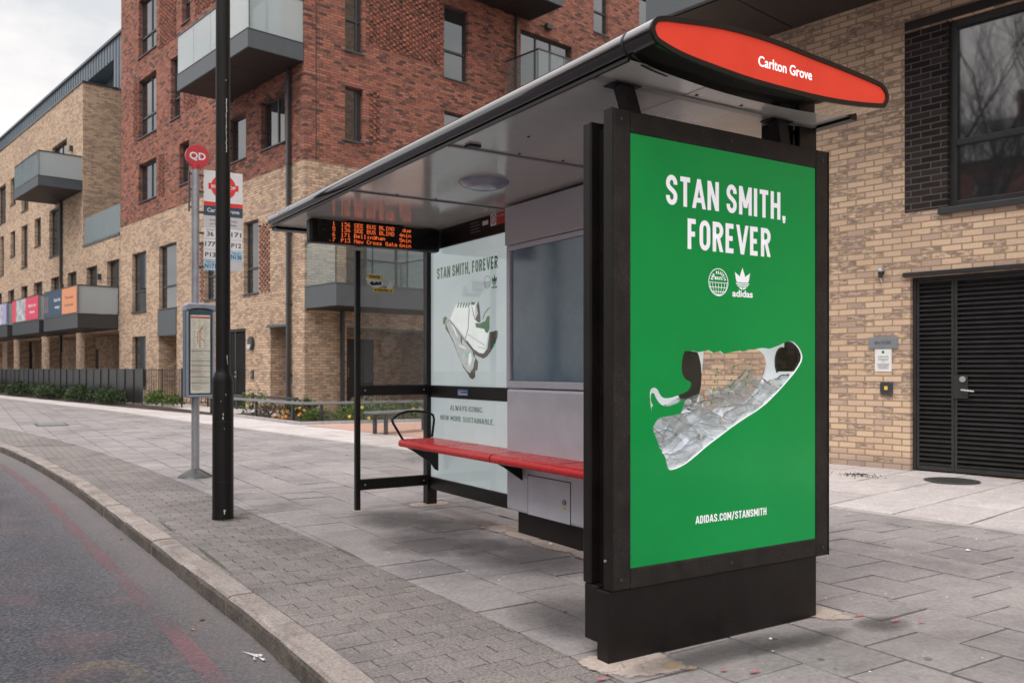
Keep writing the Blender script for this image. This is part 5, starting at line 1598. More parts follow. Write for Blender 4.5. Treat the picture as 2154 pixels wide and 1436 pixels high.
# --- countdown display
m = MB(); m.box(2.275, 3.43, 6.56, 6.66, 2.205, 2.398); led = m.build('countdown_display', 'black_paint', BS, bevel=.018)
m = MB(); m.box(2.33, 3.40, 6.551, 6.5595, 2.217, 2.388); m.build('display_face', 'led_face', led)
m = MB()
m.box(2.6, 3.1, 6.59, 6.63, 2.3985, under(3) - .0065)
m.build('hanger', 'black_paint', led)
D57 = {'1': '0010001100001000010000100001001111', '3': '', }
FONT57 = {
 '0': ["01110","10001","10011","10101","11001","10001","01110"], '1': ["00100","01100","00100","00100","00100","00100","01110"],
 '3': ["11111","00010","00100","00010","00001","10001","01110"], '4': ["00010","00110","01010","10010","11111","00010","00010"],
 '5': ["11111","10000","11110","00001","00001","10001","01110"], '6': ["00110","01000","10000","11110","10001","10001","01110"],
 '7': ["11111","00001","00010","00100","01000","01000","01000"], 'P': ["11110","10001","10001","11110","10000","10000","10000"],
 'S': ["01111","10000","10000","01110","00001","00001","11110"], 'E': ["11111","10000","10000","11110","10000","10000","11111"],
 'B': ["11110","10001","10001","11110","10001","10001","11110"], 'U': ["10001","10001","10001","10001","10001","10001","01110"],
 'L': ["10000","10000","10000","10000","10000","10000","11111"], 'I': ["01110","00100","00100","00100","00100","00100","01110"],
 'N': ["10001","11001","10101","10011","10001","10001","10001"], 'D': ["11110","10001","10001","10001","10001","10001","11110"],
 'C': ["01110","10001","10000","10000","10000","10001","01110"], 'G': ["01110","10001","10000","10111","10001","10001","01111"],
 'e': ["00000","00000","01110","10001","11111","10000","01110"], 'l': ["01100","00100","00100","00100","00100","00100","01110"],
 'i': ["00100","00000","01100","00100","00100","00100","01110"], 'n': ["00000","00000","10110","11001","10001","10001","10001"],
 'g': ["00000","01111","10001","10001","01111","00001","01110"], 'h': ["10000","10000","10110","11001","10001","10001","10001"],
 'a': ["00000","00000","01110","00001","01111","10001","01111"], 'm': ["00000","00000","11010","10101","10101","10001","10001"],
 'w': ["00000","00000","10001","10001","10101","10101","01010"], 'r': ["00000","00000","10110","11001","10000","10000","10000"],
 'o': ["00000","00000","01110","10001","10001","10001","01110"], 's': ["00000","00000","01110","10000","01110","00001","11110"],
 't': ["01000","01000","11100","01000","01000","01001","00110"], 'd': ["00001","00001","01101","10011","10001","10001","01111"],
 'u': ["00000","00000","10001","10001","10001","10011","01101"], ' ': ["00000"] * 7}
m = MB(); P_ = .0046
def dots(s, x, ztop, right=False):
    adv = 6 * P_
    if right: x -= adv * len(s) - P_
    for ch in s:
        for r_, row in enumerate(FONT57[ch]):
            for c_, b in enumerate(row):
                if b == '1':
                    cx, cz = x + c_ * P_, ztop - r_ * P_
                    pface(m, (cx, 6.551, cz), XU, ZU, [(-.0021, -.0021), (.0021, -.0021), (.0021, .0021), (-.0021, .0021)], .0006)
        x += adv
for k, (a, b, c, d) in enumerate((('1', '136', 'SEE BUS BLIND', 'due'), ('5', '136', 'SEE BUS BLIND', '4min'), ('6', '171', 'Bellingham', '5min'), ('7', 'P13', 'New Cross Gate', '6min'))):
    z = 2.3775 - k * .0425
    dots(a, 2.458, z); dots(b, 2.530, z); dots(c, 2.642, z); dots(d, 3.150, z, True)
pface(m, (2.435, 6.551, 2.226), XU, ZU, [(-.0021, -.0021), (.004, -.0021), (.004, .0021), (-.0021, .0021)], .0006)
flat(m, 'led_text', 'led_orange', led)
m = MB(); m.tube([(2.385, 6.551, 2.31), (2.385, 6.548, 2.31)], .012, 12); m.build('sensor', 'ink_black', led)

# --- rear wall: lit posters in black rails
for z0, z1, ya in ((2.245, 2.42, 5.345), (.952, 1.058, 5.345), (.140, .250, 5.345)):
    m = MB(); m.box(3.45, 3.51, ya, 6.7995, z0, z1); o = m.build('rail', 'black_paint', BS, bevel=.006)
    if z0 > 2: topr = o
    elif z0 > .9: midr = o
m = MB(); m.box(3.464, 3.49, 5.36, 6.7985, 1.0585, 2.2445); bp = m.build('back_poster', 'backposter_pale', BS)
m = MB(); m.box(3.464, 3.49, 5.36, 6.7985, .2505, .9515); bq = m.build('back_poster', 'backposter_pale', BS)
m = MB(); m.box(3.456, 3.4600, 5.36, 6.7985, 1.0585, 2.2445); m.build('poster_glass', 'case_glass', bp)
m = MB(); m.box(3.456, 3.4600, 5.36, 6.7985, .2505, .9515); m.build('poster_glass', 'case_glass', bq)
XB = 3.464
letter('STAN SMITH, FOREVER', bp, 'backposter_green', (XB, 6.172, 1.983), YM, ZU, .098, 1.02, font='d', w=.185)
letter('ALWAYS ICONIC.', bq, 'backposter_green', (XB, 6.165, .852), YM, ZU, .042, .555, font='d', w=.125)
letter('NOW MORE SUSTAINABLE.', bq, 'backposter_green', (XB, 6.168, .762), YM, ZU, .042, .90, font='d', w=.125)
trefoil(bp, 'backposter_green', 'backposter_pale', (XB, 5.712, 1.868), YM, .095)
letter('adidas', bp, 'backposter_green', (XB, 5.712, 1.832), YM, ZU, .018, .085, bold=.03)
m = MB(); O = (XB, 5.822, 1.888); gr = .05
ring(m, O, YM, ZU, gr - .004, gr, n=36, lift=.001)
for zz in (-.034, -.018, -.002): 
    w_ = math.sqrt(gr * gr - zz * zz); pface(m, O, YM, ZU, [(-w_, zz), (w_, zz), (w_, zz + .0035), (-w_, zz + .0035)], .0013)
for xx in (-.025, 0, .025): pface(m, O, YM, ZU, [(xx - .0016, -.04), (xx + .0016, -.04), (xx + .0016, 0), (xx - .0016, 0)], .0016)
flat(m, 'globe_badge', 'backposter_green', bp)
# printed trainer: outlines in metres on the rear wall (y, z)
SHOEPRINT = {
'shadow1':[(5.898,1.321),(5.823,1.358),(5.786,1.493),(5.742,1.493),(5.684,1.501),(5.66,1.492),(5.666,1.452),(5.706,1.393),(5.764,1.342),(5.823,1.301),(5.883,1.284),(5.959,1.299),(6.052,1.331),(6.164,1.428),(6.132,1.447),(6.006,1.369)],
'shadow2':[(6.526,1.578),(6.5,1.61),(6.448,1.624),(6.262,1.495),(6.164,1.428),(6.116,1.387),(6.068,1.363),(6.037,1.339),(6.006,1.292),(5.967,1.26),(5.975,1.194),(6.013,1.183),(6.013,1.136),(6.052,1.116),(6.1,1.127),(6.132,1.159),(6.213,1.214),(6.295,1.311),(6.379,1.418),(6.465,1.502),(6.526,1.545)],
'clear':[(6.509,1.582),(6.491,1.606),(6.451,1.616),(6.279,1.495),(6.164,1.416),(6.092,1.371),(6.056,1.343),(6.049,1.312),(6.006,1.288),(6.029,1.253),(6.045,1.21),(6.1,1.165),(6.164,1.192),(6.246,1.254),(6.32,1.352),(6.379,1.434),(6.448,1.501)],
'toe':[(6.574,1.593),(6.567,1.638),(6.532,1.657),(6.486,1.634),(6.521,1.61),(6.528,1.582)],
'body':[(6.448,1.624),(6.414,1.655),(6.388,1.686),(6.362,1.717),(6.329,1.74),(6.262,1.739),(6.164,1.721),(6.092,1.721),(6.081,1.747),(6.006,1.741),(6.018,1.681),(6.013,1.603),(5.975,1.574),(5.883,1.566),(5.808,1.608),(5.786,1.577),(5.808,1.487),(5.816,1.464),(5.858,1.336),(5.883,1.325),(5.944,1.329),(6.037,1.362),(6.164,1.448),(6.295,1.536)],
'collar':[(6.013,1.603),(5.967,1.647),(5.993,1.711),(5.962,1.749),(5.944,1.707),(5.935,1.661),(5.926,1.582),(5.944,1.572),(5.982,1.582)],
'heel':[(6.013,1.573),(5.944,1.567),(5.853,1.58),(5.823,1.618),(5.782,1.619),(5.786,1.516),(5.816,1.483),(5.853,1.496),(5.868,1.518),(5.944,1.53),(5.998,1.536)],
'tongue':[(6.081,1.747),(6.006,1.742),(6.024,1.719),(6.081,1.724)],
'lace0':[(6.32,1.719),(6.287,1.757),(6.272,1.752),(6.305,1.712)],
'lace1':[(6.274,1.716),(6.241,1.754),(6.226,1.749),(6.259,1.709)],
'lace2':[(6.228,1.713),(6.195,1.751),(6.18,1.746),(6.213,1.707)],
'lace3':[(6.182,1.71),(6.15,1.748),(6.135,1.743),(6.167,1.704)],
'lace4':[(6.137,1.708),(6.109,1.745),(6.095,1.74),(6.122,1.701)],
'seam1':[(6.116,1.702),(6.105,1.702),(6.124,1.529),(6.172,1.448),(6.183,1.448),(6.135,1.53)],
'seam2':[(6.073,1.716),(6.064,1.715),(6.029,1.635),(6.009,1.599),(6.018,1.599),(6.04,1.635)],
'edge':[(5.898,1.597),(5.868,1.642),(5.823,1.673),(5.776,1.689),(5.773,1.684),(5.814,1.667),(5.858,1.637),(5.886,1.597)],
'sole1':[(6.132,1.49),(5.853,1.391),(5.856,1.383),(6.138,1.481)],
'sole2':[(5.975,1.384),(5.853,1.366),(5.858,1.359),(5.967,1.375)],
'fold1':[(6.414,1.574),(6.376,1.564),(6.304,1.472),(6.32,1.465)],
'fold2':[(6.279,1.407),(6.164,1.373),(6.172,1.363),(6.27,1.387)],
'fold3':[(6.116,1.324),(6.081,1.339),(6.068,1.277),(6.1,1.222),(6.129,1.253)],
'fold4':[(6.262,1.479),(6.226,1.454),(6.237,1.406),(6.255,1.43)],
}
PRINTS = [('shadow1', 'shoe_shadow', .0008), ('shadow2', 'shoe_shadow', .0009), ('clear', 'shoe_shade', .0011), ('fold1', 'shoe_white', .0013), ('fold2', 'shoe_white', .0013), ('fold3', 'shoe_white', .0013), ('fold4', 'shoe_shadow', .0013), ('toe', 'shoe_green', .0013), ('body', 'shoe_white', .0015),
          ('collar', 'shoe_shadow', .0017), ('heel', 'shoe_green', .0019), ('tongue', 'shoe_green', .0019), ('lace0', 'shoe_green', .0019), ('lace1', 'shoe_green', .0019), ('lace2', 'shoe_green', .0019), ('lace3', 'shoe_green', .0019), ('lace4', 'shoe_green', .0019),
          ('seam1', 'shoe_shadow', .0019), ('seam2', 'shoe_shadow', .0019), ('edge', 'shoe_shadow', .0019), ('sole1', 'shoe_shade', .0019), ('sole2', 'shoe_shade', .0019)]
for key, mt_, lf in PRINTS:
    m = MB(); pface(m, (XB, 0, 0), YM, ZU, [(-p[0], p[1]) for p in SHOEPRINT[key]], lf); flat(m, 'shoe_print', mt_, bp)
for (y_, z_) in ((5.706, 1.382), (6.145, 1.329)):
    m = MB(); ring(m, (XB, y_, z_), YM, ZU, 0, .014, lift=.0021, n=10); flat(m, 'glint', 'teal_glint', bp)
# stickers on the rails
m = MB(); pface(m, (3.45, 6.197, .979), YM, ZU, [(-.09, 0), (.09, 0), (.09, .055), (-.09, .055)], .0008); s_ = flat(m, 'sticker', 'blue_print', midr)
letter('Priority seat', s_, 'sign_white', (3.45, 6.17, 1.012), YM, ZU, .014, .10, bold=.01, lift=.0014)
m = MB()
for k in range(3): pface(m, (3.45, 6.265 - k * .018, .983), YM, ZU, [(-.005, 0), (.005, 0), (.005, .03), (-.005, .03)], .0014); ring(m, (3.45, 6.265 - k * .018, 1.02), YM, ZU, 0, .005, lift=.0014, n=8)
pface(m, (3.45, 6.17, .987), YM, ZU, [(-.05, 0), (.05, 0), (.05, .012), (-.05, .012)], .0014)
flat(m, 'pictogram', 'sign_white', s_)
m = MB(); pface(m, (3.45, 5.60, 2.315), YM, ZU, [(-.055, 0), (.07, 0), (.07, .10), (-.055, .10)], .0008); s_ = flat(m, 'sticker', 'red_print', topr)
letter('No smoking', s_, 'sign_white', (3.45, 5.595, 2.375), YM, ZU, .016, .10, lift=.0014)
m = MB(); pface(m, (3.45, 5.705, 2.315), YM, ZU, [(-.045, 0), (.045, 0), (.045, .10), (-.045, .10)], .0008); s2 = flat(m, 'sticker', 'paper_white', topr)
m = MB(); ring(m, (3.45, 5.705, 2.365), YM, ZU, .026, .034, n=24, lift=.0014); pface(m, (3.45, 5.705, 2.365), YM, ZU, [(-.022, .018), (-.018, .022), (.022, -.018), (.018, -.022)], .0016); flat(m, 'pictogram', 'red_print', s2)
m = MB(); pface(m, (3.45, 5.83, 2.338), YM, ZU, [(-.045, 0), (.045, 0), (.045, .035), (-.045, .035)], .0008); s3 = flat(m, 'sticker', 'paper_white', topr)
m = MB()
for k in range(4): pface(m, (3.45, 5.99, 2.30 + k * .025), YM, ZU, [(-.08, 0), (.08 - .02 * (k % 2), 0), (.08 - .02 * (k % 2), .008), (-.08, .008)], .0008)
flat(m, 'text_lines', 'ink_grey', topr)

# --- grey equipment cabinet
m = MB(); m.box(3.335, 3.62, 3.80, 5.335, .172, 1.058); cab = m.build('cabinet', 'cabinet_grey', BS, bevel=.02)
m = MB(); m.box(3.40, 3.60, 3.82, 5.27, 0, .1715); m.build('plinth', 'black_paint', cab)
m = MB()
m.box(3.335, 3.62, 3.80, 5.335, 1.064, 1.115); m.box(3.335, 3.62, 3.80, 5.335, 2.062, 2.10)
m.box(3.335, 3.62, 5.285, 5.335, 1.115, 2.062); m.box(3.335, 3.62, 3.80, 3.85, 1.115, 2.062)
m.build('screen_surround', 'cabinet_grey', cab, bevel=.006)
m = MB(); m.box(3.352, 3.60, 3.852, 5.283, 1.117, 2.06); m.build('screen', 'screen_blue', cab)
m = MB(); m.box(3.328, 3.62, 3.80, 5.345, 2.104, 2.385); m.build('header', 'cabinet_top', cab, bevel=.006)
m = MB(); m.box(3.3315, 3.3345, 4.54, 5.04, .178, .452); dr = m.build('hatch', 'cabinet_grey', cab, bevel=.001)
m = MB()
for (a, b, c, d) in ((4.534, 4.54, .172, .458), (5.04, 5.046, .172, .458), (4.54, 5.04, .172, .178), (4.54, 5.04, .452, .458)): m.box(3.3330, 3.3346, a, b, c, d)
m.build('hatch_gap', 'ink_black', dr)
m = MB(); m.tube([(3.3315, 4.60, .318), (3.322, 4.60, .318)], .018, 16); m.build('lock', 'grey_steel', dr)
m = MB(); pface(m, (3.3315, 4.60, .27), YM, ZU, [(-.017, 0), (.017, 0), (0, .03)], .0006); flat(m, 'warning_triangle', 'yellow_print', dr)

# --- bench
def seat(y0, y1):
    m = MB()
    pr = [(3.068, .560), (3.066, .574), (3.070, .588), (3.080, .599), (3.095, .605), (3.115, .606), (3.115, .560), (3.10, .546), (3.084, .545), (3.073, .550)]
    m.prism(pr, 'y', y0, y1)
    xs = [3.119, 3.178, 3.237, 3.296, 3.355, 3.42]
    for a, b in zip(xs, xs[1:]):
        m.prism([(a, .578), (a, .603), (a + .004, .607), (b - .013, .607), (b - .009, .603), (b - .009, .578)], 'y', y0, y1)
    for yy in (y0 + .02, (y0 + y1) / 2 - .012, y1 - .045): m.box(3.10, 3.42, yy, yy + .025, .558, .5775)
    return m
bench = seat(5.135, 6.63).build('bench', 'seat_red', BS, smooth=True)
seat(3.80, 5.12).build('seat', 'seat_red', bench, smooth=True)
m = MB()
for y in (5.88, 4.37): 
    m.prism([(3.112, .6072), (3.41, .6082), (3.41, .6095), (3.112, .6085)], 'y', y - .004, y + .004)
m.build('seam', 'stop_red', bench)
for y in (6.60, 5.127, 3.84):
    m = MB(); m.prism([(3.125, .556), (3.43, .556), (3.43, .32), (3.40, .335), (3.36, .39), (3.19, .505), (3.14, .53)], 'y', y - .012, y + .012); m.build('bracket', 'black_paint', bench, bevel=.004)
m = MB(); m.tube([(3.15, 6.655, .555), (3.115, 6.655, .61), (3.03, 6.655, .745), (3.022, 6.655, .765), (3.035, 6.655, .785), (3.09, 6.655, .82), (3.16, 6.655, .838), (3.25, 6.655, .84), (3.36, 6.655, .825), (3.41, 6.655, .80), (3.42, 6.655, .76), (3.40, 6.655, .61)], .0105, 10); m.build('armrest', 'black_paint', bench, smooth=True)

# --- plastic bottles in the poster window: one built with its parts, then copied
def bottle_mesh(seed):
    rnd = random.Random(seed); m = MB()
    prof = [(.001, 0), (.022, .002), (.030, .008), (.0315, .03), (.029, .045), (.0315, .055), (.0295, .07), (.0315, .08), (.0295, .095), (.0315, .105), (.031, .13), (.027, .152), (.018, .172), (.0125, .182), (.012, .198)]
    m.lathe([(r * rnd.uniform(.94, 1.05), z) for r, z in prof], 0, 0, 0, 14)
    cx, cz = rnd.uniform(-1, 1), rnd.uniform(.05, .12)
    m.v = [(x * (1 - .35 * math.exp(-((z - cz) / .03) ** 2) * abs(cx)), y * (1 + .1 * cx), z) for x, y, z in m.v]
    return m
bt = bpy.data.objects.new('plastic_bottle', None); COL.objects.link(bt)
GRP = 'crushed plastic bottles behind the poster window'
BL = 'clear crushed plastic bottle in the pile inside the shoe-shaped poster window'
protos = []
for s_ in range(4):
    r_ = bt if s_ == 0 else bpy.data.objects.new('plastic_bottle', None)
    if s_: COL.objects.link(r_)
    tag(r_, BL, 'bottle', GRP); ORG[r_.name] = (0, 0, 0)
    bottle_mesh(s_).build('body', 'bottle_plastic', r_, smooth=True)
    if s_ % 2:
        m = MB(); m.lathe([(.001, .207), (.0135, .207), (.0145, .203), (.0145, .196), (.0135, .1955)], 0, 0, 0, 12); m.build('cap', 'paper_white', r_, smooth=True)
    protos.append(r_)
def floor_z(x):
    for (xa, za), (xb, zb) in zip(tr_, tr_[1:]):
        if xa <= x <= xb: return za + (zb - za) * (x - xa) / (xb - xa)
    return 1.2
rb = random.Random(11); k = 0
for layer in range(4):
    for x in [2.40 + .062 * i for i in range(15)]:
        xx = x + (layer % 2) * .03 + rb.uniform(-.008, .008)
        z = floor_z(xx) + .038 + layer * .06 + rb.uniform(-.006, .006)
        lim = 1.04 if xx < 2.62 else (1.08 if xx < 2.95 else 1.14)
        if xx > 3.30 or z > lim: continue
        src = protos[k % 4]
        if k < 4: o = src
        else:
            o = src.copy(); COL.objects.link(o)
            for ch in src.children:
                c = ch.copy(); COL.objects.link(c); c.parent = o
        sl_ = rb.choice((rb.uniform(-.3, .5), rb.uniform(.5, 1.0), rb.uniform(-1.1, -.4)))
        # lie mostly along the panel, small turn into the cavity
        yaw = rb.choice((0, math.pi)) + rb.uniform(-.28, .28)
        o.rotation_euler = (0, math.pi / 2 - sl_ * .6, yaw)
        d = Vector((math.sin(math.pi / 2 - sl_ * .6) * math.cos(yaw), math.sin(math.pi / 2 - sl_ * .6) * math.sin(yaw), math.cos(math.pi / 2 - sl_ * .6)))
        yy = YP + (.055 if layer % 2 == 0 else .125) + rb.uniform(0, .012)
        o.location = (xx - d.x * .1, yy - d.y * .1, z - d.z * .1)
        k += 1

# ================================================================== street furniture
# bus stop pole
SP = root('bus_stop_pole', 'grey bus stop pole with a round red QD disc, route flag and timetable case', 'bus stop', (2.13, 9.94, 0))
px, py = 2.13, 9.94
m = MB(); m.tube([(px, py, .05), (px, py, 3.43)], .043, 20); pl = m.build('pole', 'galvanised', SP, smooth=True)
m = MB(); m.lathe([(.185, 0.002), (.18, .012), (.06, .085), (.05, .092), (.0435, .095)], px, py, 0, 20); m.build('base', 'charcoal_metal', SP, smooth=True)
m = MB(); m.tube([(px, py, 3.42), (px, py, 3.47)], .046, 18); m.tube([(px + .015, py, 3.46), (px + .018, py, 3.50)], .03, 14); m.build('collar', 'stop_red', SP, smooth=True)
m = MB()
m.prism([(px + .018 + .127 * math.cos(2 * math.pi * k / 32), 3.567 + .127 * math.sin(2 * math.pi * k / 32)) for k in range(32)], 'y', py - .03, py + .03)
dc = m.build('stop_disc', 'stop_red', SP, bevel=.012)
letter('QD', dc, 'sign_white', (px + .018, py - .03, 3.53), XU, ZU, .075, .172, bold=.028)
for z in (3.36, 3.18, 2.95, 2.72, 2.60, 2.34):
    m = MB(); m.box(px + .042, 2.218, py - .012, py + .012, z - .012, z + .012); m.build('bracket', 'charcoal_metal', SP)
m = MB(); m.box(px - .075, px - .06, py - .012, py + .012, 2.95, 3.40)
for z in (3.0, 3.2, 3.37): m.box(px - .0602, px - .042, py - .01, py + .01, z - .01, z + .01)
m.build('side_strip', 'charcoal_metal', SP)
F0, F1, FY = 2.217, 2.648, py
m = MB(); m.box(F0, F1, FY - .008, FY + .008, 2.925, 3.43); fl = m.build('flag', 'sign_white', SP, bevel=.003)
m = MB(); pface(m, (F0, FY - .008, 0), XU, ZU, [(0, 3.036), (F1 - F0, 3.036), (F1 - F0, 3.08), (0, 3.08)], .0008); flat(m, 'red_band', 'roundel_red', fl)
m = MB(); pface(m, (F0, FY - .008, 0), XU, ZU, [(0, 2.926), (F1 - F0, 2.926), (F1 - F0, 3.035), (0, 3.035)], .0008); nb = flat(m, 'name_band', 'sign_navy', fl)
letter('Carlton Grove', nb, 'sign_white', ((F0 + F1) / 2, FY - .008, 2.965), XU, ZU, .043, .355, bold=.016, lift=.0016)
m = MB(); O = (2.435, FY - .008, 3.255)
ring(m, O, XU, ZU, .088, .138, n=48, lift=.0008); pface(m, O, XU, ZU, [(-.166, -.034), (.166, -.034), (.166, .034), (-.166, .034)], .0012)
rd = flat(m, 'roundel', 'roundel_red', fl)
letter('BUS STOP', rd, 'sign_white', (2.435, FY - .008, 3.237), XU, ZU, .036, .27, bold=.02, lift=.0018)
def plate(x0, x1, z0, z1, mat, txt=None, small=None):
    m = MB(); m.box(x0 + .001, x1 - .001, FY - .007, FY + .007, z0 + .0015, z1 - .0015); p = m.build('route_plate', mat, fl, bevel=.002)
    if txt: letter(txt, p, 'ink_black', ((x0 + x1) / 2, FY - .007, (z0 + z1) / 2 - (.034 if small else .024)), XU, ZU, .05, min(.118, .037 * len(txt)), bold=.016)
    if small: letter(small, p, 'ink_black', ((x0 + x1) / 2, FY - .007, z1 - .03), XU, ZU, .016, .09, bold=.01)
m = MB(); m.box(F0, F1, FY - .007, FY + .007, 2.792, 2.9235); p = m.build('route_plate', 'sign_grey', fl, bevel=.002)
letter('towards New Cross', p, 'ink_black', (2.432, FY - .007, 2.867), XU, ZU, .026, .30)
letter('or New Cross Gate', p, 'ink_black', (2.432, FY - .007, 2.822), XU, ZU, .026, .29)
xm = (F0 + F1) / 2
rows = [(2.665, 2.79), (2.545, 2.663), (2.428, 2.543), (2.308, 2.426)]
for (z0, z1), l, r_ in zip(rows, (('36', 'sign_white', '24 hour'), ('177', 'sign_white', None), ('P13', 'sign_white', None), ('N171', 'sign_blue', 'Night bus')), (('171', 'sign_white', None), ('P12', 'sign_white', None), ('N136', 'sign_blue', 'Night bus'), (None, 'sign_grey', None))):
    w3 = (F1 - F0) / 3
    plate(F0, F0 + w3, z0, z1, l[1], l[0], l[2]); plate(F0 + w3, F1 - w3, z0, z1, r_[1]); plate(F1 - w3, F1, z0, z1, r_[1], r_[0], r_[2])
# timetable case
m = MB(); m.box(2.005, 2.315, 9.83, 10.01, .885, 1.86); case = m.build('timetable_case', 'timetable_blue', SP, bevel=.02)
m = MB(); m.prism([(2.0, 1.835), (2.0, 1.90), (2.03, 1.925), (2.29, 1.925), (2.32, 1.90), (2.32, 1.835), (2.285, 1.85), (2.22, 1.868), (2.16, 1.872), (2.10, 1.868), (2.035, 1.85)], 'y', 9.81, 10.02)
m.build('case_cap', 'timetable_silver', case, bevel=.012)
m = MB(); m.box(2.01, 2.034, 9.812, 9.829, .89, 1.835); m.box(2.287, 2.31, 9.812, 9.829, .89, 1.835); m.box(2.034, 2.287, 9.812, 9.829, .89, .915)
m.build('case_frame', 'timetable_silver', case, bevel=.006)
m = MB(); m.box(2.055, 2.262, 9.822, 9.8285, .935, 1.795); tt = m.build('timetable_sheet', 'paper_cream', case)
TX = 2.158
m = MB(); pface(m, (TX, 9.822, 0), XU, ZU, [(-.1, 1.76), (.1, 1.76), (.1, 1.778), (-.1, 1.778)], .001); pface(m, (TX, 9.822, 0), XU, ZU, [(-.1, 1.17), (.1, 1.17), (.1, 1.176), (-.1, 1.176)], .001); flat(m, 'red_band', 'red_print', tt)
m = MB(); rt = random.Random(3)
for z in (1.395, 1.285, 1.235, 1.11, 1.045): pface(m, (TX, 9.822, z), XU, ZU, [(-.1, 0), (.1, 0), (.1, .008), (-.1, .008)], .001)
z = 1.74
while z > .96:
    if z > 1.42:
        for q in range(3):
            x0 = -.09 + q * .06 + rt.uniform(0, .012); w_ = rt.uniform(.02, .045)
            if abs(x0) < .2: pface(m, (TX, 9.822, z), XU, ZU, [(x0, 0), (x0 + w_, 0), (x0 + w_, .004), (x0, .004)], .001)
        z -= .017
    else:
        pface(m, (TX, 9.822, z), XU, ZU, [(-.09, 0), (-.09 + rt.uniform(.08, .18), 0), (-.09 + rt.uniform(.08, .18), .004), (-.09, .004)], .001); z -= .0135
flat(m, 'text_lines', 'ink_pale', tt)
m = MB()
for (a, b) in (((-.005, 1.43), (-.005, 1.62)), ((-.03, 1.50), (-.03, 1.60)), ((-.03, 1.60), (.03, 1.66)), ((.0, 1.55), (.05, 1.50)), ((-.005, 1.62), (.04, 1.70))):
    d = math.hypot(b[0] - a[0], b[1] - a[1]); nx, nz_ = -(b[1] - a[1]) / d * .004, (b[0] - a[0]) / d * .004
    pface(m, (TX, 9.822, 0), XU, ZU, [(a[0] + nx, a[1] + nz_), (b[0] + nx, b[1] + nz_), (b[0] - nx, b[1] - nz_), (a[0] - nx, a[1] - nz_)], .0016)
flat(m, 'route_map', 'banner_orange', tt)
m = MB(); m.box(2.036, 2.285, 9.813, 9.816, .917, 1.83); m.build('case_glass', 'case_glass', case)
m = MB(); m.tube([(2.316, 9.9, 1.40), (2.34, 9.9, 1.40), (2.355, 9.9, 1.39)], .014, 10); m.build('latch', 'paper_white', case, smooth=True)

# lamp column
LP = root('lamp_column', 'tall black lamp column by the kerb with a thicker base and white scratches', 'lamp post', (1.724, 7.053, 0))
lx, ly = 1.724, 7.053
m = MB(); m.lathe([(.084, -.005), (.082, .05), (.0815, 1.10), (.079, 1.125), (.064, 1.165), (.058, 1.18), (.0575, 1.21), (.0565, 3.0), (.054, 5.0), (.045, 8.0)], lx, ly, 0, 28)
co = m.build('column', 'pole_black', LP, smooth=True)
m = MB(); m.tube([(lx, ly, 7.95), (lx - .1, ly, 8.25), (lx - .5, ly, 8.45), (lx - 1.0, ly, 8.5)], .035, 12); m.build('bracket_arm', 'pole_black', LP, smooth=True)
m = MB(); m.solid([(lx - 1.5, ly - .12, 8.44), (lx - .95, ly - .1, 8.44), (lx - .95, ly + .1, 8.44), (lx - 1.5, ly + .12, 8.44), (lx - 1.45, ly - .07, 8.56), (lx - .95, ly - .07, 8.56), (lx - .95, ly + .07, 8.56), (lx - 1.45, ly + .07, 8.56)], [(0, 1, 2, 3), (4, 5, 6, 7), (0, 1, 5, 4), (1, 2, 6, 5), (2, 3, 7, 6), (3, 0, 4, 7)]); m.build('lantern', 'pole_black', LP, bevel=.02)
# base door outline and scratches on the side facing the camera
def on_col(m, a0, a1, z0, z1, r):
    for k in range(2):
        b0, b1 = a0 + (a1 - a0) * k / 2, a0 + (a1 - a0) * (k + 1) / 2
        m.face([(lx + r * math.cos(b0), ly + r * math.sin(b0), z0), (lx + r * math.cos(b1), ly + r * math.sin(b1), z0), (lx + r * math.cos(b1), ly + r * math.sin(b1), z1), (lx + r * math.cos(b0), ly + r * math.sin(b0), z1)])
fc = math.atan2(-ly, -lx)
m = MB(); rs_ = random.Random(5)
z = 2.93
while z < 3.36:
    a = fc + .42 + rs_.uniform(-.03, .03); on_col(m, a, a + rs_.uniform(.05, .13), z, z + .022, .0571); z += .0215
for (a, z, w_, h_) in ((.35, 3.5, .08, .01), (.5, 1.28, .14, .03), (.56, 1.26, .08, .03), (.62, 1.235, .06, .03)): on_col(m, fc + a, fc + a + w_, z, z + h_, .0581)
for (a, z, w_, h_) in ((-.05, .80, .10, .02), (-.02, .83, .07, .02), (.25, .99, .04, .015), (-.2, .94, .04, .01), (.1, .72, .03, .012), (.05, .07, .2, .012), (.1, .045, .08, .025)): on_col(m, fc + a, fc + a + w_, z, z + h_, .0826)
flat(m, 'scratch', 'white_scrape', co)
m = MB()
for (a, b, z0, z1) in ((-.55, .55, .30, .304), (-.55, .55, .78, .784)): on_col(m, fc + a, fc, z0, z1, .0828); on_col(m, fc, fc + b, z0, z1, .0828)
for a in (-.55, .54): on_col(m, fc + a, fc + a + .02, .304, .78, .0828)
flat(m, 'base_door', 'ink_black', co)

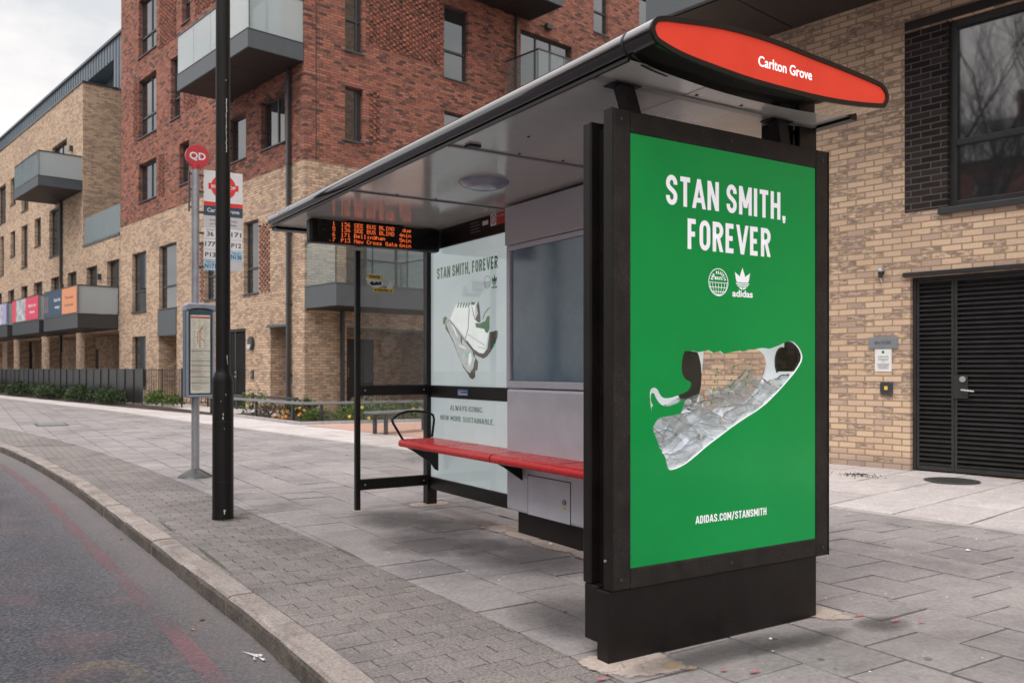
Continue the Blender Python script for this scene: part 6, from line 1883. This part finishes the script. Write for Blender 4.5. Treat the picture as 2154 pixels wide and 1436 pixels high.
# ================================================================== railings, fences, bench by the flower bed
def rail_run(par, pts, z, h=.06, t=.05):
    for a, b in zip(pts, pts[1:]):
        a, b = Vector((*a, 0)), Vector((*b, 0)); d = (b - a).normalized(); n_ = Vector((-d.y, d.x, 0)) * t / 2
        q = [a - n_, b - n_, b + n_, a + n_]
        m = MB(); m.prism([(p.x, p.y) for p in q], 'z', z - h, z); m.build('top_rail', 'grey_steel', par, bevel=.008)
PR = broot('low_railing', 'low grey steel railing round the corner of the flower bed', 'railing', -1.9, -3.3)
rail_run(PR, [(-1.70, 2.6), (-1.98, -3.62), (4.0, -5.45)], .48)
for (x, y) in ((-1.73, 1.9), (-1.77, .55), (-1.85, -1.05), (-1.95, -3.1), (-1.6, -3.74), (0.2, -4.29), (2.0, -4.84), (3.8, -5.39)):
    m = MB(); m.box(x - .03, x + .03, y - .022, y + .022, .0, .418); m.build('post', 'charcoal_metal', PR, bevel=.004)
PR2 = broot('low_railing', 'dark flat-topped railing along the wall behind the flower bed', 'railing', -.5, .4)
m = MB(); m.box(-.55, -.49, -.6, 3.2, .40, .47); m.build('top_rail', 'charcoal_metal', PR2, bevel=.006)
for y in (-.5, 1.2, 3.0):
    m = MB(); m.box(-.54, -.50, y - .02, y + .02, 0.045, .3995); m.build('post', 'charcoal_metal', PR2, bevel=.004)
PF = broot('panel_fence', 'long black sheet-metal fence in front of the pale brick block', 'fence', -1.15, 8.8)
m = MB()
y = 8.85; k = 0
while y < 50:
    m.box(-1.16, -1.145, y, y + .885, .05, 1.19); y += .9
m.build('panel', 'dark_louvre', PF)
m = MB(); m.box(-1.175, -1.13, 8.8, 50, 1.1905, 1.21); m.build('top_rail', 'dark_louvre', PF)
y = 8.83; k = 0
while y < 50:
    m = MB(); m.box(-1.19, -1.1605, y - .015, y + .015, 0, 1.19); m.build('post', 'slate_metal' if k % 3 == 0 else 'dark_louvre', PF); y += .9; k += 1
BF = broot('bar_railing', 'short black railing of thin vertical bars between the sheet fence and the brick wall', 'railing', -1.0, 7.4)
pts = [(-1.14, 8.78), (-.98, 7.6), (-.84, 6.3), (-.05, 6.2)]
for a, b in zip(pts, pts[1:]):
    a, b = Vector((*a, 0)), Vector((*b, 0)); d = (b - a).normalized(); n_ = Vector((-d.y, d.x, 0)) * .02
    for z in (.16, 1.20):
        m = MB(); q = [a - n_, b - n_, b + n_, a + n_]; m.prism([(p.x, p.y) for p in q], 'z', z - .03, z); m.build('rail', 'dark_louvre', BF)
    m = MB(); L = (b - a).length; k = 0
    while k * .115 < L:
        p = a + d * (k * .115 + .03); m.box(p.x - .008, p.x + .008, p.y - .008, p.y + .008, .1605, 1.1695); k += 1
    m.build('bars', 'dark_louvre', BF)
    m = MB(); m.box(b.x - .02, b.x + .02, b.y - .02, b.y + .02, 0, 1.22); m.build('post', 'dark_louvre', BF)
# grey steel bench beyond the shelter
GB_ = root('park_bench', 'backless grey steel bench beside the flower bed beyond the shelter', 'bench', (7.0, 14.85, 0), R(22), (7.0, 14.85, 0))
for k in range(4):
    m = MB(); y = 14.65 + k * .105; m.box(6.12, 7.92, y, y + .09, .385, .42); m.build('slat', 'grey_steel', GB_, bevel=.008)
for x in (6.35, 7.7):
    m = MB(); m.box(x - .03, x + .03, 14.68, 14.74, .005, .384); m.box(x - .03, x + .03, 14.96, 15.02, .005, .384); m.box(x - .03, x + .03, 14.74, 14.96, .34, .384); m.build('leg', 'charcoal_metal', GB_, bevel=.005)

# banners hung on the balcony fronts
def banner(y0, y1, label, cells, z0=3.40, z1=4.40):
    t = broot('banner', label, 'banner', -1.53, (y0 + y1) / 2, z0)
    sheet_ = None
    for (a, b, mat) in cells:
        m = MB(); m.box(-1.516, -1.508, a, b, z0, z1); q = m.build('sheet', mat, t)
        sheet_ = sheet_ or q
    return t, sheet_
t, s_ = banner(15.1, 19.95, 'navy and orange advertising banner on the nearest balcony front', [(15.1, 17.15, 'banner_orange'), (17.155, 19.95, 'banner_navy')])
letter('Three-bed', s_, 'banner_ink_navy', (-1.516, 16.15, 3.97), YM, ZU, .12, 1.15, bold=.01)
letter('homes', s_, 'banner_ink_navy', (-1.516, 16.15, 3.68), YM, ZU, .12, 1.15, bold=.01)
letter('Sales this', s_, 'sign_white', (-1.516, 17.85, 3.97), YM, ZU, .13, .95, bold=.02)
letter('way', s_, 'sign_white', (-1.516, 17.85, 3.68), YM, ZU, .13, .75, bold=.02)
m = MB()
for k in range(3): ring(m, (-1.516, 19.0 + k * .28, 3.9), YM, ZU, .62, .70, 140, 220, 12, lift=.001, sx=.5, sy=.8)
flat(m, 'arc_marks', 'banner_orange', s_)
t, s_ = banner(20.85, 25.65, 'pink advertising banner with a photo strip, on the middle balcony front', [(20.85, 23.1, 'banner_pink'), (23.105, 24.9, 'banner_photo'), (24.905, 25.65, 'banner_pink')])
letter('Register your', s_, 'sign_white', (-1.516, 21.9, 3.97), YM, ZU, .13, 1.35, bold=.02)
letter('interest', s_, 'sign_white', (-1.516, 21.9, 3.68), YM, ZU, .13, .85, bold=.02)
t, s_ = banner(26.85, 31.5, 'lilac photographic banner on the farthest visible balcony front', [(26.85, 27.6, 'banner_lilac'), (27.605, 30.4, 'banner_photo'), (30.405, 31.5, 'banner_lilac')])

# ================================================================== brick houses across the road (only mirrored in panes and gloss)
for k, (y0, lb) in enumerate(((-16, 'brown brick house across the road, behind the camera to the right'), (-4, 'brown brick house across the road, straight behind the camera'), (8, 'brown brick house across the road, opposite the shelter'), (20, 'brown brick house across the road, farther up the street'))):
    t = root('terraced_house', lb, 'house', (-21, y0 + 6, -.1), 0, None, 'brick houses across the road')
    ops = [(y0 + a, y0 + a + 1.2, z, z + 1.7) for a in (1.4, 5.2, 9.2) for z in (1.0, 4.2, 7.2)]
    m = MB()
    for (a, b, e, f) in ops: pass
    us = sorted({y0, y0 + 11.9, *[o[0] for o in ops], *[o[1] for o in ops]}); zs = sorted({-.1, 9.8, *[o[2] for o in ops], *[o[3] for o in ops]})
    for a, b in zip(us, us[1:]):
        for e, f in zip(zs, zs[1:]):
            if any(o[0] < (a + b) / 2 < o[1] and o[2] < (e + f) / 2 < o[3] for o in ops): continue
            q = [(a, e), (b, e), (b, f), (a, f)]; m.face([(-19.5, *p) for p in q], q)
    for yy in (y0, y0 + 11.9): m.face([(-19.5, yy, -.1), (-27, yy, -.1), (-27, yy, 9.8), (-19.5, yy, 9.8)], [(0, 0), (7, 0), (7, 9.8), (0, 9.8)])
    m.build('wall', 'red_brick', t)
    m = MB(); m.prism([(-19.2, 9.8), (-27.3, 9.8), (-23.2, 12.4)], 'y', y0 - .05, y0 + 11.94); rf = m.build('roof', 'slate_metal', t)
    m = MB(); m.box(-23.7, -22.7, y0 + .2, y0 + 1.4, 11.5, 13.4); m.build('chimney', 'red_brick', rf)
    for o in ops:
        m = MB(); m.box(-19.66, -19.6, o[0], o[1], o[2], o[3]); m.build('window', 'window_glass', t)
# ================================================================== manhole, dirt, litter
t = root('inspection_cover', 'small rectangular grey inspection cover in the slabs far left of the bus stop pole', 'manhole cover', (1.5, 20.9, .004))
m = MB(); m.box(1.2, 1.8, 20.4, 21.4, .004, .009); cv = m.build('frame', 'manhole_iron', t)
m = MB(); m.box(1.24, 1.76, 20.44, 21.36, .0095, .013); m.build('lid', 'grey_steel', t)
t = broot('manhole_cover', 'round dark iron manhole cover in the pale paving before the louvred doors', 'manhole cover', -1.47, -16.9, .004)
m = MB(); m.lathe([(.001, .010), (.26, .010), (.272, .008), (.275, .001)], -1.47, -16.9, .004, 40); cv = m.build('cover', 'manhole_iron', t)
m = MB()
for i in range(-4, 5):
    for j in range(-4, 5):
        if i * i + j * j < 18: m.box(-1.47 + i * .05 - .015, -1.47 + i * .05 + .015, -16.9 + j * .05 - .015, -16.9 + j * .05 + .015, .0145, .018)
m.build('tread', 'manhole_iron', cv)
m = MB(); r2 = random.Random(9)
for k in range(260):
    a, d = r2.uniform(0, 6.28), abs(r2.gauss(0, .13)); x, y = -1.76 + d * math.cos(a) * .8, -16.02 + d * math.sin(a) * 1.2; s_ = r2.uniform(.003, .011)
    z = .004 + .018 * math.exp(-(d / .1) ** 2)
    p = bw(x, y, z); m.solid([(p[0] - s_, p[1], z), (p[0] + s_ * .5, p[1] + s_, z), (p[0] + s_ * .6, p[1] - s_, z), (p[0], p[1], z + s_)], [(0, 1, 2), (0, 1, 3), (1, 2, 3), (2, 0, 3)])
single(m, 'spilt_soil', 'soil', 'scatter of brown soil on the pale paving by the brick wall', 'soil', bw(-1.76, -16.02), kind='stuff')
m = MB()
for k in range(420):   # grit and tiny leaves washed along the gutter
    y = r2.uniform(2.2, 13); x = kx(y) - abs(r2.gauss(0, .09)) - .01; s_ = r2.uniform(.002, .006)
    m.solid([(x - s_, y, -.099), (x + s_, y + s_, -.099), (x + s_ * .6, y - s_, -.099), (x, y, -.099 + s_ * .9)], [(0, 1, 2), (0, 1, 3), (1, 2, 3), (2, 0, 3)])
single(m, 'gutter_grit', 'kerb_stone', 'fine pale grit washed along the gutter below the kerb', 'grit', (1.0, 6, -.1), kind='stuff')
def leaf_litter(x, y, z, s_, mat, label, rot, name='fallen_leaf', cat='leaf'):
    m = MB(); n = 7
    L = [(0, -1), (.35, -.5), (.5, .1), (.25, .7), (0, 1), (-.28, .6), (-.45, 0), (-.3, -.6)]
    P = [(px_ * s_ * math.cos(rot) - py_ * s_ * math.sin(rot) + x, px_ * s_ * math.sin(rot) + py_ * s_ * math.cos(rot) + y, z + .004 + .012 * s_ / .03 * abs(px_)) for px_, py_ in L]
    c = (x, y, z + .003)
    for k in range(len(P)):
        m.face([c, P[k], P[(k + 1) % len(P)]])
    for k in range(len(P)):
        m.face([(c[0], c[1], c[2] - .0015), *[(p[0], p[1], p[2] - .0015) for p in (P[(k + 1) % len(P)], P[k])]])
    single(m, name, mat, label, cat, (x, y, z))
leaf_litter(3.243, 5.53, .006, .035, 'leaf_orange', 'orange fallen leaf on the slabs in front of the cabinet plinth, the larger of two', .6)
leaf_litter(3.30, 5.66, .006, .02, 'leaf_orange', 'small orange fallen leaf just behind the larger one near the cabinet', 1.9)
leaf_litter(1.02, 4.6, -.099, .022, 'leaf_brown', 'brown fallen leaf in the gutter under the kerb, nearest the camera', 2.2)
leaf_litter(.94, 4.45, -.099, .016, 'leaf_orange', 'small orange leaf in the road by the red line', .3)
leaf_litter(.98, 7.1, -.099, .018, 'leaf_orange', 'small orange leaf in the gutter level with the lamp column', 1.1)
m = MB()   # torn white paper scrap
for (a, b) in (((1.06, 3.99), (1.10, 3.86)), ((1.085, 3.93), (1.118, 3.86)), ((1.09, 3.90), (1.075, 3.83)), ((1.10, 3.87), (1.11, 3.80))):
    d = math.hypot(b[0] - a[0], b[1] - a[1]); nx, ny = -(b[1] - a[1]) / d * .008, (b[0] - a[0]) / d * .008
    m.solid([(a[0], a[1], -.096), (b[0] + nx, b[1] + ny, -.095), (b[0] - nx, b[1] - ny, -.092), (b[0], b[1], -.083)], [(0, 1, 3), (0, 3, 2), (0, 1, 2), (1, 2, 3)])
single(m, 'paper_scrap', 'paper_grey', 'torn white paper scrap in the gutter in the foreground', 'litter', (1.09, 3.88, -.1))
for (x, y, s_, lb) in ((3.434, 4.93, .035, 'crumpled white paper ball at the foot of the cabinet'), (3.36, 4.80, .018, 'small white crumb of paper just in front of the crumpled ball'), (3.001, 2.59, .012, 'white chewing gum on the slab in front of the poster panel'), (5.571, 3.162, .02, 'white scrap on the slabs right of the shelter')):
    m = MB(); r3 = random.Random(int(x * 100)); pts = [(math.cos(a) * s_ * r3.uniform(.6, 1.1) + x, math.sin(a) * s_ * r3.uniform(.5, 1) + y) for a in [k * .785 for k in range(8)]]
    top_ = (x, y, .006 + s_ * .5)
    for k in range(8):
        a, b = pts[k], pts[(k + 1) % 8]; m.face([(*a, .006), (*b, .006), top_])
    m.face([(*p, .0055) for p in pts[::-1]])
    single(m, 'paper_scrap', 'paper_white', lb, 'litter', (x, y, 0))
r4 = random.Random(21)
m = MB()
for k in range(150):
    x, y = r4.uniform(2.2, 6.5), r4.uniform(1.6, 10); s_ = r4.uniform(.003, .008)
    bx, by = w2b(x, y)
    if bx > lbx(by) - .05: continue
    m.solid([(x - s_, y, .0045), (x + s_, y + s_, .0045), (x + s_ * .6, y - s_, .0045), (x, y, .0045 + s_ * .5)], [(0, 1, 2), (0, 1, 3), (1, 2, 3), (2, 0, 3)])
single(m, 'crumbs', 'paper_white', 'tiny pale crumbs scattered on the slabs round the shelter', 'crumbs', (3, 5, 0), kind='stuff')

# ================================================================== plants
def foliage(mb, n, cx, cy, z0, rx, ry, h, ls, rnd, narrow=.5, up=.3):
    for _ in range(n):
        while True:
            a, b, c = rnd.uniform(-1, 1), rnd.uniform(-1, 1), rnd.uniform(0, 1)
            if a * a + b * b + (c * .95) ** 2 < 1 - .25 * rnd.random(): break
        p = Vector((cx + a * rx, cy + b * ry, z0 + c * h))
        d = Vector((a + rnd.uniform(-.8, .8), b + rnd.uniform(-.8, .8), up + rnd.uniform(-.4, .9))).normalized()
        s = d.cross(Vector((rnd.uniform(-1, 1), rnd.uniform(-1, 1), rnd.uniform(-.3, 1)))).normalized()
        l = ls * rnd.uniform(.6, 1.3); w_ = l * narrow
        nn = d.cross(s) * l * .15
        mb.face([p, p + d * l * .5 + s * w_ * .5 + nn, p + d * l, p + d * l * .5 - s * w_ * .5 + nn])
def stems(mb, n, cx, cy, z0, rx, ry, h, rnd):
    for _ in range(n):
        a, r_ = rnd.uniform(0, 6.28), rnd.uniform(.1, .9)
        mb.tube([(cx + rnd.uniform(-.04, .04), cy + rnd.uniform(-.04, .04), z0), (cx + rx * r_ * .5 * math.cos(a), cy + ry * r_ * .5 * math.sin(a), z0 + h * .5), (cx + rx * r_ * math.cos(a), cy + ry * r_ * math.sin(a), z0 + h * .85)], [.008, .006, .003], 4, cap=False)
def shrub(x, y, rx, ry, h, ls, n, mat, label, group, name='shrub', cat='shrub', z0=.04, narrow=.5, seed=0, frame='b'):
    rnd = random.Random(seed + int(x * 91 + y * 17))
    w = bw(x, y, z0) if frame == 'b' else (x, y, z0)
    t = root(name, label, cat, w, 0, None, group)
    m = MB(); foliage(m, n, w[0], w[1], w[2] + .02, rx, ry, h, ls, rnd, narrow); 
    # uneven outline: a few side clumps
    for _ in range(4):
        a = rnd.uniform(0, 6.28); foliage(m, n // 7, w[0] + rx * .7 * math.cos(a), w[1] + ry * .7 * math.sin(a), w[2] + h * rnd.uniform(.1, .55), rx * .4, ry * .4, h * .5, ls, rnd, narrow)
    fo = m.build('foliage', mat, t)
    m = MB(); stems(m, 9, w[0], w[1], w[2], rx, ry, h, rnd); m.build('stems', 'bark', t)
    return t, w, rnd
HG = 'shrubs in front of the sheet-metal fence'
hl = ['dark green rounded shrub at the right end of the row before the sheet fence', 'dark green shrub second from the right before the sheet fence', 'dark green shrub third from the right before the sheet fence', 'far dark shrub before the sheet fence, fourth from the right', 'farthest dark shrub before the sheet fence, fifth from the right']
for k, (y, h) in enumerate(((10.6, .50), (14.2, .55), (18.6, .52), (23.5, .58), (30, .62))):
    shrub(-1.66, y, .45 + .05 * k, 1.75 + .35 * k, h, .085 + .008 * k, 1900, 'leaf_dark', hl[k], HG, seed=k)
shrub(-1.1, 7.75, .35, .6, .42, .13, 420, 'leaf_fresh', 'fresh green leafy plant below the black bar railing, larger', 'green plants below the bar railing', 'leafy_plant', 'plant', narrow=.28, seed=4)
shrub(-.95, 6.75, .3, .5, .32, .11, 380, 'leaf_fresh', 'fresh green leafy plant below the black bar railing, lower and nearer the bus stop', 'green plants below the bar railing', 'leafy_plant', 'plant', narrow=.28, seed=5)
PG = 'low plants in the flower bed'
for k, (x, y, rx, h, ls, n, mt, lb) in enumerate(((-1.35, .2, .3, .62, .10, 130, 'leaf_fresh', 'sparse upright shrub behind the railing, left end of the flower bed'),
      (-1.5, -1.2, .4, .38, .07, 420, 'leaf_heath', 'brownish heath plant behind the orange flowers'),
      (-1.45, -2.5, .45, .45, .08, 500, 'leaf_dark', 'dark leafy clump at the corner of the brick wall'),
      (-1.55, -3.35, .32, .25, .06, 420, 'leaf_fresh', 'low bright green tuft at the front corner of the flower bed'),
      (-.6, -3.85, .75, .42, .07, 1300, 'leaf_fresh', 'wide light green shrub in the middle of the flower bed'),
      (.1, -3.0, .5, .5, .08, 600, 'leaf_heath', 'reddish brown shrub behind the wide green one'),
      (.5, -4.2, .55, .4, .07, 700, 'leaf_fresh', 'light green shrub seen left of the shelter end glass'),
      (1.5, -4.3, .55, .42, .08, 650, 'leaf_dark', 'dark green shrub seen through the shelter end glass'),
      (2.7, -4.8, .5, .36, .08, 500, 'leaf_fresh', 'light green shrub by the right end of the flower bed'))):
    shrub(x, y, rx, rx, h, ls, n, mt, lb, PG, 'bed_plant', 'plant', .045, .4, k)
shrub(.75, -7.55, .3, .3, .62, .13, 170, 'leaf_fresh', 'yellow-green broad-leaved plant by the grey bench', None, 'broad_leaf_plant', 'plant', .014, .45, 30)
# pansies and daffodils: each a thing
def flower(x, y, z, s, mat, label, group, seed):
    rnd = random.Random(seed); w = bw(x, y, .045)
    t = root('flower', label, 'flower', w, 0, None, group)
    hx, hy, hz = w[0] + rnd.uniform(-.02, .02), w[1] + rnd.uniform(-.02, .02), z
    m = MB(); m.tube([w, (hx, hy, hz)], .004, 4); m.build('stem', 'leaf_fresh', t)
    m = MB(); f = Vector((-.5 + rnd.uniform(-.3, .3), -.75 + rnd.uniform(-.2, .2), .45)).normalized()
    a = f.cross(Vector((0, 0, 1))).normalized(); b = a.cross(f).normalized(); C_ = Vector((hx, hy, hz))
    for k in range(5):
        q = 2 * math.pi * k / 5 + rnd.uniform(-.1, .1); e = lambda r_, da, l=0: C_ + (a * math.cos(q + da) + b * math.sin(q + da)) * r_ * s + f * l * s
        m.face([C_ + f * .002, e(.55, -.45, .15), e(1, -.3, .1 + .1 * rnd.random()), e(1.05, .3, .1), e(.55, .45, .15)])
    m.build('petals', mat, t)
fr_ = random.Random(44)
FL = 'flowers in the bed'
for k in range(9):
    flower(-1.78 + fr_.uniform(-.12, .2), -2.25 + fr_.uniform(-.32, .3), .13 + fr_.uniform(-.04, .13), .042, 'petal_orange', 'orange pansy in the clump at the front of the flower bed', 'orange pansies at the front of the bed', k)
for k in range(5):
    flower(-1.8 + fr_.uniform(-.1, .1), -3.1 + fr_.uniform(-.25, .2), .2 + fr_.uniform(-.08, .15), .036, 'petal_orange', 'orange pansy by the corner post of the low railing', 'orange pansies by the corner post', 20 + k)
for k in range(10):
    flower(-.9 + fr_.uniform(-.5, 1.9), -4.35 + fr_.uniform(-.35, .5) - .25, .22 + fr_.uniform(-.08, .2), .038, 'petal_yellow', 'yellow daffodil among the light green shrubs', 'yellow daffodils in the bed', 40 + k)
for k in range(12):
    flower(-1.72 + fr_.uniform(-.1, .3), -1.0 + fr_.uniform(-.7, .8), .12 + fr_.uniform(-.03, .08), .04, 'petal_white', 'small white pansy along the left part of the flower bed', 'white pansies along the bed', 60 + k)

# bare winter trees across the road (seen mirrored in the panes)
def bare_tree(x, y, H, label, seed):
    rnd = random.Random(seed)
    t = root('bare_tree', label, 'tree', (x, y, -.1), 0, None, 'bare trees across the road')
    tr = MB(); cr = MB()
    tr.tube([(x, y, -.1), (x + .05, y, H * .15), (x + rnd.uniform(-.2, .2), y + rnd.uniform(-.2, .2), H * .32)], [.24, .19, .15], 9)
    def grow(p, d, L, r, lev):
        q = [p]; dd = d.copy()
        for k in range(3):
            dd = (dd + Vector((rnd.uniform(-.22, .22), rnd.uniform(-.22, .22), rnd.uniform(-.05, .16)))).normalized()
            q.append(q[-1] + dd * L / 3)
        cr.tube(q, [r, r * .85, r * .72, r * .58], 5 if lev < 2 else 3, cap=False)
        if lev >= 5: return
        for k in range(4 if lev < 4 else 3):
            j = rnd.choice((1, 2, 3, 3))
            nd = (dd + Vector((rnd.uniform(-1, 1), rnd.uniform(-1, 1), rnd.uniform(-.2, .8))) * .75).normalized()
            grow(q[j], nd, L * rnd.uniform(.55, .8), r * .5, lev + 1)
    base = Vector(tr.v[-5]); base = Vector((x, y, H * .30))
    for k in range(5):
        a = k * 1.26 + rnd.uniform(-.3, .3)
        grow(base, Vector((.45 * math.cos(a), .45 * math.sin(a), 1)).normalized(), H * .33, .10, 0)
    tr.build('trunk', 'bark', t, smooth=True); cr.build('crown', 'bark', t)
for k, (x, y, H) in enumerate(((-9.5, 4.2, 12), (-11, 9.5, 13), (-10, -2.5, 12), (-12.5, 17, 13))):
    bare_tree(x, y, H, ['bare winter tree across the road, opposite the shelter', 'bare winter tree across the road, opposite the bus stop pole', 'bare winter tree across the road, behind the camera', 'bare winter tree across the road, farthest up the street'][k], 100 + k)
